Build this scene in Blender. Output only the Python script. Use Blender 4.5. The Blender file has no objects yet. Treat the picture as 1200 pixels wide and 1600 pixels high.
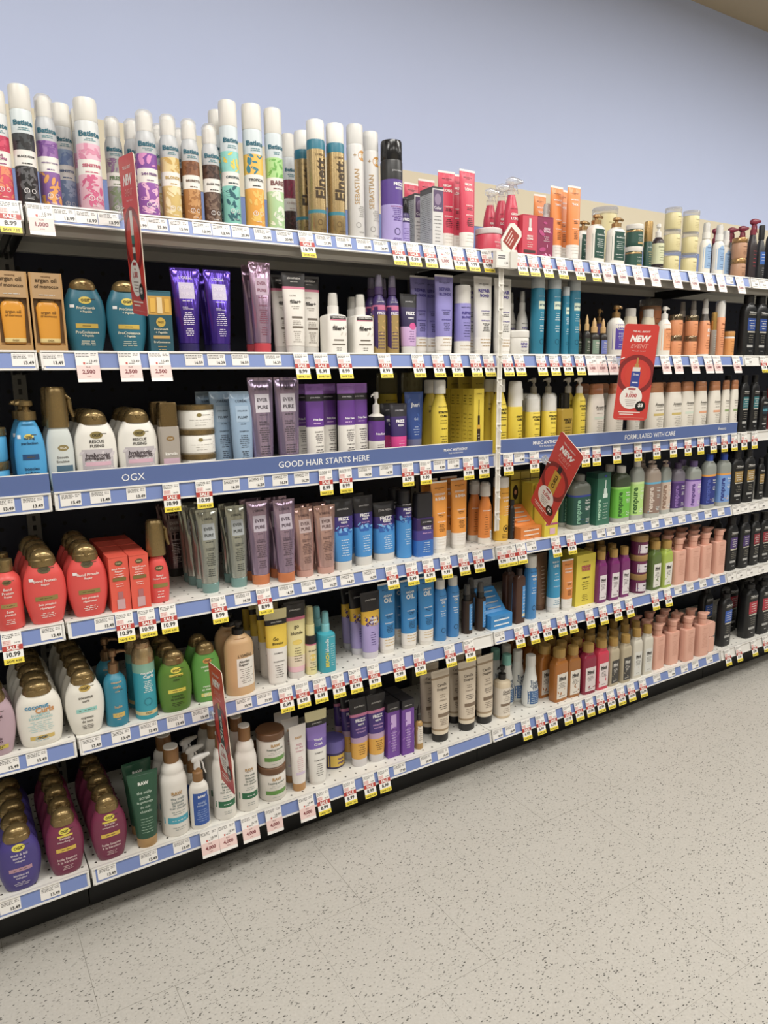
import bpy, bmesh, math, random
from mathutils import Vector, Matrix
scn = bpy.context.scene
COL = scn.collection
PI = math.pi

# ------------------------------------------------------------------ camera
CAM = (-0.1929, -1.6442, 1.2729)
RW = Matrix(((0.848302, -0.529372, -0.012199), (-0.109175, -0.152313, -0.982284), (0.518135, 0.834606, -0.187002)))
cd = bpy.data.cameras.new('camera')
cam = bpy.data.objects.new('camera', cd); COL.objects.link(cam)
cam.matrix_world = Matrix.Translation(CAM) @ Matrix((RW[0], -RW[1], -RW[2])).transposed().to_4x4()
cd.sensor_fit = 'VERTICAL'; cd.sensor_height = 32.0; cd.lens = 32.0 * 1118.0 / 1600.0
cd.clip_start = 0.02; cd.clip_end = 60
scn.camera = cam

# ------------------------------------------------------------------ light
wd = bpy.data.worlds.new('store_ambient'); scn.world = wd; wd.use_nodes = True
wd.node_tree.nodes['Background'].inputs[0].default_value = (1.0, 0.97, 0.93, 1)
wd.node_tree.nodes['Background'].inputs[1].default_value = 0.13
scn.view_settings.view_transform = 'Standard'; scn.view_settings.look = 'None'
scn.view_settings.exposure = -0.03; scn.view_settings.gamma = 1.0
scn.view_settings.use_curve_mapping = False
CEIL = 2.79
def area(name, x, y, z, sx, sy, power, rz=0, rx=0):
    l = bpy.data.lights.new(name, 'AREA'); l.shape = 'RECTANGLE'; l.size = sx; l.size_y = sy; l.energy = power
    l.color = (1.0, 0.97, 0.915)
    o = bpy.data.objects.new(name, l); COL.objects.link(o); o.location = (x, y, z); o.rotation_euler = (rx, 0, rz)
    return o
LIGHTS = [(-1.2, -1.0), (0.6, -1.0), (2.4, -1.0), (4.2, -1.0), (-1.2, -2.9), (0.6, -2.9), (2.4, -2.9), (4.2, -2.9)]
for lx, ly in LIGHTS:
    area('ceiling_lamp', lx, ly, CEIL - 0.035, 1.2, 0.5, 31 if ly > -2 else 20)

# ------------------------------------------------------------------ materials
def lin(c): c /= 255.0; return c / 12.92 if c <= 0.04045 else ((c + 0.055) / 1.055) ** 2.4
def rgb(h):
    h = h.lstrip('#'); return tuple(lin(int(h[i:i + 2], 16)) for i in (0, 2, 4)) + (1,)
MATS = {}
def M(spec):
    """'#rrggbb' plus flags: m metallic, g glossy, r rough, t translucent glass-like, o liquid"""
    if spec in MATS: return MATS[spec]
    col, fl = spec[:7], spec[7:]
    m = bpy.data.materials.new('surface'); m.use_nodes = True
    nt = m.node_tree; b = nt.nodes['Principled BSDF']
    c = rgb(col); lu = .3 * c[0] + .6 * c[1] + .1 * c[2]; c = tuple((lu + (q - lu) * .9) * (.93 if lu > .6 else 1) for q in c[:3]) + (1,)
    nz = nt.nodes.new('ShaderNodeTexNoise'); nz.inputs['Scale'].default_value = 55; nz.inputs['Detail'].default_value = 2
    tc = nt.nodes.new('ShaderNodeTexCoord'); nt.links.new(tc.outputs['Object'], nz.inputs['Vector'])
    mr = nt.nodes.new('ShaderNodeMapRange'); nt.links.new(nz.outputs['Fac'], mr.inputs['Value'])
    r = 0.38
    if 'm' in fl: b.inputs['Metallic'].default_value = 0.7; r = 0.27
    if 'g' in fl: r = 0.16
    if 'r' in fl: r = 0.65
    mr.inputs['To Min'].default_value = r - 0.04; mr.inputs['To Max'].default_value = r + 0.05
    nt.links.new(mr.outputs[0], b.inputs['Roughness'])
    b.inputs['Base Color'].default_value = c
    if 'm' in fl and 'g' in fl:   # crinkled foil laminate
        mp = nt.nodes.new('ShaderNodeMapping'); mp.inputs['Scale'].default_value = (90, 90, 7); nt.links.new(tc.outputs['Object'], mp.inputs[0])
        nf = nt.nodes.new('ShaderNodeTexNoise'); nf.inputs['Scale'].default_value = 1.0; nf.inputs['Detail'].default_value = 1; nt.links.new(mp.outputs[0], nf.inputs['Vector'])
        bp = nt.nodes.new('ShaderNodeBump'); bp.inputs['Strength'].default_value = 0.5; bp.inputs['Distance'].default_value = 0.006
        nt.links.new(nf.outputs['Fac'], bp.inputs['Height']); nt.links.new(bp.outputs[0], b.inputs['Normal'])
    if 't' in fl:
        b.inputs['Transmission Weight'].default_value = 0.75; b.inputs['IOR'].default_value = 1.25
        b.inputs['Roughness'].default_value = 0.1
        for l in list(nt.links):
            if l.to_socket == b.inputs['Roughness']: nt.links.remove(l)
        b.inputs['Alpha'].default_value = 0.55
    m.diffuse_color = c
    MATS[spec] = m
    return m

def node_mat(name, build):
    m = bpy.data.materials.new(name); m.use_nodes = True
    nt = m.node_tree; b = nt.nodes['Principled BSDF']
    build(nt, b, nt.nodes.new, nt.links.new); return m
def math_n(nt, op, a, b=None, c=None):
    n = nt.nodes.new('ShaderNodeMath'); n.operation = op
    for i, v in enumerate((a, b, c)):
        if v is None: continue
        if isinstance(v, (int, float)): n.inputs[i].default_value = v
        else: nt.links.new(v, n.inputs[i])
    return n.outputs[0]
def mixc(nt, fac, a, b):
    n = nt.nodes.new('ShaderNodeMix'); n.data_type = 'RGBA'
    nt.links.new(fac, n.inputs[0])
    for i, v in ((6, a), (7, b)):
        if isinstance(v, tuple): n.inputs[i].default_value = v
        else: nt.links.new(v, n.inputs[i])
    return n.outputs[2]

def floor_b(nt, b, N, Lk):
    tc = N('ShaderNodeTexCoord'); sx = N('ShaderNodeSeparateXYZ'); Lk(tc.outputs['Object'], sx.inputs[0])
    X, Y = sx.outputs[0], sx.outputs[1]
    Yr = math_n(nt, 'ADD', Y, math_n(nt, 'MULTIPLY', X, 0.012))
    v = math_n(nt, 'DIVIDE', math_n(nt, 'SUBTRACT', Yr, 0.018), 0.3048)
    row = math_n(nt, 'FLOOR', v); fy = math_n(nt, 'SUBTRACT', v, row)
    odd = math_n(nt, 'MODULO', math_n(nt, 'ABSOLUTE', row), 2.0)
    off = math_n(nt, 'ADD', math_n(nt, 'MULTIPLY', odd, 0.155), 0.11)
    u = math_n(nt, 'DIVIDE', math_n(nt, 'SUBTRACT', X, off), 0.3048)
    fx = math_n(nt, 'SUBTRACT', u, math_n(nt, 'FLOOR', u))
    ex = math_n(nt, 'MINIMUM', fx, math_n(nt, 'SUBTRACT', 1.0, fx)); ey = math_n(nt, 'MINIMUM', fy, math_n(nt, 'SUBTRACT', 1.0, fy))
    nb = N('ShaderNodeTexNoise'); nb.inputs['Scale'].default_value = 2.2; Lk(tc.outputs['Object'], nb.inputs['Vector'])
    wdt = math_n(nt, 'MULTIPLY', math_n(nt, 'SUBTRACT', nb.outputs['Fac'], 0.3), 0.0058)
    sx_ = math_n(nt, 'LESS_THAN', ex, wdt); sy_ = math_n(nt, 'LESS_THAN', ey, math_n(nt, 'MULTIPLY', wdt, 0.85))
    seam = math_n(nt, 'MAXIMUM', sx_, sy_)
    mp = N('ShaderNodeMapping'); Lk(tc.outputs['Object'], mp.inputs[0]); mp.inputs['Rotation'].default_value = (0, 0, .6)
    mp.inputs['Scale'].default_value = (1.0, 1.9, 1)
    vo = N('ShaderNodeTexVoronoi'); vo.inputs['Scale'].default_value = 150; Lk(mp.outputs[0], vo.inputs['Vector'])
    sc = N('ShaderNodeSeparateColor'); Lk(vo.outputs['Color'], sc.inputs[0])
    rad = math_n(nt, 'MULTIPLY', math_n(nt, 'GREATER_THAN', sc.outputs[0], 0.42), math_n(nt, 'MULTIPLY', sc.outputs[1], 0.5))
    fleck = math_n(nt, 'LESS_THAN', vo.outputs['Distance'], rad)
    dark = math_n(nt, 'MULTIPLY', fleck, math_n(nt, 'ADD', 0.25, math_n(nt, 'MULTIPLY', sc.outputs[2], 0.6)))
    n2 = N('ShaderNodeTexNoise'); n2.inputs['Scale'].default_value = 160; n2.inputs['Detail'].default_value = 3; Lk(tc.outputs['Object'], n2.inputs['Vector'])
    base = mixc(nt, n2.outputs['Fac'], rgb('#b0ada6'), rgb('#c8c5bf'))
    n3 = N('ShaderNodeTexNoise'); n3.inputs['Scale'].default_value = 3.0; n3.inputs['Detail'].default_value = 6; Lk(tc.outputs['Object'], n3.inputs['Vector'])
    base = mixc(nt, math_n(nt, 'MULTIPLY', n3.outputs['Fac'], 0.16), base, rgb('#8f8878'))
    # scuffs and grime, with contact shade painted in, along the foot of the shelving
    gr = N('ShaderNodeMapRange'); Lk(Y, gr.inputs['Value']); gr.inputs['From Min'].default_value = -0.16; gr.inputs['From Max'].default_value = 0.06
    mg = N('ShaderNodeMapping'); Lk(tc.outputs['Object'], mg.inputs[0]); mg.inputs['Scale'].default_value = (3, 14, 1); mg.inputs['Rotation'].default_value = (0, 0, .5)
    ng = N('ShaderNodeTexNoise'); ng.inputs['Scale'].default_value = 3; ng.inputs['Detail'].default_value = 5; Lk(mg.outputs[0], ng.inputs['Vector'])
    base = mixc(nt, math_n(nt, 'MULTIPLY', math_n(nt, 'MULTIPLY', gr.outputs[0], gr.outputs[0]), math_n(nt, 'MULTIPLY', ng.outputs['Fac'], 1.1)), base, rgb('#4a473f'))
    c = mixc(nt, dark, base, rgb('#2a2924'))
    c = mixc(nt, math_n(nt, 'MULTIPLY', seam, 0.62), c, rgb('#4f4b40'))
    Lk(c, b.inputs['Base Color']); b.inputs['Roughness'].default_value = 0.42
    b.inputs['Specular IOR Level'].default_value = 0.35
MAT_FLOOR = node_mat('speckled_vinyl_tile', floor_b)

def paint(name, col, rough=0.7, amt=0.05, scale=30):
    def f(nt, b, N, Lk):
        tc = N('ShaderNodeTexCoord'); nz = N('ShaderNodeTexNoise'); nz.inputs['Scale'].default_value = scale; nz.inputs['Detail'].default_value = 4
        Lk(tc.outputs['Object'], nz.inputs['Vector'])
        c = rgb(col); d = tuple(v * (1 - amt * 2) for v in c[:3]) + (1,)
        Lk(mixc(nt, nz.outputs['Fac'], d, c), b.inputs['Base Color']); b.inputs['Roughness'].default_value = rough
    return node_mat(name, f)
def perforated(name, col, hole, pitch, r, axes=(0, 1), rough=0.4):
    def f(nt, b, N, Lk):
        tc = N('ShaderNodeTexCoord'); sx = N('ShaderNodeSeparateXYZ'); Lk(tc.outputs['Object'], sx.inputs[0])
        ds = []
        for a in axes:
            u = math_n(nt, 'DIVIDE', sx.outputs[a], pitch); q = math_n(nt, 'SUBTRACT', math_n(nt, 'SUBTRACT', u, math_n(nt, 'FLOOR', u)), 0.5)
            ds.append(math_n(nt, 'MULTIPLY', q, q))
        dd = math_n(nt, 'ADD', ds[0], ds[1]); m = math_n(nt, 'LESS_THAN', dd, (r / pitch) ** 2)
        Lk(mixc(nt, m, rgb(col), rgb(hole)), b.inputs['Base Color']); b.inputs['Roughness'].default_value = rough
    return node_mat(name, f)
MAT_SHELF = perforated('white_perforated_steel', '#dcdad3', '#35332f', 0.034, 0.0029)
MAT_SHELFU = paint('white_steel', '#cfcdc6', 0.45, 0.02)
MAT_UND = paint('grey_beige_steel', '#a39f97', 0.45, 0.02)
MAT_BACK = perforated('dark_navy_perforated_panel', '#1d2236', '#050507', 0.0508, 0.0055, (0, 2), 0.6)
MAT_BLACK = paint('scuffed_black_kick_plate', '#161617', 0.45, 0.25, 14)
MAT_WALL = paint('pale_blue_wall_paint', '#c3cff0', 0.75, 0.015, 8)
MAT_CREAM = paint('cream_wall_band', '#e0d6be', 0.75, 0.02, 8)
MAT_BLUE2 = paint('mid_blue_wall_paint', '#7d90c2', 0.75, 0.02, 8)
MAT_CEIL = paint('beige_ceiling', '#b9a88b', 0.85, 0.05, 12)
MAT_RAIL = M('#e6e4df'); MAT_INS = M('#7489c2'); MAT_BAN = M('#54699f')

# ------------------------------------------------------------------ mesh builder
class MB:
    def __init__(s): s.v = []; s.f = []; s.m = []; s.mats = []; s.cache = {}
    def mi(s, mat):
        if isinstance(mat, str): mat = M(mat)
        k = mat.name
        if k not in s.cache: s.cache[k] = len(s.mats); s.mats.append(mat)
        return s.cache[k]
    def face(s, idx, mat): s.f.append(idx); s.m.append(s.mi(mat))
    def add(s, vs): b = len(s.v); s.v += [tuple(v) for v in vs]; return b
    def box(s, x0, x1, y0, y1, z0, z1, mat):
        b = s.add([(x, y, z) for z in (z0, z1) for y in (y0, y1) for x in (x0, x1)])
        for q in ((0, 2, 3, 1), (4, 5, 7, 6), (0, 1, 5, 4), (2, 6, 7, 3), (0, 4, 6, 2), (1, 3, 7, 5)):
            s.face([b + i for i in q], mat)
    def loft(s, rings, mats, seg=28, caps=(True, True), axis=None):
        """rings: (z, hw, hd, n[, cx, cy]); mats: one, or one per interval"""
        bases = []
        for r in rings:
            z, hw, hd, n = r[:4]; cx = r[4] if len(r) > 4 else 0; cy = r[5] if len(r) > 5 else 0
            pts = []
            for i in range(seg):
                t = 2 * PI * i / seg; c, sn = math.cos(t), math.sin(t)
                x = cx + hw * math.copysign(abs(c) ** (2 / n), c); y = cy + hd * math.copysign(abs(sn) ** (2 / n), sn)
                pts.append((x, y, z) if axis is None else axis(x, y, z))
            bases.append(s.add(pts))
        for k in range(len(rings) - 1):
            mt = mats[k] if isinstance(mats, list) else mats
            a, b = bases[k], bases[k + 1]
            for i in range(seg):
                j = (i + 1) % seg; s.face([a + i, a + j, b + j, b + i], mt)
        if caps[0]: s.face([bases[0] + i for i in range(seg)][::-1], mats[0] if isinstance(mats, list) else mats)
        if caps[1]: s.face([bases[-1] + i for i in range(seg)], mats[-1] if isinstance(mats, list) else mats)
    def tube(s, pts, rad, mat, seg=10):
        prev = None; n = len(pts)
        for k in range(n):
            p = Vector(pts[k]); a = Vector(pts[max(0, k - 1)]); b = Vector(pts[min(n - 1, k + 1)])
            d = (b - a).normalized(); up = Vector((0, 0, 1)) if abs(d.z) < .9 else Vector((0, 1, 0))
            u = d.cross(up).normalized(); w = u.cross(d); r = rad[k] if isinstance(rad, (list, tuple)) else rad
            bb = s.add([p + u * (r * math.cos(2 * PI * i / seg)) + w * (r * math.sin(2 * PI * i / seg)) for i in range(seg)])
            if prev is not None:
                for i in range(seg): j = (i + 1) % seg; s.face([prev + i, bb + i, bb + j, prev + j], mat)
            if k == 0: s.face([bb + i for i in range(seg)], mat)
            if k == n - 1: s.face([bb + i for i in range(seg)][::-1], mat)
            prev = bb
    def build(s, name, parent=None, sharp=0.6, xf=None):
        me = bpy.data.meshes.new(name)
        vs = s.v if xf is None else [tuple(xf @ Vector(v)) for v in s.v]
        me.from_pydata(vs, [], s.f)
        for mt in s.mats: me.materials.append(mt)
        me.polygons.foreach_set('material_index', s.m)
        me.polygons.foreach_set('use_smooth', [True] * len(me.polygons))
        me.update()
        try: me.set_sharp_from_angle(angle=sharp)
        except Exception: pass
        o = bpy.data.objects.new(name, me); COL.objects.link(o)
        if parent: o.parent = parent
        return o

TXT = {}
def text2d(t, bold=0.012, shear=0, fine=False):
    k = (t, bold, shear, fine)
    if k in TXT: return TXT[k]
    c = bpy.data.curves.new('t', 'FONT'); c.body = t; c.size = 1; c.resolution_u = 2; c.offset = bold; c.shear = shear
    o = bpy.data.objects.new('t', c); COL.objects.link(o)
    dg = bpy.context.evaluated_depsgraph_get(); e = o.evaluated_get(dg); me = e.to_mesh()
    vs = [(v.co.x, v.co.y) for v in me.vertices]; fs = [list(p.vertices) for p in me.polygons]
    if fine:
        bm = bmesh.new(); bm.from_mesh(me); bmesh.ops.triangulate(bm, faces=bm.faces[:])
        for _ in range(4):
            lg = [q for q in bm.edges if q.calc_length() > .11]
            if not lg: break
            bmesh.ops.subdivide_edges(bm, edges=lg, cuts=1); bmesh.ops.triangulate(bm, faces=bm.faces[:])
        vs = [(v.co.x, v.co.y) for v in bm.verts]; bm.verts.index_update(); fs = [[v.index for v in q.verts] for q in bm.faces]; bm.free()
    e.to_mesh_clear(); bpy.data.objects.remove(o); bpy.data.curves.remove(c)
    if vs:
        x0 = min(v[0] for v in vs); x1 = max(v[0] for v in vs); y0 = min(v[1] for v in vs); y1 = max(v[1] for v in vs)
        vs = [(x - x0, y - y0) for x, y in vs]; w, h = x1 - x0, y1 - y0
    else: w = h = 1
    TXT[k] = (vs, fs, w, h); return TXT[k]

def put_text(mb, t, mat, surf, cx, cz, width, maxh=None, vert=False, eps=0.0006, bold=0.012, shear=0, curved=False):
    """surf(x,z)->(X,Y,Z) of the surface; text is laid on it"""
    vs, fs, w, h = text2d(t, bold, shear)
    if not vs: return
    s = width / w
    if maxh and h * s > maxh: s = maxh / h
    if h * s > .009 and eps < .002 and not shear and curved: vs, fs, w, h = text2d(t, bold, shear, True)
    pts = []
    for x, y in vs:
        a, b = (x - w / 2) * s, (y - h / 2) * s
        if vert: a, b = -b, a
        pts.append(surf(cx + a, cz + b, eps))
    b0 = mb.add(pts)
    mi = mb.mi(mat)
    for f in fs: mb.f.append([b0 + i for i in f]); mb.m.append(mi)
def put_patch(mb, x0, x1, z0, z1, mat, surf, eps=0.0003, nx=8, nz=6):
    b = mb.add([surf(x0 + (x1 - x0) * i / nx, z0 + (z1 - z0) * j / nz, eps) for j in range(nz + 1) for i in range(nx + 1)])
    for j in range(nz):
        for i in range(nx):
            a = b + j * (nx + 1) + i; mb.face([a, a + 1, a + nx + 2, a + nx + 1], mat)
def put_disc(mb, cx, cz, rx, rz, mat, surf, eps=0.0004, n=18):
    b = mb.add([surf(cx, cz, eps)] + [surf(cx + rx * math.cos(2 * PI * i / n), cz + rz * math.sin(2 * PI * i / n), eps) for i in range(n)])
    for i in range(n): mb.face([b, b + 1 + i, b + 1 + (i + 1) % n], mat)
def put_ring(mb, cx, cz, r, t, mat, surf, eps=0.0006, n=8):
    b = mb.add([surf(cx + q * math.cos(2 * PI * (i + .5) / n), cz + q * math.sin(2 * PI * (i + .5) / n), eps) for i in range(n) for q in (r, r - t)])
    for i in range(n):
        j = (i + 1) % n; mb.face([b + 2 * i, b + 2 * j, b + 2 * j + 1, b + 2 * i + 1], mat)

def tagp(o, label=None, cat=None, group=None, kind=None):
    if label: o['label'] = label
    if cat: o['category'] = cat
    if group: o['group'] = group
    if kind: o['kind'] = kind
    return o
def empty(name, loc=(0, 0, 0), rz=0):
    o = bpy.data.objects.new(name, None); COL.objects.link(o); o.location = loc; o.rotation_euler = (0, 0, rz)
    o.empty_display_size = 0.02; return o

# ------------------------------------------------------------------ the room
def struct(name, box, mat):
    mb = MB(); mb.box(*box, mat); o = mb.build(name); return tagp(o, kind='structure')
struct('floor', (-3.5, 7.0, -5.0, 0.55, -0.05, 0.0), MAT_FLOOR)
struct('wall_back', (-3.5, 7.0, 0.485, 0.60, 0.0, CEIL), MAT_WALL)
struct('trim_1', (-3.5, 7.0, 0.481, 0.4855, 1.797, 1.945), MAT_CREAM)
struct('trim_2', (-3.5, 7.0, 0.481, 0.4855, 0.9, 1.796), MAT_BLUE2)
struct('ceiling', (-3.5, 7.0, -5.0, 0.60, CEIL, CEIL + 0.06), MAT_CEIL)
struct('wall_front', (-3.5, 7.0, -5.1, -5.0, 0.0, CEIL), MAT_CREAM)
for i, (lx, ly) in enumerate(LIGHTS):
    r = empty('ceiling_light', (lx, ly, CEIL))
    a = MB(); a.box(-.63, .63, -.28, -.25, -.03, 0, MAT_RAIL); a.box(-.63, .63, .25, .28, -.03, 0, MAT_RAIL)
    a.box(-.63, -.6, -.25, .25, -.03, 0, MAT_RAIL); a.box(.6, .63, -.25, .25, -.03, 0, MAT_RAIL); a.build('frame', r)
    a = MB(); a.box(-.6, .6, -.25, .25, -.02, -.012, M('#f4f2ea')); a.build('diffuser', r)
    tagp(r, 'recessed rectangular ceiling light above the aisle', 'ceiling light', 'ceiling lights over the aisle')

# ------------------------------------------------------------------ shelving
L = 1.22
ZS = {1: 1.6151, 2: 1.3309, 3: 1.0393, 4: 0.7527, 5: 0.4756, 6: 0.1429}
ORD = {1: 'top', 2: 'second', 3: 'third', 4: 'fourth', 5: 'fifth', 6: 'bottom'}
TILT = {1: .28, 2: .24, 3: .05, 4: .22, 5: .22, 6: .22}
DEPTH = .42
UNITS = [(-1, 'left-edge'), (0, 'near'), (1, 'middle'), (2, 'far')]
def railp(sh, x, dz, out=0.0):
    """point on the tilted price rail, dz below its top edge"""
    t = TILT[sh]
    return (x, -0.003 - math.sin(t) * dz - math.cos(t) * out, ZS[sh] - math.cos(t) * dz + math.sin(t) * out)
def quadstrip(mb, sh, x0, x1, d0, d1, out0, out1, mat):
    P = [railp(sh, x, d, o) for o in (out0, out1) for d in (d0, d1) for x in (x0, x1)]
    b = mb.add(P)
    for q in ((0, 1, 3, 2), (4, 6, 7, 5), (0, 4, 5, 1), (2, 3, 7, 6), (0, 2, 6, 4), (1, 5, 7, 3)):
        mb.face([b + i for i in q][::-1], mat)
INSERT_GAPS = {}
for ui, un in UNITS:
    x0, x1 = ui * L, (ui + 1) * L
    where = {-1: 'at the left photo edge', 0: 'behind the gold-capped oval bottles', 1: 'right of the clip strip', 2: 'behind the far black bottles'}[ui]
    mb = MB(); mb.box(x0 + .001, x1 - .001, .440, .452, .0, 1.64, MAT_BACK); tagp(mb.build('back_panel'), 'dark perforated back panel ' + where, 'back panel', 'gondola back panels')
    mb = MB(); mb.box(x0 - .016, x0 + .016, .4225, .4395, 0.0, 1.655, M('#77756f'))
    for k in range(58): mb.box(x0 - .004, x0 + .004, .421, .4227, .17 + k * .0254, .184 + k * .0254, M('#0b0b0c'))
    tagp(mb.build('slotted_upright'), 'grey slotted upright post at the near side of the bay ' + where, 'upright', 'slotted uprights')
    mb = MB(); mb.box(x0 + .0015, x1 - .0015, .062, .082, 0.0, .108, MAT_BLACK); tagp(mb.build('kick_plate'), 'scuffed black kick plate below the bottom shelf, ' + {-1: 'left photo edge', 0: 'nearest long bay', 1: 'middle bay', 2: 'far right'}[ui], 'kick plate', 'black kick plates')
    for sh in ZS:
        z = ZS[sh]
        s = empty('store_shelf', (x0, 0, z))
        mb = MB(); a, b = .0015, L - .0015
        mt = MAT_SHELF if sh >= 4 else MAT_SHELFU
        if sh == 1: mt = MAT_SHELFU
        # folded steel tray: top sheet, front and rear hems, centre stiffener
        mb.box(a, b, .001, DEPTH, -.006, -.002, mt)
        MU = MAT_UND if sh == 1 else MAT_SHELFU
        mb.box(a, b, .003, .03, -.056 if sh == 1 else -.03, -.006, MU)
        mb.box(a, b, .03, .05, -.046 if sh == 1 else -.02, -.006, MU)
        mb.box(a, b, .05, .19, -.010, -.006, MU); mb.box(a, b, .19, .25, -.018, -.006, MU); mb.box(a, b, DEPTH - .02, DEPTH, -.03, -.006, MAT_SHELFU)
        mb.build('board', s)
        for e in (a + .006, b - .012):
            if sh == 6: break
            mb = MB(); P = [(.05, -.012), (DEPTH, -.012), (DEPTH, -.045), (.32, -.042), (.05, -.03)]
            bb = mb.add([(e + dx, y, zz) for dx in (0, .005) for y, zz in P]); n = 5
            mb.face([bb + i for i in range(n)], MAT_BLACK); mb.face([bb + n + i for i in range(n)][::-1], MAT_BLACK)
            for i in range(n): mb.face([bb + i, bb + n + i, bb + n + (i + 1) % n, bb + (i + 1) % n], MAT_BLACK)
            mb.build('bracket', s, .3)
        T = Matrix.Translation((-x0, 0, -z))
        r = MB(); ra, rb = x0 + .003, x1 - .003
        quadstrip(r, sh, ra, rb, 0, .040, 0, .0025, MAT_RAIL)
        quadstrip(r, sh, ra, rb, 0, .0035, .0025, .006, MAT_RAIL); quadstrip(r, sh, ra, rb, .037, .040, .0025, .005, MAT_RAIL)
        quadstrip(r, sh, ra, ra + .004, 0, .04, .0025, .005, MAT_RAIL); quadstrip(r, sh, rb - .004, rb, 0, .04, .0025, .005, MAT_RAIL)
        r.build('price_rail', s, .3, T)
        if ui < 2:
            r = MB(); quadstrip(r, sh, ra + .008, rb - .006 if sh != 5 or ui != 0 else rb - .12, .005, .0355, .0025, .0031, MAT_INS)
            r.build('blue_insert', s, .3, T)
        un2 = {-1: 'at the left photo edge', 0: 'in the nearest bay', 1: 'in the bay right of the clip strip', 2: 'in the far right bay'}[ui]
        tagp(s, 'white steel %s shelf with price rail, %s' % (ORD[sh], un2), 'shelf', 'gondola shelves')

def banner(ui, xa, xb, texts, lab, bulge=0):
    s = empty('shelf_banner', ((xa + xb) / 2, -.004, ZS[3])); cx = (xa + xb) / 2
    mb = MB(); n = 24; H = .040
    def yy(x): t = (x - xa) / (xb - xa); return -.006 - bulge * 4 * t * (1 - t)
    for k in range(n):
        a = xa + (xb - xa) * k / n; b = xa + (xb - xa) * (k + 1) / n
        ya, yb = yy(a), yy(b)
        for za, zb, mt in ((-.0045, -.0005, MAT_RAIL), (-.0005, H, MAT_BAN), (H, H + .002, MAT_RAIL)):
            P = [(a, ya, za), (b, yb, za), (b, yb, zb), (a, ya, zb), (a, ya + .003, za), (b, yb + .003, za), (b, yb + .003, zb), (a, ya + .003, zb)]
            q = mb.add([(p[0] - cx, p[1] + .004, p[2]) for p in P])
            for fc in ((0, 1, 2, 3), (7, 6, 5, 4), (3, 2, 6, 7), (4, 5, 1, 0)) + (((3, 7, 4, 0),) if k == 0 else ()) + (((1, 5, 6, 2),) if k == n - 1 else ()):
                mb.face([q + i for i in fc], mt if fc[0] != 7 else MAT_RAIL)
    mb.build('panel', s, .3)
    for t, x, zc, w, h, bold in texts:
        tb = MB(); put_text(tb, t, '#f2f3f6', lambda X, Z, e: (X - cx, yy(X) + .004 - e, Z), x, zc, w, h, bold=bold); tb.build('lettering', s)
    tagp(s, lab, 'shelf sign', 'blue shelf banners'); return s

# ------------------------------------------------------------------ products
BP = {
 'can': (2, [(0, .95), (.01, 1), (.975, 1), (1, .95)]),
 'cyl': (2, [(0, .94), (.012, 1), (.985, 1), (1, .96)]),
 'slim': (2, [(0, .95), (.01, 1), (.86, 1), (.93, .95), (.98, .82), (1, .76)]),
 'oval': (2.3, [(0, .64), (.02, .71), (.1, .79), (.25, .9), (.42, .98), (.58, 1), (.72, .965), (.84, .88), (.93, .76), (1, .66)]),
 'resc': (2.3, [(0, .76), (.025, .83), (.2, .93), (.45, 1), (.65, .99), (.8, .93), (.92, .8), (1, .66)]),
 'curl': (2.3, [(0, .8), (.025, .86), (.3, .98), (.5, 1), (.7, .93), (.85, .75), (.95, .55), (1, .42)]),
 'round': (2, [(0, .94), (.02, 1), (.74, 1), (.83, .96), (.9, .84), (.96, .6), (1, .42)]),
 'long': (2, [(0, .94), (.02, 1), (.62, 1), (.75, .94), (.88, .72), (1, .46)]),
 'rect': (5, [(0, .95), (.015, 1), (.9, 1), (.95, .93), (.98, .7), (1, .45)]),
 'mon': (6, [(0, .96), (.012, 1), (.95, 1), (.985, .97), (1, .9)]),
 'maui': (5, [(0, .95), (.015, 1), (.80, 1), (.84, .97), (.88, .88), (.92, .72), (.95, .62), (1, .60)]),
 'tre': (3.2, [(0, .93), (.02, 1), (.76, 1), (.86, .95), (.93, .8), (.98, .56), (1, .42)]),
 'ave': (2.6, [(0, .86), (.03, .93), (.3, .98), (.55, 1), (.8, .96), (.93, .85), (1, .78)]),
 'live': (2, [(0, .84), (.05, .95), (.2, 1), (.45, .94), (.7, .76), (.85, .62), (1, .54)]),
 'raw': (2, [(0, .94), (.02, 1), (.72, 1), (.78, .96), (.82, .88), (.85, .82), (.87, .81), (.89, .82), (.94, .78), (1, .60)]),
 'ren': (3, [(0, .95), (.02, 1), (.78, 1), (.87, .95), (.94, .76), (1, .42)]),
}
SMOOTH = {'oval', 'resc', 'curl', 'ave', 'live', 'round', 'long', 'tre', 'ren', 'raw'}
def catmull(P, k=3):
    out = []
    for i in range(len(P) - 1):
        p0, p1, p2, p3 = P[max(0, i - 1)], P[i], P[i + 1], P[min(len(P) - 1, i + 2)]
        for j in range(k):
            t = j / k; z = p1[0] + (p2[0] - p1[0]) * t
            m1 = (p2[1] - p0[1]) / max(1e-6, p2[0] - p0[0]) * (p2[0] - p1[0]); m2 = (p3[1] - p1[1]) / max(1e-6, p3[0] - p1[0]) * (p2[0] - p1[0])
            w = (2 * t**3 - 3 * t * t + 1) * p1[1] + (t**3 - 2 * t * t + t) * m1 + (-2 * t**3 + 3 * t * t) * p2[1] + (t**3 - t * t) * m2
            out.append((z, min(w, 1.0)))
    out.append(P[-1]); return out
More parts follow.
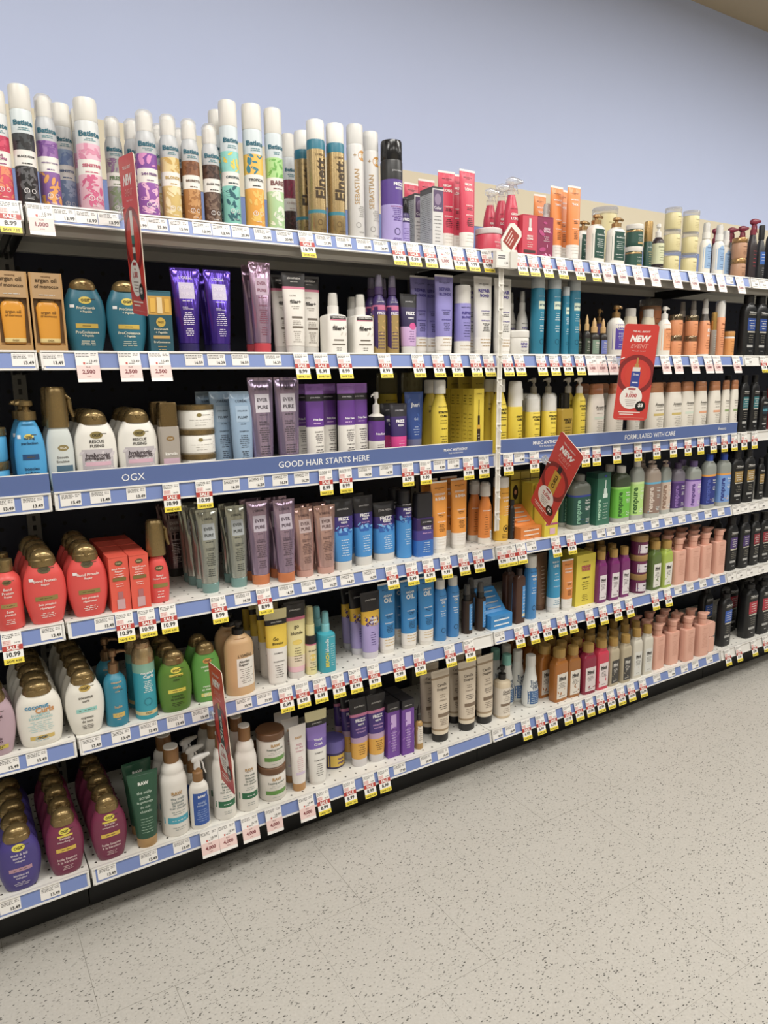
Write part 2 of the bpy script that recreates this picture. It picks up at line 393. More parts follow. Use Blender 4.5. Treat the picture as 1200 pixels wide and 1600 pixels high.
class Prof:
    def __init__(s, rings): s.r = rings
    def at(s, z):
        r = s.r
        if z <= r[0][0]: return r[0][1:]
        for a, b in zip(r, r[1:]):
            if z <= b[0]:
                t = (z - a[0]) / max(1e-9, b[0] - a[0]); return tuple(a[i] + (b[i] - a[i]) * t for i in (1, 2, 3))
        return r[-1][1:]
    def surf(s, x, z, eps):
        hw, hd, n = s.at(z); q = min(abs(x) / hw, .985)
        return (math.copysign(q * hw, x), -hd * (1 - q ** n) ** (1 / n) - eps, z)
    def cut(s, zs):
        out = list(s.r); lo, hi = out[0][0], out[-1][0]
        for z in zs:
            if lo < z < hi and min(abs(z - r[0]) for r in out) > 1e-5: out.append((z,) + tuple(s.at(z)))
        out.sort(key=lambda r: r[0]); s.r = out
def band_mats(rings, bands, h, dflt):
    out = []
    for a, b in zip(rings, rings[1:]):
        zc = (a[0] + b[0]) / 2 / h; m = dflt
        for e, c in bands:
            if zc <= e: m = c; break
        out.append(m)
    return out

def decorate(root, D, surf, w, h, seed, name='label'):
    if not D: return
    mb = MB(); rng = random.Random(seed); ly = 0
    for d in D:
        k = d[0]; ly += 1; e = .0003 + ly * .00004
        if k == 'T':   # text, z, width fraction, colour, x, vertical, bold
            t, z, fw, c = d[1:5]; x = d[5] if len(d) > 5 else 0; v = d[6] if len(d) > 6 else 0; bo = d[7] if len(d) > 7 else .015
            put_text(mb, t, c, surf, x * w, z * h, fw * (h if v else w), d[8] * h if len(d) > 8 else None, v, e + .0004, bo, 0, name == 'label')
        elif k == 'R':
            x0, x1, z0, z1, c = d[1:6]; put_patch(mb, x0 * w, x1 * w, z0 * h, z1 * h, c, surf, e, 8, 5)
        elif k == 'O':
            x, z, rx, rz, c = d[1:6]; put_disc(mb, x * w, z * h, rx * w, rz * w, c, surf, e)
        elif k == 'G': put_ring(mb, d[1] * w, d[2] * h, d[3] * w, d[3] * w * .2, d[4], surf, e, 8)
        elif k == 'L':  # lines of small print: z0 z1 n width colour x
            z0, z1, n, fw, c = d[1:6]; xc = d[6] if len(d) > 6 else 0; st = (z1 - z0) / n
            for i in range(n):
                zz = z1 - (i + .5) * st; lw = fw * rng.uniform(.55, 1); x = xc - lw / 2; hh = min(st * .5, .009)
                while x < xc + lw / 2:
                    q = min(rng.uniform(.06, .2), xc + lw / 2 - x)
                    if q > .02: put_patch(mb, x * w, (x + q) * w, (zz - hh / 2) * h, (zz + hh / 2) * h, c, surf, e + .0002, 1, 1)
                    x += q + .03
        elif k == 'P':  # scattered petals / swirls: z0 z1 n colour size
            z0, z1, n, c, sz = d[1:6]
            for i in range(n):
                r = sz * rng.uniform(.6, 1.2) * w; cx, cz, th, q = rng.uniform(-.42, .42) * w, rng.uniform(z0, z1) * h, rng.uniform(0, PI), rng.uniform(.25, .5)
                b = mb.add([surf(cx, cz, e)] + [surf(cx + r * math.cos(2 * PI * j / 10) * math.cos(th) - r * q * math.sin(2 * PI * j / 10) * math.sin(th), max(z0 * h, min(z1 * h, cz + r * math.cos(2 * PI * j / 10) * math.sin(th) + r * q * math.sin(2 * PI * j / 10) * math.cos(th))), e + i * 1e-6) for j in range(10)])
                for j in range(10): mb.face([b, b + 1 + j, b + 1 + (j + 1) % 10], c)
    mb.build(name, root)

def Rg(*a): return list(a)
def topper(root, kind, z0, h, w, d, col, kw):
    t = h - z0; mb = MB(); nm = 'cap'; disc = None; par = root
    if kind == 'dome':
        a = .315 * w; b = min(.315 * w, d * .46)
        mb.loft([(z0 - .003, a, b, 2.2), (z0 + .1 * t, a * 1.0, b, 2.2), (z0 + .34 * t, a * .97, b * .98, 2.2), (z0 + .37 * t, a * .94, b * .94, 2.2), (z0 + .4 * t, a * .94, b * .96, 2.2),
                 (z0 + .62 * t, a * .84, b * .9, 2.2), (z0 + .8 * t, a * .68, b * .78, 2.2), (z0 + .93 * t, a * .44, b * .54, 2.2), (h - .0003, a * .18, b * .24, 2.2), (h, a * .05, b * .08, 2.2)], col)
        mb.loft([(z0 + .28 * t, .003, .002, 2, 0, -b * .98), (z0 + .52 * t, .007, .002, 2, 0, -b * .93)], col, 12)
    elif kind in ('cap', 'flip', 'wood'):
        f = kw.get('cf', .42); a = f * w; b = min(a, d * .49) if kw.get('cflat') else a
        R_ = [(z0 - .001, a * .98, b * .98, 2), (z0 + .03 * t, a, b, 2), (h - .12 * t, a, b, 2), (h - .02 * t, a * .95, b * .95, 2), (h, a * .8, b * .8, 2)]
        if kind == 'flip': R_ = R_[:2] + [(z0 + .62 * t, a, b, 2), (z0 + .64 * t, a * .96, b * .96, 2), (z0 + .67 * t, a * .96, b * .96, 2), (z0 + .69 * t, a, b, 2)] + R_[2:]
        mb.loft(R_, col, 24)
        if kind == 'wood':
            tb = MB(); tb.loft([(h - .001, a * .93, b * .93, 2), (h + .003, a * .93, b * .93, 2), (h + .0035, a * .85, b * .85, 2)], '#e9e6e0', 24); disc = tb
    elif kind == 'can':
        f = kw.get('cf', .5); a = f * w
        mb.loft([(z0 - .001, a * .97, a * .97, 2), (z0 + .02 * t, a, a, 2), (h - .14 * t, a * .985, a * .985, 2), (h - .03 * t, a * .93, a * .93, 2), (h, a * .78, a * .78, 2)], col, 28)
    elif kind == 'clearcap':
        a = w * kw.get('cf', .38)
        ib = MB(); ib.loft([(z0 - .001, a * .92, a * .92, 2), (z0 + .72 * t, a * .86, a * .86, 2), (z0 + .8 * t, a * .7, a * .7, 2), (h - .06 * t, a * .45, a * .45, 2)], '#ece9e2', 20); par = ib.build('nozzle', root)
        mb.loft([(z0, a * 1.02, a * 1.02, 2), (z0 + .03 * t, a * 1.06, a * 1.06, 2), (h - .15 * t, a, a, 2), (h, a * .75, a * .75, 2)], kw.get('cc', '#ffffffgt'), 22, (False, True))
        nm = 'clear_overcap'
    elif kind == 'mist':
        a = w * kw.get('cf', .26)
        ib = MB(); ib.loft([(z0 - .001, a, a, 2), (z0 + .36 * t, a, a, 2), (z0 + .38 * t, a * .8, a * .8, 2), (z0 + .72 * t, a * .78, a * .78, 2), (h - .02 * t, a * .6, a * .6, 2)], col, 20); par = ib.build('sprayer', root)
        mb.loft([(z0 + .38 * t, a * .95, a * .95, 2), (h - .08 * t, a * .84, a * .84, 2), (h, a * .68, a * .68, 2)], kw.get('cc', '#f4f4f4gt'), 20, (False, True)); nm = 'clear_overcap'
    elif kind == 'pump':
        a = w * kw.get('cf', .24); s_ = kw.get('pd', -1); ln = kw.get('pl', .42) * w
        mb.loft([(z0 - .001, a, a, 2), (z0 + .4 * t, a, a, 2), (z0 + .44 * t, a * .6, a * .6, 2), (z0 + .5 * t, a * .35, a * .35, 2), (z0 + .72 * t, a * .35, a * .35, 2)], col, 20)
        par = mb.build('collar', root); mb = MB(); nm = 'pump_head'
        mb.loft([(z0 + .68 * t, a * .55, a * .55, 2), (z0 + .74 * t, a * .75, a * .75, 2), (h - .04 * t, a * .72, a * .72, 2), (h, a * .55, a * .55, 2)], col, 18)
        mb.tube([(0, 0, h - .14 * t), (s_ * ln * .6, 0, h - .12 * t), (s_ * ln, 0, h - .16 * t), (s_ * ln * 1.08, 0, h - .24 * t)], [a * .42, a * .34, a * .26, a * .2], col, 10)
    elif kind == 'mpump':
        a = w * .25
        mb.loft([(z0 - .001, a, a, 2), (z0 + .5 * t, a, a, 2), (z0 + .53 * t, a * .9, a * .9, 2), (z0 + .56 * t, a * 1.02, a * 1.02, 2)], col, 22); par = mb.build('collar', root); mb = MB(); nm = 'pump_head'
        mb.loft([(z0 + .56 * t, a * 1.1, a * 1.1, 2), (h - .06 * t, a * 1.16, a * 1.16, 2), (h, a * 1.05, a * 1.05, 2)], col, 22)
        ax = lambda x, y, z: (z, y, x)
        mb.loft([(0, .008, .009, 4, h - .008), (w * .4, .006, .009, 4, h - .007), (w * .56, .003, .007, 4, h - .005)], col, 14, axis=ax)
    elif kind == 'trigger':
        a = w * .26; s_ = kw.get('pd', 1); c2 = kw.get('c2', col); w = w * kw.get('ts', 1.25)
        ib = MB(); ib.loft([(z0 - .001, a, a, 2), (z0 + .3 * t, a, a, 2), (z0 + .34 * t, a * .7, a * .7, 2), (z0 + .5 * t, a * .6, a * .6, 2)], c2, 20); ib.build('collar', root)
        ax = lambda x, y, z: (s_ * z, y, x)
        b0 = z0 + .78 * t
        mb.loft([(q_ * w, u_ * w, v_ * w, 3, b0 + k_ * t) for q_, u_, v_, k_ in ((-.34, .06, .08, -.02), (-.28, .15, .14, -.01), (-.05, .23, .17, 0), (.2, .21, .16, .03), (.5, .13, .12, .07), (.72, .10, .09, .09), (.78, .07, .07, .09))], col, 16, axis=ax)
        mb.loft([(z0 + .42 * t, a * .7, a * .6, 2), (b0, a * .6, a * .6, 2)], col, 14); par = mb.build('spray_head', root)
        mb = MB(); nm = 'trigger'
        mb.tube([(s_ * .24 * w, 0, b0 - .06 * t), (s_ * .36 * w, 0, b0 - .25 * t), (s_ * .38 * w, 0, b0 - .42 * t), (s_ * .5 * w, 0, b0 - .62 * t)], [.05 * w, .055 * w, .05 * w, .035 * w], col, 10)
    elif kind == 'goldhead':
        a = w * .42; b = min(a, d * .48)
        mb.loft([(z0 - .001, a, b, 2.4), (z0 + .05 * t, a * 1.02, b * 1.02, 2.4), (h - .2 * t, a * .9, b, 2.4), (h - .05 * t, a * .86, b * .95, 2.4), (h, a * .7, b * .8, 2.4)], col, 24)
        par = mb.build('spray_head', root); mb = MB(); nm = 'trigger'
        mb.tube([(a * .75, 0, h - .14 * t), (a * 1.12, 0, h - .32 * t), (a * 1.2, 0, h - .55 * t), (a * 1.42, 0, h - .76 * t)], [.004, .0055, .005, .003], col, 10)
    elif kind == 'dropper':
        a = w * kw.get('cf', .3)
        mb.loft([(z0 - .001, a, a, 2), (z0 + .38 * t, a, a, 2), (z0 + .42 * t, a * .7, a * .7, 2), (z0 + .7 * t, a * .62, a * .62, 2), (h - .1 * t, a * .3, a * .3, 2), (h, a * .15, a * .15, 2)], col, 18); nm = 'dropper_cap'
    elif kind == 'sqcap':
        mb.loft([(z0 - .001, w * .44, d * .44, 6), (z0 + .1 * t, w * .46, d * .46, 6), (h - .1 * t, w * .46, d * .46, 6), (h, w * .42, d * .42, 6)], col, 28)
    elif kind == 'bigcap':
        mb.loft([(z0 - .001, w * .40, d * .40, 2.8), (z0 + .05 * t, w * .41, d * .42, 2.8), (z0 + .5 * t, w * .38, d * .40, 2.8), (z0 + .53 * t, w * .365, d * .38, 2.8), (z0 + .56 * t, w * .38, d * .40, 2.8), (h - .1 * t, w * .36, d * .38, 2.8), (h, w * .31, d * .3, 2.8)], col, 28)
    if mb.v:
        q = mb.build(nm, par)
        if disc: disc.build('disc_lid', q)

def ogx(gold, dark, z=.66, r=.17):
    return [('O', 0, z, r, r * .48, gold), ('T', 'OGX', z, r * 1.3, dark)]
KN = {}
def product(name, spec):
    kind, preset, tf, top, tcol, bands, D, desc, short = spec[:9]; kw = spec[9] if len(spec) > 9 else {}
    w, d, h = W[name]
    on = kw.get('n') or {'can': 'aerosol_can', 'tube': 'squeeze_tube', 'jar': 'hair_cream_jar', 'box': 'product_carton', 'disp': 'display_box'}.get(kind, 'shampoo_bottle')
    root = empty(on); KN[name] = on
    base = bands[-1][1] if bands else '#888888'
    if kind in ('can', 'bottle'):
        n, P = BP[preset]; n = kw.get('nn', n); z0 = h * (1 - tf)
        if preset in SMOOTH: P = catmull(P)
        def ring(z, f):
            hw = f * w / 2
            hd = hw * d / w if d > .9 * w else (d / 2 * min(1, f * 1.12) if f > .62 else min(d * .47, max(hw, d / 2 * f)))
            return (z * z0, hw, hd, 2.1 if n > 2.5 and f < .62 else n)
        pr = Prof([ring(z, f) for z, f in P])
        pr.cut([e * h for e, _ in bands])
        mb = MB(); mb.loft(pr.r, band_mats(pr.r, bands, h, base), 32); mb.build('body', root)
        topper(root, top, z0, h, w, d, tcol, kw)
        decorate(root, D, pr.surf, w, h, name)
    elif kind == 'tube':
        ch = h * tf; a = w * .5; tw = kw.get('tw', 1.28); b = d * .5
        mb = MB(); mb.loft([(0, a * .9, b * .93, 2), (.003, a * .95, b * .97, 2), (ch * .93, a * .97, b * .99, 2), (ch, a * .9, b * .92, 2)], tcol, 28); mb.build('cap', root)
        R_ = []
        for i in range(11):
            t = i / 10; z = ch + (h * .965 - ch) * t
            R_.append((z, a * (1 + (tw - 1) * t ** 1.1) * (.97 if i == 0 else 1), max(.0022, b * (1 - t ** 1.7) ** .8 if t < 1 else 0), 2 + t * .6))
        R_ += [(h * .968, a * tw, .0016, 3), (h, a * tw, .0014, 3)]
        pr = Prof(R_); pr.cut([e * h for e, _ in bands])
        mb = MB(); mb.loft(pr.r, band_mats(pr.r, bands, h, base), 30); mb.build('body', root)
        decorate(root, D, pr.surf, w, h, name)
    elif kind == 'jar':
        lh = h * tf; z0 = h - lh; a = w / 2
        pr = Prof([(0, a * .9, a * .9, 2), (.004, a * .97, a * .97, 2), (z0 * .93, a * .97, a * .97, 2), (z0, a * .92, a * .92, 2)])
        pr.cut([e * h for e, _ in bands]); mb = MB(); mb.loft(pr.r, band_mats(pr.r, bands, h, base), 32); mb.build('body', root)
        mb = MB(); mb.loft([(z0, a * .98, a * .98, 2), (z0 + lh * .08, a, a, 2), (h - lh * .12, a, a, 2), (h, a * .95, a * .95, 2)], tcol, 32); mb.build('lid', root)
        decorate(root, D, pr.surf, w, h, name)
    elif kind == 'box':
        mb = MB(); zs = [0] + [e * h for e, _ in bands[:-1]] + [h]
        for i, (e, c) in enumerate(bands):
            z0, z1 = zs[i], zs[i + 1]
            q = mb.add([(sx * (w / 2 - .0006 * (k % 2 == 0)), sy * (d / 2 - .0006 * (k % 2 == 0)), z) for z in (z0, z1) for k, (sx, sy) in enumerate(((-1, -1), (1, -1), (1, 1), (-1, 1)))])
            for j in range(4): mb.face([q + j, q + (j + 1) % 4, q + 4 + (j + 1) % 4, q + 4 + j], c)
            if i == 0: mb.face([q + 3, q + 2, q + 1, q], c)
            if i == len(bands) - 1: mb.face([q + 4, q + 5, q + 6, q + 7], kw.get('topc', c))
        # tuck flap lip on top
        mb.box(-w * .47, w * .47, -d * .5 - .0004, -d * .5 + .001, h - .0015, h + .0005, kw.get('topc', bands[-1][1]))
        mb.build('carton_body', root, .3)
        decorate(root, D, lambda x, z, e: (x, -d / 2 - e - (.0095 if kw.get('win') else 0), z), w, h, name)
        if kw.get('side'): decorate(root, kw['side'], lambda x, z, e: (-w / 2 - e, -x * d / w, z), w, h, name + 's', 'side_print')
        if kw.get('win'):
            c, z0, z1 = kw['win']; mb = MB()
            pw = Prof([(z0 * h, w * .34, d * .5, 3), (z1 * h * .9, w * .4, d * .5, 3), (z1 * h, w * .3, d * .4, 3)])
            mb.loft([(z0 * h, w * .30, .005, 3, 0, -d / 2), (z0 * h + .004, w * .33, .0075, 3, 0, -d / 2), (z0 * h + .012, w * .33, .0075, 3, 0, -d / 2), (z1 * h * .86, w * .37, .0085, 3, 0, -d / 2), (z1 * h * .95, w * .3, .007, 3, 0, -d / 2), (z1 * h * .96, w * .26, .006, 3, 0, -d / 2), (z1 * h, w * .26, .006, 3, 0, -d / 2)], ['#a8741cg', '#f0d890g', c, c, '#c98a24g', '#8a6a38m'], 24)  # pale band near the base paints a glassy highlight into the amber
            fw_ = lambda x, z, e: (x, -d / 2 - .0083 - e, z)
            put_text(mb, 'argan oil', '#7a5212', fw_, 0, h * .50, w * .46, None, False, .0004, .02); put_text(mb, 'of morocco', '#7a5212', fw_, 0, h * .46, w * .5, None, False, .0004, .02); put_text(mb, 'OGX', '#7a5a1c', fw_, 0, h * .15, w * .2, None, False, .0004, .02)
            mb.build('window_bottle', root)
            mb = MB(); mb.box(-w * .5, -w * .44, -d / 2 - .0095, -d / 2, 0, h, bands[0][1]); mb.box(w * .44, w * .5, -d / 2 - .0095, -d / 2, 0, h, bands[0][1])
            mb.box(-w * .44, w * .44, -d / 2 - .0095, -d / 2, 0, z0 * h - .002, bands[0][1]); mb.box(-w * .44, w * .44, -d / 2 - .0095, -d / 2, z1 * h + .003, h, bands[-1][1]); mb.build('front_sleeve', root)
    elif kind == 'disp':
        c = bands[0][1]; c2 = bands[-1][1]; mb = MB(); H = h
        prof = [(-d / 2, 0), (d / 2, 0), (d / 2, H), (d / 2 - .012, H), (-d / 2 + .03, .42 * H), (-d / 2, .42 * H)]
        n = len(prof); q = mb.add([(sx * w / 2, y, z) for sx in (-1, 1) for y, z in prof])
        mb.face([q + i for i in range(n)], c); mb.face([q + n + i for i in range(n)][::-1], c)
        for i in range(n): mb.face([q + i, q + n + i, q + n + (i + 1) % n, q + (i + 1) % n][::-1], c2 if i in (3,) else c)
        mb.build('carton_body', root, .3)
        decorate(root, D, lambda x, z, e: (x, -d / 2 - e, z), w, h, name)
        # sachets standing in the sloping mouth
        y0, y1 = -d / 2 + .03, d / 2 - .012
        for k in range(4):
            t = .15 + .22 * k; y = y0 + (y1 - y0) * t; z = .42 * H + (.58 * H) * t
            sb = MB(); sb.box(-w * .36, w * .36, y - .002, y + .002, z - .004, z + .007, c); sb.box(-w * .3, w * .3, y - .003, y - .002, z + .001, z + .005, '#b4aea6'); sb.build('sachet', root)
        if kw.get('clear'):
            mb = MB(); mb.box(-w / 2, w / 2, d / 2 - .001, d / 2, H, H + .03, '#ffffffgt'); mb.build('clear_lid', root)
    return root

# ------------------------------------------------------------------ what stands on the shelves
S = {}
def sp(nm, *a): S[nm] = a
WH, SV = '#eeece6', '#cfd0d2'
def bat(nm, low, mid, up, name, tcol, pc, pc2, top='can', tf=.2, silver='#d7dadb', desc='', short='', cap='#e2dfd7', preset='can', z=(.335, .465, .60), cf=.5, kw=None):
    a, b, c = z
    D = [('P', .05, a, 22, pc, .2), ('P', b, c, 10, pc2, .2), ('T', name, (a + b) / 2 + .012, .78, tcol, 0, 0, .035, .05), ('L', a + .005, a + .035, 1, .6, tcol), ('T', 'Batiste', c + .085, .86, '#1c6478', 0, 0, .035), ('L', c + .02, c + .05, 2, .6, '#5f8f98'),
         ('G', -.12, .13, .13, '#f0eeee'), ('T', '!', .13, .03, '#f0eeee', -.12), ('G', .2, .13, .11, '#f0eeee'), ('T', 'DANGER', .065, .3, '#f0eeee', .03), ('L', .02, .04, 1, .4, '#e0dede')]
    k = {'n': 'dry_shampoo_can', 'cf': cf}
    if kw: k.update(kw)
    sp(nm, 'can', preset, tf, top, cap, [(a, low), (b, WH), (c, up), (1, silver)], D, desc, short, k)
bat('can_love', '#e2586e', WH, '#d43f62', 'LOVE\nPROPRE', '#9b3f76', '#e98a64', '#c02a52', desc='pink and coral dry shampoo can, white cap', short='pink dry shampoo')
bat('can_black', '#2c2c2e', WH, '#3c4144', 'BLACK-NOIR', '#3a3a3c', '#5c5c60', '#232325', desc='black dry shampoo can, white cap', short='black dry shampoo', silver='#d5dfe2')
bat('can_sens2', '#7d93b8', '#98aac6', '#8aa0c0', 'SENSITIVE', '#4d6591', '#a9bad6', '#6d86b4', desc='slate blue dry shampoo can, white cap', short='slate blue dry shampoo')
bat('can_pink', '#e9bccb', WH, '#e6b3c6', 'SENSITIVE', '#c3476a', '#cf5c86', '#d98aa8', desc='pink marbled dry shampoo can, white cap', short='pink marbled dry shampoo')
bat('slim_heav', '#8d62a6', WH, '#9a6fb0', 'HEAVENLY VOLUME', '#6b4a86', '#e3a04c', '#7b4c98', 'clearcap', .19, '#b9bcbf', 'purple and orange dry shampoo can, clear cap', 'purple dry shampoo', preset='slim', cf=.42)
bat('slim_grey', '#9a9c98', '#b8b9b4', '#a5a79f', 'FRESH', '#5f7d52', '#7f8f6e', '#8a6a8e', 'clearcap', .19, '#b4b7b8', 'grey floral dry shampoo can beside red sign', 'grey dry shampoo', preset='slim', cf=.42)
bat('slim_24h', '#9558ae', '#cbbcd2', '#7f449e', '24H FRESH', '#6c3f80', '#e7b4d4', '#d88bc4', 'clearcap', .19, '#b9bcbf', 'violet 24H dry shampoo can, clear cap', 'violet dry shampoo', preset='slim', cf=.42)
bat('slim_blond', '#d8bd73', '#cfcab6', '#dfc98d', 'BLONDE', '#c2a04c', '#efe0ae', '#c9a24a', 'clearcap', .19, '#b9bcbf', 'golden dry shampoo can, clear cap', 'blonde dry shampoo', preset='slim', cf=.42)
bat('slim_brun', '#a9743f', WH, '#8a5836', 'BRUNETTE', '#6a5546', '#c48f52', '#704326', 'clearcap', .19, '#b9bcbf', 'bronze dry shampoo can, clear cap', 'brunette dry shampoo', preset='slim', cf=.42)
bat('slim_dark', '#5b463e', WH, '#5a4136', 'DARK HAIR', '#4c413c', '#7c6556', '#3c2b25', 'clearcap', .19, '#b9bcbf', 'dark brown dry shampoo can, clear cap', 'dark hair dry shampoo', preset='slim', cf=.42)
bat('xl_orig', '#7fc9bd', WH, '#86cfc6', 'ORIGINAL', '#2e4a52', '#27606b', '#e8c93e', desc='tall turquoise dry shampoo can', short='turquoise dry shampoo', silver='#cdd8dd', z=(.33, .44, .60))
bat('xl_trop', '#eda63a', WH, '#efb844', 'TROPICAL', '#3a3a3c', '#f0c45c', '#2f7f93', desc='tall orange dry shampoo can', short='orange dry shampoo', silver='#cdd8dd', z=(.33, .44, .60))
bat('xl_bare', '#b7dca6', WH, '#a9d689', 'BARE', '#7a4c4a', '#e9efdc', '#6cb04c', desc='tall green dry shampoo can', short='green dry shampoo', silver='#cdd8dd', z=(.33, .44, .60))
bat('xl_red', '#3f2a2a', '#54323a', '#7a2740', 'CHERRY', '#c9b6b0', '#5a3336', '#93294a', desc='tall dark red dry shampoo can at back', short='dark red dry shampoo', silver='#cfd4d6', z=(.33, .44, .60))
sp('eln', 'can', 'can', .17, 'can', '#efede8', [(.2, '#b39a6am'), (.23, '#2e7f93'), (.745, '#b39a6am'), (.83, '#22758c'), (1, '#e8e6e0')],
   [('T', 'Elnett', .5, .34, '#3d2c14', .02, 1, .03), ('T', "L'ORÉAL", .70, .55, '#5d4522'), ('L', .03, .05, 1, .5, '#6e5530'), ('G', -.1, .12, .15, '#5d4522'), ('T', 'DANGER', .06, .4, '#5d4522', .1)],
   'gold and teal hairspray can, white cap', 'gold hairspray', {'n': 'hairspray_can', 'cf': .49})
sp('seb', 'can', 'can', .17, 'can', '#dcdbd8', [(1, '#dcdad8')], [('O', .2, .73, .3, .22 * 1.3, '#c48a33'), ('L', .71, .75, 3, .36, '#f0dcb8', .2), ('T', 'SEBASTIAN', .46, .3, '#b48f56', -.18, 1, 0), ('T', '+', .73, .16, '#b48f56', -.28), ('G', -.12, .13, .16, '#8c8a88'), ('L', .2, .3, 6, .5, '#a5a3a0', .12), ('T', 'DANGER', .07, .4, '#8c8a88', .1)],
   'pale grey hairspray can with amber disc', 'grey hairspray', {'n': 'hairspray_can', 'cf': .49})
sp('jfhair', 'can', 'can', .19, 'can', '#202022g', [(.38, '#a99ad6'), (.62, '#5a3d92'), (1, '#232325')], [('T', 'FRIZZ', .575, .5, '#f4f2f8', .06, 0, .04), ('T', 'ease', .535, .34, '#e8e4f2', .06), ('T', 'JOHN FRIEDA', .70, .5, '#c9c8cc'), ('L', .22, .35, 7, .55, '#5a3d92'), ('T', 'MOISTURE BARRIER', .36, .6, '#a13c74'), ('G', -.02, .12, .16, '#3b2a66'), ('L', .02, .06, 3, .6, '#5a3d92')],
   'purple hairspray can with black cap', 'purple hairspray', {'n': 'hairspray_can', 'cf': .49})
sp('jfmou', 'can', 'slim', .3, 'can', '#202022g', [(.5, '#a99ad6'), (1, '#3a2a62')], [('T', 'FRIZZ', .56, .7, '#ffffff', 0, 0, .04), ('L', .1, .4, 6, .6, '#5a3d92')], 'small purple mousse can beside grey cartons', 'small mousse', {'n': 'mousse_can', 'cf': .4})
sp('box_dye', 'box', None, 0, '', '', [(.97, '#d9d7d6'), (1, '#4e4c50')], [('R', -.4, .48, .60, .95, '#5c4a6c'), ('O', 0, .8, .3, .4, '#8d7b98'), ('T', 'Color', .66, .7, '#f2eef4'), ('L', .08, .55, 8, .7, '#77757a'), ('R', -.48, .48, .03, .06, '#b9b7b6')], 'silver grey hair colour carton with dark top', 'grey carton', {'n': 'hair_colour_carton', 'topc': '#4e4c50', 'side': [('R', -.49, .49, .02, .92, '#b9bcbe'), ('L', .05, .9, 26, .9, '#6b6d70'), ('R', -.49, .49, .90, .97, '#5a5a5e')]})
def marc(nm, col, t1, dark='#4c2a30', low=.23, desc='', short='', tcol='#f6efe9', script='#e9e2d8', cap='#ebe7df', w2='#f2eee8'):
    D = [('T', 'MARC ANTHONY', .905, .72, dark), ('L', .885, .892, 1, .3, dark)]
    D += [('T', l, .82 - .062 * i, .8 if len(l) > 5 else .62, tcol, 0, 0, .04) for i, l in enumerate(t1.split('|'))]
    D += [('T', 'CONDITIONER', .56, .6, tcol, 0, 0, .03), ('L', .5, .54, 2, .5, dark), ('T', 'REVITALISANT', .44, .62, tcol, 0, 0, .03), ('L', .3, .41, 5, .5, dark), ('L', .1, low - .01, 3, .8, script)]
    sp(nm, 'tube', None, .055, '', cap, [(low, w2), (.975, col), (1, w2)], D, desc, short, {'n': 'squeeze_tube'})
marc('tube_grow', '#d23a57', 'GROW|LONG', desc='crimson squeeze tube, white base', short='crimson tubes')
marc('tube_inst', '#e8883a', 'INSTANTLY|THICK', '#5a3418', desc='orange squeeze tube, white base', short='orange tubes')
sp('jar_grow', 'jar', None, .22, '', '#e2dedb', [(.2, '#efe9e4'), (1, '#cf3f58')], [('T', 'GROW LONG', .45, .4, '#f6e4e4', .1, 0, .03), ('L', .2, .35, 3, .4, '#f3d2d4', .1)], 'crimson hair mask jar with pale lid', 'crimson jar')
sp('trig_red', 'bottle', 'long', .22, 'trigger', '#f4f2f0gt', [(.08, '#efe9e4'), (1, '#cf3552')], [('T', 'MARC ANTHONY', .60, .66, '#6b1c30'), ('T', 'GROW', .53, .6, '#f6efe9', 0, 0, .04), ('T', 'LONG', .475, .6, '#f6efe9', 0, 0, .04), ('T', 'LEAVE IN', .36, .5, '#f6efe9'), ('L', .26, .33, 3, .5, '#6b1c30'), ('T', 'CONDITIONER', .24, .6, '#f6efe9'), ('L', .12, .2, 4, .5, '#6b1c30')], 'crimson spray bottle with clear trigger', 'crimson sprays', {'n': 'spray_bottle'})
sp('box_serum', 'box', None, 0, '', '', [(1, '#cf4358')], [('R', -.08, .08, .7, .92, '#d8d2d0'), ('R', -.12, .12, .62, .7, '#f0eae8'), ('T', 'GROW', .5, .4, '#f6efe9', 0, 0, .04), ('T', 'LONG', .44, .4, '#f6efe9', 0, 0, .04), ('L', .22, .38, 3, .4, '#f6efe9'), ('R', -.4, .4, .1, .17, '#4a3436')], 'crimson serum carton with dropper picture', 'serum carton')
sp('box_mag', 'box', None, 0, '', '', [(1, '#8a2450')], [('P', .05, .95, 6, '#b8407c', .18), ('T', 'GROW', .72, .4, '#f3dfe8', .1, 0, .03), ('T', 'LONG', .66, .4, '#f3dfe8', .1, 0, .03), ('L', .4, .55, 3, .4, '#f3dfe8', .1), ('P', .05, .4, 3, '#e79cc4', .12)], 'glossy magenta carton beside orange tubes', 'magenta carton')
sp('mist_white', 'bottle', 'round', .3, 'mist', '#f0eeea', [(1, '#cf3552')], [('L', .2, .6, 6, .6, '#f6efe9')], 'white-topped mist bottle behind magenta carton', 'mist bottle', {'n': 'spray_bottle', 'cf': .36, 'cc': '#f3f1eegt'})
def shea(nm, kind, preset, tf, top, tc, col, base='#ecE8df'.lower(), desc='', short='', lo=.12, hi=.68, txt='#dfe6e2', kw=None, w2=None):
    D = [('R', -.46, .46, lo, hi, col), ('T', 'SheaMoisture', lo + (hi - lo) * .8, .6, txt, .04), ('L', lo + (hi - lo) * .35, lo + (hi - lo) * .68, 5, .5, txt), ('L', lo + .03, lo + (hi - lo) * .25, 2, .6, txt)]
    sp(nm, kind, preset, tf, top, tc, [(1, base)], D, desc, short, kw or {})
shea('shea_green', 'bottle', 'ren', .2, 'pump', '#b08c5am', '#1f4a40', desc='white pump bottle with dark green label', short='green label pumps', kw={'n': 'pump_bottle', 'pd': 1}, hi=.7)
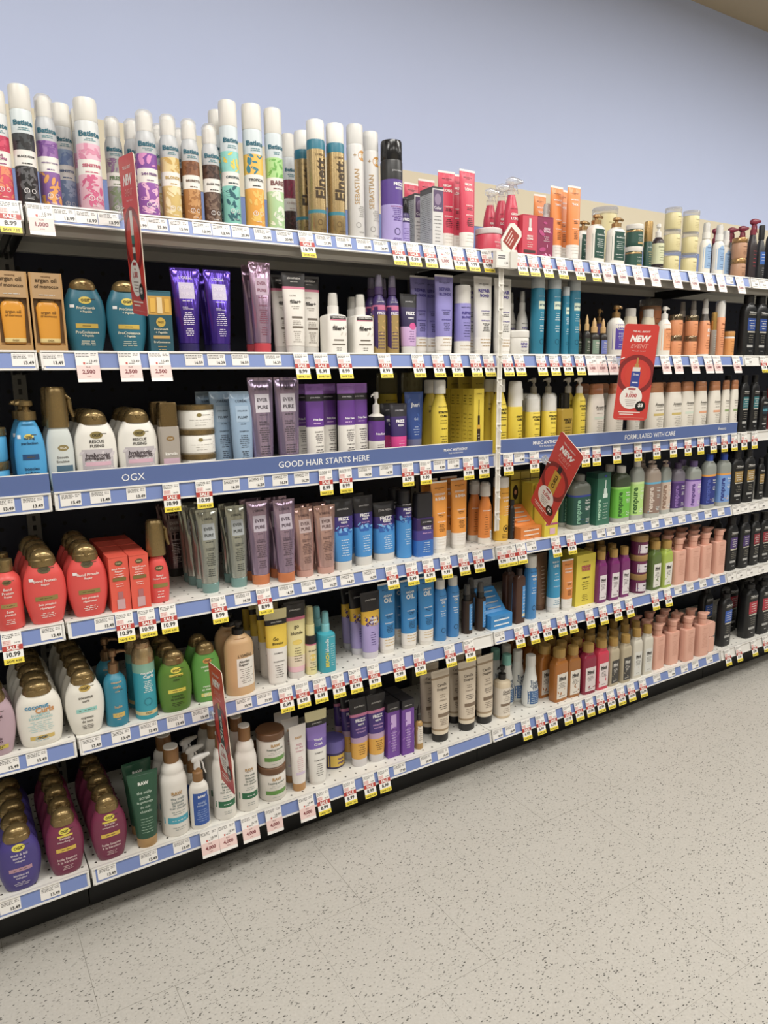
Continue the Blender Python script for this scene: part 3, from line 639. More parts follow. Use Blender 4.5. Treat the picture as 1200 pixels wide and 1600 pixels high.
sp('jarg', 'jar', None, .22, '', '#e9e6df', [(.2, '#2a5348'), (.66, '#2a5348'), (.74, '#b08c5am'), (1, '#2a5348')], [('T', 'SheaMoisture', .5, .4, '#dfe6e2'), ('L', .22, .4, 3, .4, '#dfe6e2'), ('R', -.2, .4, .1, .19, '#b89a62')], 'dark green hair cream jar, pale lid', 'green jars')
sp('jarc', 'jar', None, .24, '', '#e4e1dagt', [(1, '#e3d7a0')], [('T', 'SheaMoisture', .56, .4, '#8a7a4a', .05), ('L', .15, .45, 4, .45, '#a08f5c'), ('P', .15, .4, 3, '#c2a074', .06)], 'pale yellow hair cream jar, clear lid', 'cream jars')
sp('jarc_cream', 'jar', None, .1, '', '#e4e1dagt', [(1, '#dccf98')], [('L', .3, .8, 6, .6, '#a08f5c')], 'large pale yellow jar behind green pumps', 'large cream jar')
sp('bot_goldgreen', 'bottle', 'cyl', .42, 'cap', '#bd9a5em', [(1, '#1f4a40')], [('T', 'SheaMoisture', .46, .7, '#dfe6e2'), ('L', .1, .38, 6, .6, '#c7b27a')], 'slim green serum bottle with gold cap', 'gold-capped serum', {'cf': .49, 'n': 'serum_bottle'})
sp('bot_manuka', 'bottle', 'round', .28, 'pump', '#e6e4de', [(.14, '#2b2226'), (.58, '#d9dcb4'), (1, '#32262b')], [('T', 'SheaMoisture', .5, .66, '#4c5a3a'), ('L', .2, .45, 5, .6, '#6d7a55'), ('L', .03, .1, 2, .5, '#b9b4a8')], 'pale green labelled bottle with dark shoulder', 'pale green label bottle', {'n': 'pump_bottle', 'pl': .2})
shea('mist_blue', 'bottle', 'round', .3, 'mist', '#e9e7e2', '#8fb0d6', desc='light blue labelled spray bottle', short='light blue sprays', lo=.13, hi=.62, txt='#3f5a86', kw={'n': 'spray_bottle', 'cf': .3})
sp('jarp', 'jar', None, .24, '', '#a9814em', [(1, '#b88a6a')], [('T', 'SheaMoisture', .56, .45, '#5c3a28'), ('L', .15, .45, 4, .5, '#6d4a34'), ('G', -.1, .25, .1, '#6d4a34')], 'copper brown hair cream jar, bronze lid', 'copper jars')
sp('trig_dkred', 'bottle', 'long', .26, 'trigger', '#7a1830', [(1, '#2b2226')], [('L', .2, .5, 5, .5, '#c23a44')], 'dark bottle with wine red trigger', 'wine red sprays', {'n': 'spray_bottle'})
sp('spr_black', 'bottle', 'long', .25, 'cap', '#18181a', [(1, '#28292c')], [('R', -.4, .4, .3, .52, '#2f62b0'), ('L', .34, .5, 3, .6, '#e6e8ee'), ('L', .1, .25, 4, .5, '#9a9a9e')], 'black spray bottle with blue label', 'black spray', {'n': 'spray_bottle', 'cf': .3})
def tres(nm, col, desc, short, top='flip', tf=.13, base='#17181a', t2='#c9c3b4', kw=None):
    k = {'n': 'shampoo_bottle', 'cf': .24}
    if kw: k.update(kw)
    sp(nm, 'bottle', 'tre', tf, top, '#141416', [(1, base)], [('T', 'TRESemmé', .71, .66, '#dcdad6', .04, 0, .02), ('R', -.3, .34, .69 - .012, .69 - .008, t2), ('R', -.34, .38, .42, .62, col), ('L', .44, .6, 4, .6, '#e4e2dc', .02), ('R', -.3, .34, .39, .41, t2), ('L', .22, .36, 4, .5, '#8f8a7c'), ('R', -.3, .2, .15, .19, '#a8a8a6'), ('L', .06, .12, 1, .3, '#d8d8d6')], desc, short, k)
tres('tre_blk', '#33353a', 'black oval shampoo bottle at the photo edge', 'black bottles')
tres('tre_blkblue', '#2a478c', 'black shampoo bottle with blue label', 'black bottles')
tres('tre_blkred', '#b04a5e', 'black shampoo bottle with rose label', 'black bottles')
tres('tre_blkteal', '#2f6a70', 'black shampoo bottle with dark teal label', 'black bottles')
tres('tre_sleek', '#20323c', 'short black bottle with blue lettering', 'black bottles')
S['tre_sleek'][6][3:5] = [('T', 'SLEEK', .52, .7, '#5fa9bd', 0, 0, .03)]
tres('tre_dkred', '#a8232e', 'dark red shampoo bottle at the photo edge', 'dark red bottle', base='#7d1a20')
tres('tre_gold', '#9a7b3c', 'black shampoo bottle with gold label', 'black bottles')
tres('tre_golds', '#9a7b3c', 'small black spray bottle with gold label', 'small black bottle')
tres('tre_purp', '#4a3470', 'black shampoo bottle with purple label', 'black bottles')
tres('tre_redl', '#8c2834', 'black shampoo bottle with red label', 'black bottles')
tres('tre_bigblue', '#2a57b0', 'large black pump bottle with blue label', 'large black pump', 'pump', .17, kw={'n': 'pump_bottle'})
tres('tre_big', '#b02a3c', 'large black pump bottle with red label', 'large black pumps', 'pump', .17, kw={'n': 'pump_bottle'})
# second shelf
sp('box_oil', 'box', None, 0, '', '', [(.12, '#b98f55'), (.68, '#6a4c26'), (.77, '#2b3d6e'), (1, '#b9966a')], [('T', 'renewing', .95, .3, '#6a4a24'), ('T', 'argan oil', .90, .66, '#4a3418', 0, 0, .02), ('T', 'of morocco', .83, .74, '#4a3418', 0, 0, .02), ('L', .70, .75, 1, .7, '#d8d4cc')], 'tan oil carton showing amber bottle', 'tan oil cartons', {'win': ('#dd971eg', .1, .66), 'n': 'hair_oil_carton'})
def ogx(nm, preset, col, txt, lines, desc, short, tf=.13, bar='#c7a544', tcap='#8d764am', barz=.36, gold='#d8c04a', z=.70, extra=None, top='dome', kw=None, tc=None):
    D = [('O', 0, z, .15, .09, gold), ('T', 'OGX', z, .2, '#3a3420' if gold != col else txt, 0, 0, .03), ('R', .06, .24, z + .012, z + .02, '#3a3420')]
    for i, l in enumerate(lines[0].split('|')): D.append(('T', l, .60 - .055 * i, min(.56, .066 * len(l)), txt, 0, 0, .02, .038))
    D.append(('R', -.26, .26, barz - .03, barz + .03, bar)); D.append(('L', barz - .02, barz + .02, 1, .4, '#5a4a20'))
    for i, l in enumerate(lines[1].split('|')): D.append(('T', l, .275 - .05 * i, min(.6, .066 * len(l)), txt, 0, 0, .02, .038))
    D.append(('L', .09, .17, 3, .36, txt)); D.append(('R', -.36, -.26, .60, .64, '#f2f2f2')) if extra is None else D.extend(extra)
    sp(nm, 'bottle', preset, tf, top, tcap, [(1, col)], D, desc, short, kw or {})
ogx('ogx_teal', 'oval', '#226a80', '#e6e2c8', ('ProGrowth|+ Peptide', 'ProCroissance|+ Peptide'), 'teal oval shampoo bottle, gold cap', 'teal bottles', .14, '#c9a93c')
sp('box_teal', 'box', None, 0, '', '', [(.62, '#1f5566'), (.92, '#c79a3a'), (1, '#2b6577')], [('O', 0, .5, .2, .2, '#c9a93c'), ('T', 'OGX', .5, .26, '#2e2a18'), ('T', 'ProGrowth', .39, .6, '#e6e2c8'), ('T', '+ Peptide', .33, .5, '#e6e2c8'), ('R', -.35, .35, .235, .285, '#c7a35c'), ('T', 'ProCroissance', .18, .7, '#e6e2c8'), ('L', .03, .13, 2, .5, '#c7a35c'), ('R', -.42, -.2, .66, .88, '#e0b23c'), ('R', -.12, .1, .64, .9, '#ecd7a0'), ('R', .2, .4, .66, .88, '#e0b23c')], 'teal serum carton showing gold vials', 'teal carton', {'n': 'serum_carton'})
def ever(nm, col, sub, cap, desc, short, txt='#47404a', lab='#cfc9d4', low=None, tf=.12, logo="L'ORÉAL", main='EVER|PURE', kw=None):
    D = [('T', logo, .89, .62, txt, 0, 0, .02), ('R', -.36, .36, .64, .83, lab)] + [('T', l, .77 - .075 * i, .52, txt, 0, 0, .02) for i, l in enumerate(main.split('|'))]
    D += [('L', .6, .63, 1, .5, txt), ('T', sub, .53, .5, txt), ('L', .33, .49, 7, .56, txt), ('L', .2, .3, 4, .5, txt)]
    b = [(low, cap), (1, col)] if low else [(1, col)]
    sp(nm, 'tube', None, tf, '', cap, b, D, desc, short, kw or {})
ever('tube_violet', '#5a3fb4mg', 'PURPLE\nCONDITIONER', '#2b2360', 'metallic violet squeeze tube', 'violet tubes', '#e6e0f4', '#c9c2dc', kw={'tw': 1.4})
ever('tube_pinkm', '#b99ab8mg', 'GLOSSING', '#c43a48', 'metallic pink tube with red base', 'metallic pink tube', '#7c3c54', '#b8a0b4')
sp('tube_fill', 'tube', None, .10, '', '#d9d6d1', [(.80, '#eae5dd'), (.83, '#cf6d8c'), (1, '#232022')], [('T', 'JOHN FRIEDA', .93, .74, '#e8e4e0', 0, 0, .02), ('L', .88, .9, 1, .5, '#b8b4b0'), ('T', 'ULTRA', .72, .34, '#8b8580', -.12), ('T', 'filler+', .645, .6, '#2c2826', 0, 0, .03), ('L', .55, .6, 2, .5, '#a39c94'), ('R', -.25, .35, .44, .465, '#6e645a'), ('L', .36, .42, 3, .5, '#a39c94'), ('R', -.25, .35, .32, .345, '#6e645a'), ('L', .14, .29, 6, .5, '#a39c94')], 'white tube with black top', 'black-topped tubes')
sp('spr_fill', 'bottle', 'rect', .34, 'mist', '#e8e5df', [(1, '#ebe7df')], [('R', -.4, .4, .56, .62, '#3c3434'), ('T', 'JOHN FRIEDA', .59, .6, '#e8e4e0'), ('R', -.4, .4, .545, .56, '#d77a96'), ('T', 'filler+', .42, .6, '#2c2826', 0, 0, .03), ('P', .3, .5, 4, '#dcd6cc', .08), ('R', -.25, .25, .22, .24, '#6e645a'), ('R', -.32, .32, .15, .17, '#6e645a'), ('L', .05, .12, 2, .3, '#8b8580')], 'white rectangular spray bottle', 'rectangular white sprays', {'n': 'spray_bottle', 'cf': .25, 'cc': '#e4e2dcgt'})
sp('spr_frizz', 'bottle', 'round', .24, 'mist', '#46345e', [(.5, '#a58a50'), (.56, '#6a4a8c'), (.62, '#c86a92'), (1, '#3d2b66')], [('T', 'JOHN FRIEDA', .66, .6, '#d8d4dc'), ('T', 'FRIZZ', .52, .66, '#f0ecf4', 0, 0, .03), ('P', .25, .5, 5, '#c8a060', .16), ('L', .06, .3, 6, .6, '#3d2b66'), ('R', -.49, -.3, .0, .6, '#3b2560')], 'dark purple and bronze spray bottle', 'purple sprays', {'n': 'spray_bottle', 'cf': .3, 'cc': '#dcdae0gt'})
sp('tube_frzs', 'tube', None, .14, '', '#dcdad8', [(.46, '#c9a5d4'), (.74, '#2e2450'), (.78, '#2e2450'), (1, '#232225')], [('T', 'JOHN FRIEDA', .87, .6, '#d0ced2'), ('T', 'FRIZZ', .68, .66, '#f4f2f6', 0, 0, .04), ('T', 'ease', .6, .4, '#f4f2f6'), ('O', .1, .47, .25, .2, '#d34a92'), ('L', .2, .4, 5, .5, '#7a5a92')], 'small black and lilac tube', 'small lilac tube')
marc('tube_blnd', '#8d86c9', 'REPAIR|BLONDE', '#3c3868', desc='lavender squeeze tube', short='lavender tubes', tcol='#4a3f94', script='#b99a6a')
marc('tube_bond', '#e7e4de', 'REPAIR|BOND', '#3a3a3e', desc='white squeeze tube, purple lettering', short='white tubes', tcol='#4e3f96', script='#b99a6a')
sp('foam_blnd', 'bottle', 'cyl', .26, 'can', '#e9e6e0', [(.2, '#eeeae2'), (1, '#8d86c9')], [('T', 'MARC ANTHONY', .68, .7, '#3c3868'), ('T', 'REPAIR', .6, .66, '#4a3f94', 0, 0, .03), ('T', 'BLONDE', .54, .66, '#4a3f94', 0, 0, .03), ('L', .25, .48, 6, .5, '#3c3868'), ('L', .06, .16, 2, .8, '#b99a6a')], 'lavender foam bottle with white cap', 'lavender foam', {'n': 'foam_bottle', 'cf': .49})
sp('spr_bond', 'bottle', 'long', .28, 'mist', '#e4e2de', [(1, '#dedbd5')], [('T', 'MARC ANTHONY', .5, .7, '#4a4a4e'), ('T', 'REPAIR', .43, .66, '#4e3f96', 0, 0, .03), ('T', 'BOND', .38, .5, '#4e3f96', 0, 0, .03), ('L', .1, .33, 6, .5, '#6a6a6e')], 'white spray bottle, purple lettering', 'white sprays', {'n': 'spray_bottle', 'cc': '#dededcgt'})
sp('jar_bond', 'jar', None, .28, '', '#e9e6e0', [(1, '#e4e1da')], [('T', 'MARC ANTHONY', .56, .34, '#4a4a4e'), ('T', 'REPAIR', .46, .36, '#4e3f96', 0, 0, .04), ('T', 'BOND', .34, .3, '#4e3f96', 0, 0, .04), ('L', .12, .22, 2, .4, '#8a8a8e'), ('L', .12, .6, 8, .12, '#4a4a4e', .4)], 'white mask jar, purple lettering', 'white jar')
def teal(nm, desc, kw): sp(nm, 'can', 'can', .13, 'can', '#b4babd', [(1, '#1f7f9e')], [('T', 'MARC ANTHONY', .76, .6, '#cfe2e8'), ('R', -.3, .3, .60, .70, '#d8e6d0'), ('T', 'STYLE', .65, .5, '#1f5f7e', 0, 0, .04), ('L', .45, .56, 4, .5, '#cfe2e8'), ('L', .3, .4, 3, .5, '#cfe2e8'), ('G', 0, .18, .2, '#0f4a66')], desc, 'teal cans', kw)
teal('can_teal', 'tall teal dry shampoo can', {'n': 'hairspray_can'}); teal('can_teals', 'thin teal can between taller ones', {'n': 'hairspray_can'})
def drop(nm, col, lab, desc, short, cap='#c9a36a', kw=None): sp(nm, 'bottle', 'round', .38, 'dropper', cap, [(1, col)], [('R', -.44, .44, .05, .42, lab), ('T', 'Shea', .34, .5, '#e8e4da'), ('L', .1, .28, 4, .6, '#e0dcd2')], desc, short, kw or {'n': 'dropper_bottle'})
drop('drop_dk', '#2a2622', '#3d4a3c', 'small dark dropper bottle with tan cap', 'dark droppers'); drop('drop_gr', '#2a2622', '#7d9684', 'dark dropper bottle with sage label', 'sage dropper'); drop('drop_bl', '#2a2622', '#6f7cc0', 'dark dropper bottle with periwinkle label', 'periwinkle dropper')
shea('pump_gold', 'bottle', 'round', .3, 'pump', '#b08c5am', '#4b3a7c', '#6a5a8e', 'purple bottle with gold pump at back', 'gold pump', kw={'n': 'pump_bottle', 'pd': 1})
shea('pump_purp', 'bottle', 'round', .24, 'pump', '#b08c5am', '#5847a6', desc='white pump bottle with purple label', short='purple label pump', kw={'n': 'pump_bottle', 'pd': 1}, hi=.62)
shea('bot_clearo', 'bottle', 'ave', .17, 'cap', '#d9d6d0', '#e3d9c2', '#d8cfb6', 'clear cream bottle with grey flip cap', 'clear bottles', txt='#b07a4a', kw={'cf': .34, 'cflat': 1})
sp('jar_orbig', 'jar', None, .12, '', '#d9d6d0gt', [(.8, '#dd8a58'), (1, '#b88a6a')], [('L', .3, .7, 5, .5, '#8a4a28')], 'large orange jar at the back', 'large orange jar')
shea('pump_or', 'bottle', 'round', .25, 'pump', '#e9e6e0', '#e79a66', desc='white pump bottle with peach label', short='peach pump', txt='#8a4a28', kw={'n': 'pump_bottle', 'pd': 1}, hi=.64)
sp('jaro', 'jar', None, .26, '', '#b8a88amt', [(1, '#df9260')], [('T', 'SheaMoisture', .56, .45, '#8a4a28'), ('L', .15, .45, 4, .5, '#8a4a28')], 'peach hair cream jar, bronze lid', 'peach jars')
sp('jarl', 'jar', None, .2, '', '#c08a44', [(.72, '#e09a52'), (.8, '#e4e1da'), (1, '#e4e1da')], [('T', 'SheaMoisture', .6, .5, '#8a4a28'), ('L', .15, .5, 5, .5, '#8a4a28')], 'single amber hair cream jar beside black bottles', 'amber jar')
sp('spr_or', 'bottle', 'long', .26, 'mist', '#dcdad6', [(.04, '#dcdad6'), (.62, '#e79a6a'), (1, '#4c4640')], [('T', 'Shea', .56, .4, '#8a4a28'), ('T', 'KI', .45, .3, '#f4ece4', 0, 0, .04), ('T', 'HA', .36, .3, '#f4ece4', 0, 0, .04), ('L', .12, .3, 4, .5, '#8a4a28')], 'peach spray bottle with clear sprayer', 'peach sprays', {'n': 'spray_bottle', 'cc': '#dcdcdcgt'})
sp('bot_goldtube', 'bottle', 'cyl', .4, 'cap', '#c49a4em', [(1, '#8c857c')], [('L', .1, .5, 8, .6, '#cfcac2')], 'thin grey tube with gold cap', 'thin gold tube', {'cf': .47, 'n': 'serum_tube'})
sp('foam_or', 'bottle', 'cyl', .3, 'clearcap', '#e6e4e0', [(1, '#e79a6a')], [('T', 'Shea', .58, .5, '#8a4a28'), ('L', .15, .52, 9, .6, '#8a4a28')], 'peach foam bottle with clear dome cap', 'peach foam', {'n': 'foam_bottle', 'cf': .47})
# third shelf
sp('jar_blue', 'jar', None, .24, '', '#8d764am', [(1, '#4aa6d8')], [('T', 'OGX', .62, .2, '#e8d070'), ('L', .15, .5, 4, .4, '#e8f2f8')], 'sky blue hair cream jar, gold lid', 'sky blue jars')
ogx('bot_curl', 'curl', '#3f9ed6', '#173a5a', ('curling|perfection', 'boucles|parfaites'), 'sky blue curling bottle, gold pump', 'sky blue bottle', .2, '#1f4a78', '#8d764am', .40, '#d8c04a', .62, top='pump', kw={'n': 'pump_bottle', 'pl': .3, 'cf': .3})
sp('mist_gold', 'bottle', 'resc', .38, 'goldhead', '#8d764am', [(1, '#cfd6d4')], [('O', .1, .42, .2, .12, '#8a7a4a'), ('T', 'OGX', .42, .24, '#f0ecdc', .1), ('T', 'Smooth', .33, .4, '#4a4640', .05), ('T', 'Emulsion', .29, .45, '#4a4640', .05), ('R', -.2, .4, .19, .25, '#4a6a80'), ('L', .05, .16, 3, .5, '#4a4640')], 'pale mist bottle with large gold spray head', 'gold-headed mist', {'n': 'spray_bottle'})
ogx('ogx_resc', 'resc', '#ece9e1', '#3a3434', ('RESCUE|FUSING', ''), 'white oval bottle, grey and pink label', 'grey-label bottles', .17, '#d9b8cc', barz=.36, gold='#8a7a44', extra=[('R', -.36, .36, .06, .5, '#b9b2b8'), ('P', .08, .48, 12, '#cfc8cc', .12), ('T', 'hyaluronic', .42, .56, '#4a4046', 0, 0, .04), ('T', 'provitamin B5', .38, .6, '#4a4046', 0, 0, .04), ('R', -.3, .3, .29, .34, '#d8aebf'), ('T', 'hyaluronique', .22, .62, '#4a4046', 0, 0, .04), ('L', .1, .17, 2, .5, '#5a5056')], z=.68)
sp('bot_sqgold', 'bottle', 'mon', .3, 'sqcap', '#75603am', [(1, '#a39a90')], [('O', 0, .55, .2, .12, '#8a6a3a'), ('T', 'OGX', .55, .24, '#e8dcc0'), ('T', 'keratin', .36, .6, '#f0ece6', 0, 0, .03), ('R', -.4, .4, .22, .3, '#c8a8ba'), ('T', 'kératine', .15, .6, '#f0ece6', 0, 0, .03), ('L', .04, .1, 2, .5, '#f0ece6')], 'small taupe serum bottle, square gold cap', 'taupe serum', {'n': 'serum_bottle'})
sp('jar_resc', 'jar', None, .2, '', '#8d764am', [(1, '#ebe8e0')], [('O', -.05, .6, .07, .05, '#8a7a44'), ('T', 'RESCUE FUSING', .6, .25, '#3a3434', .15), ('L', .15, .45, 3, .6, '#6a605a'), ('L', .2, .7, 8, .12, '#8a6a80', .38)], 'wide white mask jar, gold lid', 'white mask jars')
ever('tube_ltb', '#8fa9c4g', 'SHAMPOO', '#6d7f92', 'pale blue tube with grey base', 'pale blue tubes', '#3f4c5c', '#9cb4cc', main='HYALURON|PLUMP')
ever('tube_lilac', '#a795b4mg', 'VOLUME\nSHAMPOO', '#6b5a74', 'tall metallic lilac tube', 'lilac tubes')
sp('tube_fpurp', 'tube', None, .02, '', '#e8e4de', [(.50, '#e9e5de'), (.80, '#65368f'), (.88, '#1f1c22'), (1, '#8e5cb4')], [('T', 'JOHN FRIEDA', .84, .6, '#d8d4dc'), ('T', 'Frizz Ease', .585, .6, '#f4f0f8', .1, 0, .03), ('L', .52, .56, 1, .6, '#d8b4e0'), ('T', 'SHAMPOO', .44, .5, '#3a3438', .1), ('L', .3, .42, 5, .5, '#6a6468', .1), ('T', 'SHAMPOOING', .27, .5, '#3a3438', .1), ('L', .08, .24, 6, .5, '#6a6468', .1)], 'purple and white tube', 'purple-white tubes', {'tw': 1.12})
sp('pump_frz', 'bottle', 'rect', .3, 'pump', '#dcd9d4', [(.32, '#e6e2db'), (.6, '#65368f'), (.66, '#1f1c22'), (1, '#d8d4cc')], [('T', 'Frizz Ease', .42, .7, '#f4f0f8', 0, 0, .03), ('L', .05, .28, 7, .6, '#5a5458')], 'purple and white pump bottle', 'purple-white pump', {'n': 'pump_bottle', 'nn': 3, 'pl': .35})
sp('tube_dkpink', 'tube', None, .08, '', '#4a2f7c', [(.44, '#d63a8c'), (.78, '#3b2a66'), (1, '#2a2830')], [('T', 'JOHN FRIEDA', .88, .6, '#c8c4cc'), ('T', 'FRIZZ', .7, .6, '#f4f2f6', 0, 0, .04), ('T', 'ease', .63, .4, '#f4f2f6'), ('L', .15, .38, 5, .5, '#f0b8d6')], 'small black, purple and pink tube', 'pink-bottomed tubes')
sp('tube_blueg', 'tube', None, .04, '', '#c98a5a', [(.14, '#d8a27a'), (.3, '#6a6f94'), (1, '#2c4c94')], [('T', 'Jheri', .8, .7, '#e8ecf4', 0, 0, .03), ('T', 'Gel', .6, .3, '#b8c8e4'), ('L', .35, .5, 4, .5, '#b8c8e4'), ('P', .5, .9, 4, '#3f66b4', .2)], 'royal blue gel tube fading to peach', 'blue gel tube', {'tw': 1.5})
def strict(nm, *a, **k): pass
YD = [('T', 'MARC ANTHONY', .66, .6, '#3a3410'), ('T', 'STRICTLY', .59, .66, '#1e1a10', 0, 0, .05), ('T', 'CURLS', .545, .5, '#1e1a10', 0, 0, .05), ('L', .44, .5, 2, .5, '#3a3410'), ('L', .36, .4, 1, .5, '#1e1a10'), ('L', .12, .3, 5, .5, '#5a5014')]
sp('jug_yel', 'jar', None, .26, '', '#e6dc9cgt', [(1, '#d8c21e')], YD, 'large yellow canister at the back', 'yellow canisters')
sp('foam_yel', 'bottle', 'long', .17, 'can', '#e8e6de', [(1, '#e2c826')], YD, 'yellow curl foam can', 'yellow foam', {'n': 'mousse_can', 'cf': .36})
sp('box_yel', 'box', None, 0, '', '', [(1, '#e0c62a')], [('R', -.16, .16, .08, .42, '#3a2c1e'), ('R', -.1, .1, .42, .6, '#2a2018'), ('R', -.04, .04, .6, .84, '#1c1610'), ('R', -.16, .16, .4, .46, '#d8a81e'), ('L', .12, .34, 5, .26, '#d8d0b8'), ('L', .9, .95, 1, .6, '#3a3410')], 'yellow oil carton with dark bottle picture', 'yellow oil cartons', {'side': [('L', .75, .92, 4, .3, '#5a5014', -.25), ('L', .75, .92, 4, .3, '#5a5014', .2), ('L', .1, .65, 9, .3, '#8a7c1c', -.25), ('L', .1, .65, 9, .3, '#8a7c1c', .2), ('R', -.02, -.01, .02, .98, '#b8a81c')]})
sp('tube_yel', 'tube', None, .06, '', '#e8e6de', [(1, '#d4bc24')], [('T', 'MARC ANTHONY', .9, .6, '#3a3410'), ('T', 'STRICTLY', .82, .8, '#1e1a10', 0, 0, .05), ('T', 'CURLS', .76, .6, '#1e1a10', 0, 0, .05), ('L', .3, .66, 6, .5, '#3a3410')], 'tall yellow tube at back', 'yellow tubes')
sp('mist_yel', 'bottle', 'cyl', .36, 'goldhead', '#e6e3dc', [(1, '#e2c826')], [('T', 'STRICTLY', .5, .6, '#1e1a10', .1, 0, .05), ('T', 'CURLS', .46, .5, '#1e1a10', .1, 0, .05), ('L', .1, .4, 7, .4, '#3a3410', .1)], 'yellow mist bottle, tall white spray head', 'white-headed mist', {'n': 'spray_bottle'})
sp('jarcap_yel', 'bottle', 'cyl', .32, 'clearcap', '#f0eee8', [(1, '#e2c826')], YD, 'yellow curl cream bottle, clear cap', 'yellow cream bottles', {'n': 'cream_bottle', 'cf': .48})
sp('pump_yel', 'bottle', 'round', .22, 'pump', '#e9e6df', [(1, '#e6cd28')], YD, 'yellow pump bottle with white pump', 'yellow pumps', {'n': 'pump_bottle', 'pl': .5})
sp('bot_amb', 'bottle', 'mon', .28, 'cap', '#17150fg', [(1, '#a88a1e')], [('T', 'STRICTLY', .52, .7, '#1e1a10', 0, 0, .05), ('T', 'CURLS', .47, .5, '#1e1a10', 0, 0, .05), ('L', .1, .4, 6, .6, '#3a3410')], 'amber oil bottle, black cap', 'amber oil bottle', {'cf': .3, 'n': 'hair_oil_bottle', 'cflat': 1})
def aveeno(nm, col, desc): sp(nm, 'bottle', 'ave', .17, 'bigcap', '#a96e45', [(1, '#e6e0d4')], [('T', 'Aveeno', .62, .6, '#6e6a62', .05, 0, .02), ('L', .56, .59, 1, .6, '#7a766e', .05), ('R', -.3, .4, .42, .46, col), ('L', .12, .40, 9, .5, '#a8a298', .1), ('L', .5, .54, 1, .5, '#9a948a', .05), ('O', .28, .1, .09, .09, '#6a665e')], desc, 'copper-capped bottles')
aveeno('ave_a', '#cfdccb', 'cream shampoo bottle, green stripe, copper cap'); aveeno('ave_b', '#cbb468', 'cream shampoo bottle, gold stripe, copper cap'); aveeno('ave_c', '#e0a07a', 'cream shampoo bottle, peach stripe, copper cap'); aveeno('ave_d', '#8aa06a', 'slim cream bottle, olive stripe, copper cap')
sp('tube_ave', 'tube', None, .06, '', '#e4e0d8', [(1, '#ddd9d0')], [('T', 'Aveeno', .6, .6, '#6e6a62'), ('L', .1, .5, 9, .5, '#a8a298')], 'plain cream tube under the red sign', 'cream tube')
# fourth shelf
ogx('pump_red', 'round', '#d8453f', '#f0e4dc', ('Bond|Protein|Repair', 'Soin|protéiné'), 'coral bottle, square gold pump', 'coral pump', .16, '#a08448', top='cap', gold='#6a5a30', z=.70, kw={'n': 'pump_bottle', 'cf': .28})
ogx('ogx_red', 'oval', '#dd4a45', '#f4e8e0', ('Bond Protein|Repair', 'Soin protéiné|réparateur'), 'coral red oval bottle, gold cap', 'coral bottles', .2, '#8a7a3c', gold='#5a5030', z=.74)
sp('box_red', 'box', None, 0, '', '', [(1, '#e4543f')], [('O', .02, .88, .2, .13, '#5a5030'), ('T', 'OGX', .88, .26, '#e8d8a0'), ('T', 'Bond Protein', .78, .7, '#f4e8e0'), ('T', 'Repair', .73, .4, '#f4e8e0'), ('R', -.34, .34, .56, .62, '#7a6a34'), ('L', .62, .7, 2, .6, '#f4e8e0'), ('R', -.2, .2, .04, .22, '#c9a0a4'), ('R', -.13, .13, .22, .36, '#b06a6c'), ('L', .44, .52, 2, .5, '#f4e8e0')], 'coral serum carton with spray picture', 'coral cartons', {'n': 'serum_carton'})
sp('mist_redg', 'bottle', 'curl', .42, 'goldhead', '#8d764am', [(1, '#dd4a45')], [('O', 0, .43, .2, .12, '#5a5030'), ('T', 'OGX', .43, .24, '#e8d8a0'), ('T', 'Bond', .34, .3, '#f4e8e0'), ('T', 'Protein Repair', .3, .6, '#f4e8e0'), ('R', -.3, .35, .19, .24, '#8a7a3c'), ('L', .06, .16, 3, .4, '#f4e8e0')], 'coral mist bottle, tall gold spray head', 'coral mist', {'n': 'spray_bottle'})
ever('tube_brn', '#6f5a5cmg', 'SHAMPOO', '#2f302e', 'smoky brown foil tube', 'smoky tube', '#e0d8d4', '#8a7a78')
ever('tube_green', '#a9ada4mg', 'CLARIFYING\nSHAMPOO', '#6f9490g', 'silver green foil tube', 'silver green tubes', '#3a3e3c', '#aab0b4')
ever('tube_lilor', '#a58ea8mg', 'COLOUR\nSHAMPOO', '#c8743f', 'metallic lilac tube, orange base', 'orange-based tubes', '#50404e', '#b8aebc')
ever('tube_rose', '#c9a29cmg', 'BOND REPAIR\nSHAMPOO', '#c29488', 'metallic rose foil tube', 'rose tubes', '#5a4040', '#b9a4a4', tf=.1)
def dream(nm, kind, preset, tf, top, tc, desc, short, kw, z0=0): sp(nm, kind, preset, tf, top, tc, [(.56, '#3f8fd2'), (.76, '#3c2f7a'), (1, '#26252b')], [('P', .5, .62, 8, '#2a5fae', .2), ('P', .54, .64, 5, '#6fb0e4', .16), ('T', 'JOHN FRIEDA', .86 if kind == 'tube' else .8, .66, '#d8d6da'), ('T', 'FRIZZ', .73, .6, '#f4f2f6', 0, 0, .04), ('T', 'ease', .68, .36, '#f4f2f6'), ('T', 'dream curls', .63, .5, '#d4a8d8'), ('L', .2, .45, 7, .5, '#d4e6f4')], desc, short, kw)
dream('tube_dream', 'tube', None, .13, '', '#dad7d2', 'blue and indigo tube, black top', 'blue-indigo tubes', {}); dream('tube_mask', 'tube', None, .13, '', '#dad7d2', 'wide blue and indigo tube, black top', 'wide blue tube', {'tw': 1.1})
dream('spr_dream', 'bottle', 'cyl', .2, 'can', '#222126', 'blue and indigo spray, black cap', 'blue-indigo spray', {'n': 'spray_bottle', 'cf': .4})
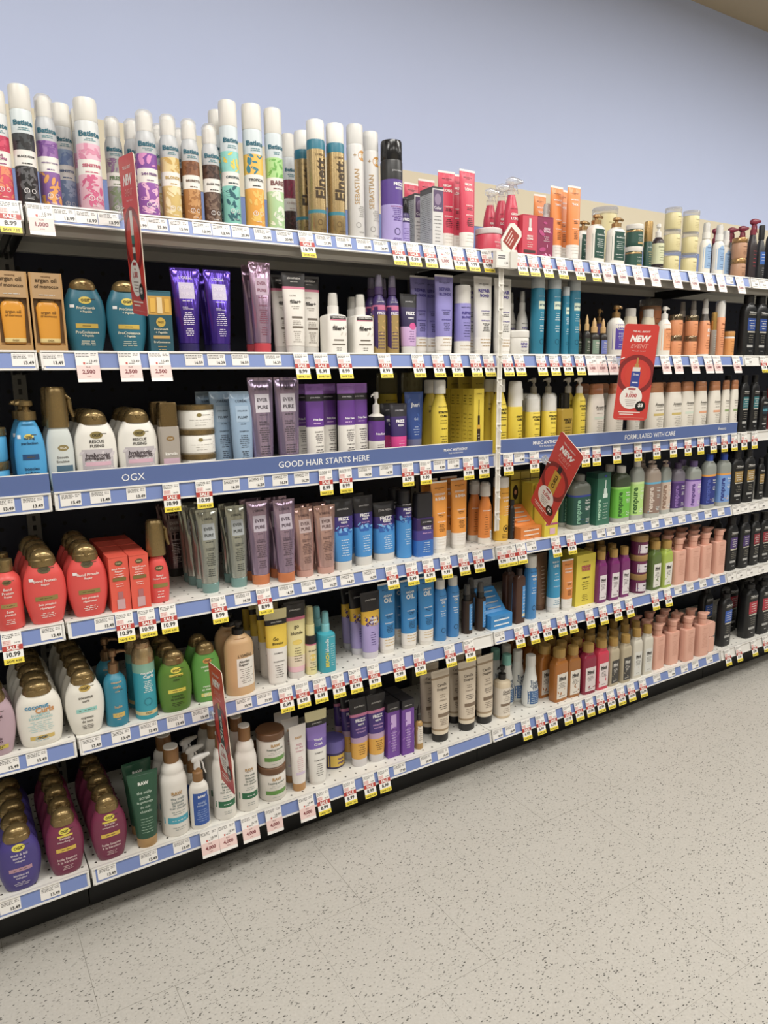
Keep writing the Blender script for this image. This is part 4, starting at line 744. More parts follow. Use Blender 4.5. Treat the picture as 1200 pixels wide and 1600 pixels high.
sp('bot_dkpurp', 'bottle', 'mon', .38, 'sqcap', '#222126', [(.26, '#2f6fc0'), (.42, '#4a3f8c'), (1, '#39265e')], [('R', -.3, .42, .5, .6, '#2a2830'), ('T', 'JOHN FRIEDA', .55, .5, '#d8d6da', .06), ('T', 'FRIZZ', .46, .5, '#f4f2f6', .06), ('T', 'dream curls', .38, .5, '#d4a8d8', .06), ('L', .06, .24, 5, .5, '#d4e6f4', .06)], 'indigo spray bottle, square black cap', 'indigo spray', {'n': 'spray_bottle'})
marc('tube_coco', '#e8962e', 'COCONUT|& SHEA', '#6a4416', desc='orange squeeze tube, cream base', short='cream-based orange tubes')
sp('mist_or', 'bottle', 'long', .22, 'clearcap', '#e6e3dc', [(.1, '#efe9df'), (1, '#e4862c')], [('T', 'COCONUT', .55, .6, '#f6efe6', -.1, 0, .04), ('L', .15, .5, 9, .3, '#6a4416', -.15), ('R', .1, .42, .25, .62, '#b06a2a'), ('R', .14, .36, .06, .22, '#f2f2f0'), ('L', .07, .21, 6, .18, '#222222', .25)], 'orange coconut mist bottle, clear cap', 'coconut mist', {'n': 'spray_bottle', 'cf': .36})
sp('can_coco', 'can', 'can', .15, 'can', '#e6e4df', [(.42, '#e2b21c'), (1, '#e6a626')], [('T', 'MARC ANTHONY', .76, .6, '#6a4416'), ('T', 'COCONUT', .69, .7, '#f6efe6', .1, 0, .04), ('T', '& SHEA', .64, .5, '#f6efe6', .1, 0, .04), ('L', .4, .56, 5, .5, '#f6efe6', .1), ('G', .05, .2, .24, '#3a2c10'), ('O', .05, .2, .1, .1, '#3a2c10'), ('L', .04, .12, 3, .6, '#6a4416')], 'yellow-orange hairspray can, white cap', 'coconut hairspray', {'n': 'hairspray_can'})
sp('bot_blkthin', 'bottle', 'round', .12, 'cap', '#1a1a1c', [(1, '#1c1c1f')], [('L', .2, .6, 5, .5, '#8a8a8e')], 'thin black bottle beside orange display', 'thin black bottle', {'n': 'hair_oil_bottle'})
sp('disp_or', 'disp', None, 0, '', '', [(1, '#dd7f2c')], [('R', -.36, .36, .27, .31, '#f2e4d4'), ('R', -.36, .36, .12, .16, '#f2e4d4'), ('L', .32, .36, 1, .4, '#5a3414'), ('L', .05, .1, 1, .3, '#5a3414')], 'orange slanted sachet display box', 'orange display box', {'n': 'sachet_display_box'})
sp('box_yelw', 'box', None, 0, '', '', [(1, '#b9a62a')], [('O', 0, .66, .3, .62, '#2c2418'), ('O', 0, .66, .14, .2, '#c98a62'), ('R', -.49, .49, .86, .88, '#6a5c14'), ('L', .2, .45, 5, .6, '#5a5014')], 'olive yellow carton with oval portrait at back', 'olive cartons')
sp('box_yel2', 'box', None, 0, '', '', [(1, '#e2cf26')], [('T', 'CURL', .55, .4, '#1e1a10', .15, 0, .04), ('L', .35, .5, 4, .3, '#3a3410', .15), ('R', -.4, .48, .22, .26, '#b04a7a'), ('R', -.1, .3, .04, .16, '#d8b0c0')], 'yellow carton with magenta line behind red sign', 'yellow carton')
def ren(nm, col, dark, line, w1, desc, top='#c9c8c4', txt=None, clear='#8f948e'):
    sp(nm, 'bottle', 'ren', .12, 'pump' if 'brown' in nm else 'cap', top, [(.08, '#a8aaa4'), (.60, col), (.635, line), (1, clear)], [('T', 'renpure', .33, .44, dark, -.24, 1, .03), ('L', .12, .2, 3, .34, '#e8ece8', .2)] + [('T', l, .53 - .05 * i, .32, txt or '#f0f2ee', .2, 0, .02) for i, l in enumerate(w1.split('|'))] + [('L', .34, .42, 3, .34, '#e8ece8', .2), ('P', .1, .2, 3, line, .06)], desc, 'clear-shouldered bottles', {'cf': .2, 'n': 'pump_bottle' if 'brown' in nm else 'shampoo_bottle', 'pl': .3})
ren('ren_teal', '#1f4e44', '#7fb39a', '#2b3a8c', 'Tea Tree|Rosemary', 'dark green clear-shouldered bottle', '#6e706c', clear='#5d625a'); ren('ren_green', '#64b832', '#2a5a22', '#8fce5a', 'Bamboo|& Quinoa', 'bright green clear-shouldered bottle', '#c9c8c4', clear='#3f4a36'); ren('ren_lime', '#aed678', '#2a5a22', '#c8e49a', 'Bamboo|Quinoa', 'pale lime clear-shouldered bottle')
ren('ren_brown', '#8d7468', '#d9cabf', '#5aa8cc', 'Coconut|Water', 'taupe clear-shouldered bottle, blue line', '#a8968a', clear='#9a8c80'); ren('ren_brown2', '#c9b4a4', '#8d6f5e', '#5aa8cc', 'Coconut|Water', 'pale beige clear-shouldered bottle', '#a8968a'); ren('ren_purple', '#4a2f70', '#8a6ab0', '#6a4a90', 'Castor|& Mint', 'deep purple clear-shouldered bottle', '#4a3a5c', clear='#75707c')
ren('ren_lilac', '#b494d4', '#5a3f86', '#6a4a9c', 'Castor|Mint', 'lilac clear-shouldered bottle', '#5c4a78'); ren('ren_navy', '#2b3a86', '#4a5cb0', '#e09a3c', 'Biotin &|Collagen', 'navy clear-shouldered bottle, orange line', '#2a4fb0'); ren('ren_blue', '#6f98d6', '#2b3a86', '#e09a3c', 'Biotin|Collagen', 'sky blue clear-shouldered bottle, orange line', '#2a4fb0')
sp('box_ren', 'box', None, 0, '', '', [(.9, '#2f6a54'), (1, '#1f4e44')], [('T', 'renpure', .3, .4, '#a8d4b8', -.26, 1, .03), ('R', -.06, .3, .52, .6, '#d4e4dc'), ('R', 0, .24, .6, .7, '#c8d8d0'), ('R', .09, .15, .7, .86, '#d4e4dc'), ('L', .1, .44, 6, .4, '#c8e0d0', .16), ('O', .1, .94, .1, .06, '#2b3a8c')], 'green scalp serum carton with dropper picture', 'green carton', {'n': 'serum_carton'})
# fifth shelf
ogx('ogx_clear', 'oval', '#b59aa6', '#4a2c3a', ('coconut|water', 'eau de|coco'), 'clear pink oval bottle, gold cap', 'clear pink bottles', .18, '#cdbb3c', gold='#c48aa4', z=.66, barz=.14)
ogx('ogx_coco', 'resc', '#ece8dd', '#8fb4c4', ('', ''), 'white oval bottle, orange and blue print', 'colour-printed bottles', .18, '#cdb058', extra=[('T', 'coconut', .64, .5, '#3f8cb4', -.06, 0, .03), ('T', 'Curls', .58, .4, '#c98a4a', .1, 0, .03), ('T', 'SHAMPOO', .51, .4, '#8fc4c8'), ('T', 'SHAMPOOING', .46, .5, '#8fc4c8'), ('L', .24, .42, 6, .6, '#b4d8d8')], z=2, barz=.15)
S['ogx_coco'] = S['ogx_coco'][:6] + ([d for d in S['ogx_coco'][6] if d[0] in 'TL' and d[1] not in ('OGX', '') or (d[0] == 'R' and d[1] == -.26)] + [('T', 'OGX', .15, .2, '#4a3c18')],) + S['ogx_coco'][7:]
ogx('ogx_white', 'oval', '#ece8dd', '#3a342c', ('coconut|curls', 'copeaux|de noix'), 'plain white oval bottle, gold cap', 'white oval bottles', .18, '#8fccc4', gold='#b89a44', z=.74, barz=.40, extra=[])
ogx('pump_teal', 'round', '#2585a0', '#c9a878', ('coconut|curls', 'huile'), 'teal pump bottle, bronze pump', 'teal pump', .3, '#cdb058', '#8a6a4am', .16, '#2585a0', .48, top='pump', kw={'n': 'pump_bottle', 'pd': 1, 'pl': .55}, extra=[])
sp('can_coconut', 'can', 'slim', .07, 'can', '#b4946em', [(.06, '#2a9cae'), (.11, '#d9c48a'), (.62, '#2a9cae'), (.74, '#7fb09c'), (1, '#bda478m')], [('T', 'coconut', .62, .6, '#eef4ee', .05, 0, .03), ('T', 'Curls', .57, .5, '#eef4ee', .1, 0, .03), ('L', .36, .52, 7, .5, '#e8f2ee', .05), ('G', 0, .24, .2, '#1f7a8c'), ('T', 'OGX', .09, .3, '#4a3c18')], 'teal mousse can fading to gold', 'teal mousse can', {'n': 'mousse_can', 'cf': .36})
ogx('ogx_green', 'resc', '#557f24', '#2c3a10', ('rosemary|mint', 'romarin|et menthe'), 'olive green oval bottle, gold cap', 'olive green bottles', .19, '#e0d03c', gold='#e0d03c', extra=[('R', -.2, .2, .6, .64, '#e0d03c')])
ogx('ogx_lgreen', 'resc', '#58983c', '#e4efd4', ('rosemary|mint', 'romarin|et menthe'), 'bright green oval bottle beside red sign', 'bright green bottle', .17, '#d8cc6a', gold='#c98a3c', barz=.13, extra=[])
sp('bot_absolut', 'bottle', 'round', .17, 'pump', '#1c1b1a', [(1, '#cfa878')], [('T', "L'ORÉAL", .56, .5, '#5a4a34', .1), ('R', -.2, .46, .12, .52, '#ece8e0'), ('T', 'Absolut', .475, .38, '#3a342c', .06, 0, .02), ('T', 'Repair', .425, .34, '#3a342c', .04, 0, .02), ('L', .16, .38, 8, .5, '#8a847a', .12)], 'peach shampoo bottle, black pump', 'peach bottle', {'n': 'pump_bottle', 'pl': .25, 'cf': .2})
sp('tube_gobl', 'tube', None, .03, '', '#e4e1dc', [(.5, '#ebe8e2'), (.80, '#e4c22e'), (.87, '#232022'), (1, '#ddd29a')], [('T', 'JOHN FRIEDA', .835, .6, '#d8d6d2'), ('T', 'Go', .62, .3, '#4a4014', -.1, 0, .02), ('T', 'Blonder', .56, .6, '#4a4014', 0, 0, .02), ('T', 'SHAMPOO', .43, .5, '#3a3634'), ('T', 'SHAMPOOING', .32, .6, '#3a3634'), ('L', .1, .28, 6, .5, '#7a7672')], 'yellow and white tube, black band', 'yellow-white tubes', {'tw': 1.25})
sp('tube_goblonde', 'tube', None, .09, '', '#dcd6d2', [(.16, '#e6b8c4'), (.30, '#e8d8c0'), (.76, '#e8dc9c'), (.8, '#cf6d8c'), (1, '#232022')], [('T', 'JOHN FRIEDA', .89, .7, '#d8d6d2'), ('T', 'go', .67, .3, '#3a3220'), ('T', 'blonde', .6, .7, '#3a3220', 0, 0, .02), ('O', 0, .48, .3, .14, '#e8cc5c'), ('L', .22, .42, 6, .5, '#6a624a')], 'cream tube with black top', 'cream tube')
sp('spr_go', 'bottle', 'cyl', .42, 'mist', '#e6dc9c', [(.12, '#e6dc9c'), (.44, '#e8dcb0'), (.46, '#cf6d8c'), (1, '#232022')], [('T', 'go blonde', .36, .7, '#3a3220'), ('O', 0, .26, .3, .3, '#e0c45c'), ('L', .06, .2, 4, .6, '#6a624a')], 'slim cream spray bottle, black collar', 'slim blonde spray', {'n': 'spray_bottle', 'cf': .38, 'cc': '#eeeac8gt'})
sp('spr_beach', 'bottle', 'rect', .33, 'mist', '#7cc4cc', [(1, '#2f9eb0')], [('T', 'BEACH', .22, .24, '#d8cc3c', -.18, 1, .05), ('T', 'blonde', .47, .22, '#e4f0f0', -.18, 1), ('L', .1, .5, 10, .35, '#b4e0e4', .18), ('T', 'JOHN FRIEDA', .6, .5, '#b4e0e4', .1)], 'turquoise rectangular spray bottle', 'turquoise spray', {'n': 'spray_bottle', 'cf': .24, 'nn': 3, 'cc': '#b4dce0gt'})
sp('tube_viol', 'tube', None, .1, '', '#d8d4dc', [(.52, '#a99ad2'), (.72, '#e4b41c'), (1, '#232126')], [('T', 'JOHN FRIEDA', .88, .7, '#d8d6d2'), ('P', .5, .64, 16, '#4a2f7c', .14), ('T', 'Violet', .61, .5, '#f4f2f8', .04, 0, .04), ('T', 'crush', .56, .5, '#f4f2f8', .1, 0, .04), ('T', 'for blondes', .51, .5, '#e8c43c', .1), ('L', .2, .42, 6, .4, '#4a3a7c')], 'lavender and yellow tube, purple splash', 'lavender-yellow tubes')
marc('tube_argan', '#2f86c6', 'ARGAN|OIL', '#123a5c', desc='blue squeeze tube, white base', short='blue tubes', script='#cfae6a', tcol='#eef2f4')
def argan(nm, desc, short, top, tf, cap, kw): sp(nm, 'can', 'slim', tf, top, cap, [(1, '#3a8cd0')], [('T', 'MARC ANTHONY', .75, .6, '#123a5c'), ('T', 'ARGAN', .69, .6, '#f0f4f6', 0, 0, .04), ('T', 'OIL', .64, .36, '#f0f4f6', 0, 0, .04), ('L', .56, .6, 1, .3, '#d8c43c'), ('L', .4, .52, 3, .5, '#f0f4f6'), ('G', 0, .18, .2, '#123a5c')], desc, short, kw)
argan('can_argan', 'blue aerosol can, white cap', 'blue cans', 'can', .15, '#dfdcd6', {'n': 'hairspray_can', 'cf': .36}); argan('can_arganw', 'blue aerosol can, large grey-white cap', 'large-capped blue can', 'can', .18, '#dcdad4', {'n': 'hairspray_can', 'cf': .46})
sp('spr_amb', 'bottle', 'cyl', .32, 'mist', '#1c1a18', [(1, '#33241b')], [('R', -.1, .49, .08, .62, '#4a94d4'), ('T', 'ARGAN', .55, .3, '#f0f4f6', .2, 0, .03), ('L', .12, .48, 6, .34, '#f0f4f6', .2)], 'dark amber spray, blue label', 'amber sprays', {'n': 'spray_bottle', 'cc': '#b8b4b0gt', 'cf': .34})
sp('disp_blue', 'disp', None, 0, '', '', [(1, '#2f86c6')], [('R', -.36, .36, .25, .29, '#f0f4f6'), ('R', -.36, .36, .10, .14, '#f0f4f6'), ('L', .31, .35, 1, .4, '#123a5c')], 'blue slanted sachet display box, clear lid', 'blue display box', {'n': 'sachet_display_box', 'clear': 1})
sp('bot_ambtall', 'bottle', 'rect', .12, 'cap', '#2a1c16', [(1, '#4a2c1e')], [('R', .1, .49, .1, .68, '#4a94d4'), ('T', 'ARGAN', .6, .3, '#f0f4f6', .3), ('L', .2, .55, 6, .3, '#f0f4f6', .3), ('R', .12, .48, .12, .17, '#e4d8b0')], 'tall brown bottle, blue side label', 'brown bottle', {'n': 'hair_oil_bottle', 'cf': .24})
sp('tube_brownb', 'tube', None, .1, '', '#6a4a34', [(1, '#7d5a40')], [('L', .2, .8, 9, .5, '#d8c4b0')], 'brown tube behind the blue tube', 'brown tube')
sp('can_bleach', 'tube', None, .08, '', '#e8e6e2', [(.24, '#e8eef0'), (1, '#2f96c4')], [('T', 'BLEACH', .8, .6, '#eef6fa', 0, 0, .04), ('T', 'LINE', .74, .5, '#eef6fa', 0, 0, .04), ('L', .5, .64, 3, .5, '#eef6fa'), ('T', 'HYDRATANT', .42, .6, '#eef6fa'), ('L', .12, .22, 3, .7, '#5a94b0')], 'tall cyan tube with white base', 'cyan tube', {'tw': 1.12})
marc('tube_orcoco', '#e08a3c', 'SUNKISSED|COCONUT', '#5a3418', desc='small orange coconut tube', short='small orange tube')
sp('box_dream', 'box', None, 0, '', '', [(1, '#e2cf26')], [('L', .84, .88, 1, .4, '#3a3410'), ('T', 'DREAM', .76, .46, '#b83a5c', 0, 0, .05), ('T', 'WAVES', .70, .46, '#b83a5c', 0, 0, .05), ('T', 'SHAMPOO', .54, .4, '#1e1a10', 0, 0, .03), ('L', .3, .48, 4, .4, '#3a3410'), ('L', .08, .22, 4, .4, '#6a5c14')], 'large yellow carton, pink lettering', 'yellow carton')
def maui(nm, col, lab, desc, short, lt='#3a3634', cap='#a8843c'):
    sp(nm, 'bottle', 'maui', .155, 'cap', cap, [(1, col)], [('R', -.38, .42, .06, .54, lab), ('T', 'Maui', .45, .5, lt, 0, 0, .04), ('T', 'MOISTURE', .41, .5, lt), ('L', .26, .37, 4, .56, lt), ('P', .12, .26, 3, col[:7], .1), ('L', .08, .13, 1, .5, lt)], desc, short, {'cf': .33})
maui('mau_purp', '#7a2a6cg', '#e4dce0', 'plum square bottle, gold cap', 'plum bottles'); maui('mau_green', '#5a7034g', '#e6e4dc', 'olive square bottle, gold cap', 'olive bottle'); maui('mau_lime', '#a3b844g', '#e6e4dc', 'lime green square bottle, gold cap', 'lime bottle')
maui('mau_amber', '#a8661eg', '#e0d8cc', 'amber square bottle, gold cap', 'amber bottles'); maui('mau_amber2', '#9c6226g', '#e4dcd0', 'amber square bottle, illustrated label', 'amber bottle'); maui('mau_wine', '#8c1f3cg', '#e0d4d4', 'wine red square bottle, gold cap', 'wine red bottle')
maui('mau_red', '#c8304cg', '#e6d8d8', 'raspberry red square bottle, gold cap', 'raspberry bottle'); maui('mau_grey', '#b4a78c', '#3c3a38', 'beige square bottle, black label', 'beige bottles', '#e0dcd4'); maui('mau_white', '#cfcabc', '#dcdcd6', 'off-white square bottle, gold cap', 'off-white bottles')
sp('jar_maui', 'jar', None, .3, '', '#9c7a44', [(.12, '#6a2450'), (.62, '#6a2450'), (1, '#6a2450')], [('R', -.4, .45, .12, .55, '#e4dce4'), ('T', 'Maui', .42, .24, '#3a3634', .05, 0, .04), ('L', .16, .34, 3, .4, '#5a5458', .1), ('P', .18, .3, 2, '#5a4a9c', .05)], 'plum hair mask jar, bronze lid', 'plum jars')
sp('mon_pink', 'bottle', 'mon', .26, 'mpump', '#d9a08a', [(1, '#dfa893')], [('R', -.3, .0, .60, .604, '#c98f7b'), ('L', .2, .55, 10, .6, '#cf9883'), ('T', 'MONDAY', .66, .4, '#cf9883')], 'blush pink square pump bottle', 'pink pumps', {'n': 'pump_bottle', 'nn': 5})
# bottom shelf
ogx('ogx_purple', 'oval', '#4a3f86', '#d8cfe0', ('thick & full|biotin &|collagen', 'biotine et|collagène'), 'indigo oval bottle, gold cap', 'indigo bottles', .2, '#b48a9c', gold='#d8cc3c', barz=.36, extra=[])
ogx('ogx_plum', 'oval', '#7a2c4c', '#e4c8c8', ('keratin|smoothing oil', 'huile lissante|à la kératine'), 'plum oval bottle, gold cap', 'plum bottles', .2, '#d8b43c', gold='#e0d03c', barz=.42, extra=[('R', -.2, .2, .62, .65, '#e0c83c')])
sp('tube_rawg', 'tube', None, .13, '', '#b08a54', [(1, '#23503a')], [('T', 'RAW', .86, .5, '#e8ece4', 0, 0, .04)] + [('T', l, .74 - .06 * i, f, '#b4c8b8') for i, (l, f) in enumerate((('the scalp', .7), ('scrub', .5), ('le gommage', .75), ('du cuir', .5), ('chevelu', .55)))] + [('L', .2, .42, 6, .6, '#8fae98')], 'dark green scalp scrub tube, wooden base', 'green scrub tube', {'tw': 1.45})
def raw(nm, band, desc, short):
    sp(nm, 'bottle', 'raw', .16, 'wood', '#8c6334', [(1, '#ece8e0')], [('T', 'RAW', .52, .4, '#b8925a', -.02, 0, .05), ('L', .49, .5, 1, .4, '#8a7a6a')] + [('T', l, .45 - .035 * i, f, '#7a8a8a' if 'aqua' in nm else '#5a6a60') for i, (l, f) in enumerate((('the scalp', .5), ('balance', .44), ('le soin', .4), ('cuir chevelu', .6)))] + [('L', .26, .31, 2, .5, '#9aa4a0'), ('R', -.46, .49, .16, .235, band), ('L', .18, .21, 1, .6, '#d8e4e0'), ('L', .07, .12, 2, .5, '#a8aca8')], desc, short, {'cf': .28})
raw('raw_aqua', '#3fa4bc', 'white bottle, aqua band, wooden cap', 'white aqua-banded bottle'); raw('raw_green', '#1f6a44', 'white bottle, green band, wooden cap', 'white green-banded bottles')
sp('trig_raw', 'bottle', 'round', .36, 'trigger', '#dedbd6', [(1, '#e9e5dd')], [('R', -.38, .44, .06, .50, '#2d57a8'), ('T', 'RAW', .45, .4, '#f2f4f8', .04, 0, .05), ('T', 'multi', .37, .4, '#a8bce0', .03), ('T', 'miracle', .33, .5, '#a8bce0', .03), ('L', .1, .28, 6, .6, '#8aa4d4', .03)], 'white trigger spray, blue label', 'white trigger sprays', {'n': 'spray_bottle', 'c2': '#8c6334', 'pd': 1, 'ts': .85})
sp('jar_raw', 'jar', None, .2, '', '#704c2e', [(1, '#ebe7df')], [('T', 'RAW', .66, .34, '#b8925a', 0, 0, .05), ('T', 'healing power', .54, .6, '#5a6a60'), ('L', .38, .48, 2, .6, '#9aa4a0'), ('R', -.48, .49, .20, .32, '#5f9440'), ('L', .08, .15, 1, .5, '#9aa4a0')], 'white tub with wooden lid, green band', 'white tubs', {'n': 'hair_mask_tub'})
sp('tube_rawp', 'tube', None, .12, '', '#b98a50', [(1, '#ece7e2')], [('T', 'RAW', .82, .5, '#c49a62', 0, 0, .05)] + [('T', l, .72 - .05 * i, f, '#c98a9a') for i, (l, f) in enumerate((('not', .4), ('so dry', .6), ('shampoo', .6)))] + [('L', .3, .54, 8, .5, '#d4a8b0'), ('R', -.35, .35, .26, .3, '#d8c8e0')], 'slim white tube, wooden base', 'slim white tubes', {'tw': 1.35})
sp('tube_violw', 'tube', None, .04, '', '#e4e1dc', [(.50, '#eceae4'), (.62, '#7a62b8'), (.80, '#8d74c4'), (.87, '#232126'), (1, '#d8d0a0')], [('T', 'JOHN FRIEDA', .835, .6, '#d8d6d2'), ('T', 'Violet', .62, .5, '#f4f2f8', 0, 0, .03), ('T', 'Crush', .56, .5, '#f4f2f8', 0, 0, .03), ('T', 'SHAMPOO', .44, .5, '#3a3634'), ('T', 'SHAMPOOING', .34, .6, '#3a3634'), ('L', .12, .3, 6, .5, '#7a7672')], 'violet and white tube, cream top', 'violet-white tube', {'tw': 1.3})
sp('jar_viol', 'jar', None, .42, '', '#6c62ac', [(.42, '#3c3460'), (1, '#3c3460')], [('R', -.4, .45, .08, .5, '#d8b43c'), ('T', 'Violet', .36, .3, '#4a2f7c', .1, 0, .04), ('T', 'crush', .22, .3, '#4a2f7c', .1, 0, .04)], 'periwinkle lidded mask jar behind violet tube', 'periwinkle jar')
sp('tube_mira', 'tube', None, .12, '', '#d9d6d8', [(.36, '#dda63c'), (.44, '#b89ab8'), (.74, '#46307c'), (.78, '#cf7aa4'), (1, '#232126')], [('T', 'JOHN FRIEDA', .88, .7, '#d8d6d2'), ('T', 'FRIZZ', .69, .66, '#f4f2f8', 0, 0, .05), ('T', 'ease', .63, .4, '#f4f2f8'), ('T', 'miraculous', .57, .7, '#d4a8d8'), ('T', 'RECOVERY', .52, .6, '#d4a8d8'), ('L', .18, .34, 5, .5, '#6a4a1c')], 'purple and gold tube, black top', 'purple-gold tubes')
sp('box_purp', 'box', None, 0, '', '', [(.84, '#6f3f9c'), (1, '#232126')], [('R', -.22, .22, .52, .78, '#c8a8e0'), ('R', -.12, .16, .14, .5, '#8f62b8'), ('T', 'JOHN FRIEDA', .9, .6, '#d8d6d2'), ('L', .1, .48, 8, .5, '#d8c4e8'), ('P', .1, .8, 6, '#8a58b4', .2)], 'purple serum carton with black top', 'purple cartons', {'n': 'serum_carton'})
sp('drop_amber', 'bottle', 'round', .35, 'dropper', '#2a2622', [(1, '#b08a4a')], [('R', -.46, .46, .14, .62, '#e6ddd0'), ('T', "Carol's", .54, .66, '#5a4a3c'), ('L', .2, .48, 6, .6, '#8a7a6a')], 'small amber oil bottle, black dropper', 'amber dropper', {'n': 'dropper_bottle', 'cf': .26})
sp('tube_carol', 'tube', None, .11, '', '#1c1a19', [(.16, '#e4d6be'), (.19, '#a08a6c'), (.88, '#dccdb8'), (.91, '#9a8468'), (1, '#d8cab6')], [('T', "Carol's", .80, .6, '#3a302a', 0, 0, .01), ('T', 'Daughter', .74, .66, '#3a302a', 0, 0, .01), ('L', .62, .68, 2, .56, '#8a7a6a'), ('T', 'STRENGTH', .59, .5, '#8a7a6a'), ('L', .46, .54, 3, .6, '#4a4038'), ('R', -.35, .4, .36, .41, '#7d6a56'), ('L', .24, .34, 4, .6, '#8a7a6a')], 'beige tube with black cap', 'beige tubes', {'tw': 1.22})
sp('pump_carol', 'bottle', 'rect', .26, 'pump', '#1c1a19', [(.05, '#cdb99a'), (.6, '#e4dacb'), (1, '#d4c4a8')], [('T', "Carol's", .54, .6, '#3a302a'), ('T', 'Daughter', .49, .6, '#3a302a'), ('L', .34, .45, 3, .6, '#8a7a6a'), ('R', -.4, .4, .25, .3, '#7d6a56'), ('L', .1, .22, 3, .6, '#8a7a6a')], 'cream bottle with black pump', 'cream pump bottle', {'n': 'pump_bottle', 'nn': 2.6, 'pl': .36})
def live(nm, cap, desc): sp(nm, 'bottle', 'live', .2, 'cap', cap, [(1, '#e9ebe8')], [('T', 'live', .50, .5, '#2f4a6a', 0, 0, .01), ('T', 'clean', .44, .6, '#2f4a6a', 0, 0, .01), ('T', '97%', .38, .4, '#2f4a6a'), ('R', -.42, .46, .08, .34, '#3f6698'), ('L', .1, .32, 6, .7, '#c4d4e4')], desc, 'tapered bottles', {'cf': .29})
live('live_teal', '#7fc4b8', 'tapered white bottle, mint cap'); live('live_w', '#e8e6e2', 'tapered white bottle, white cap')

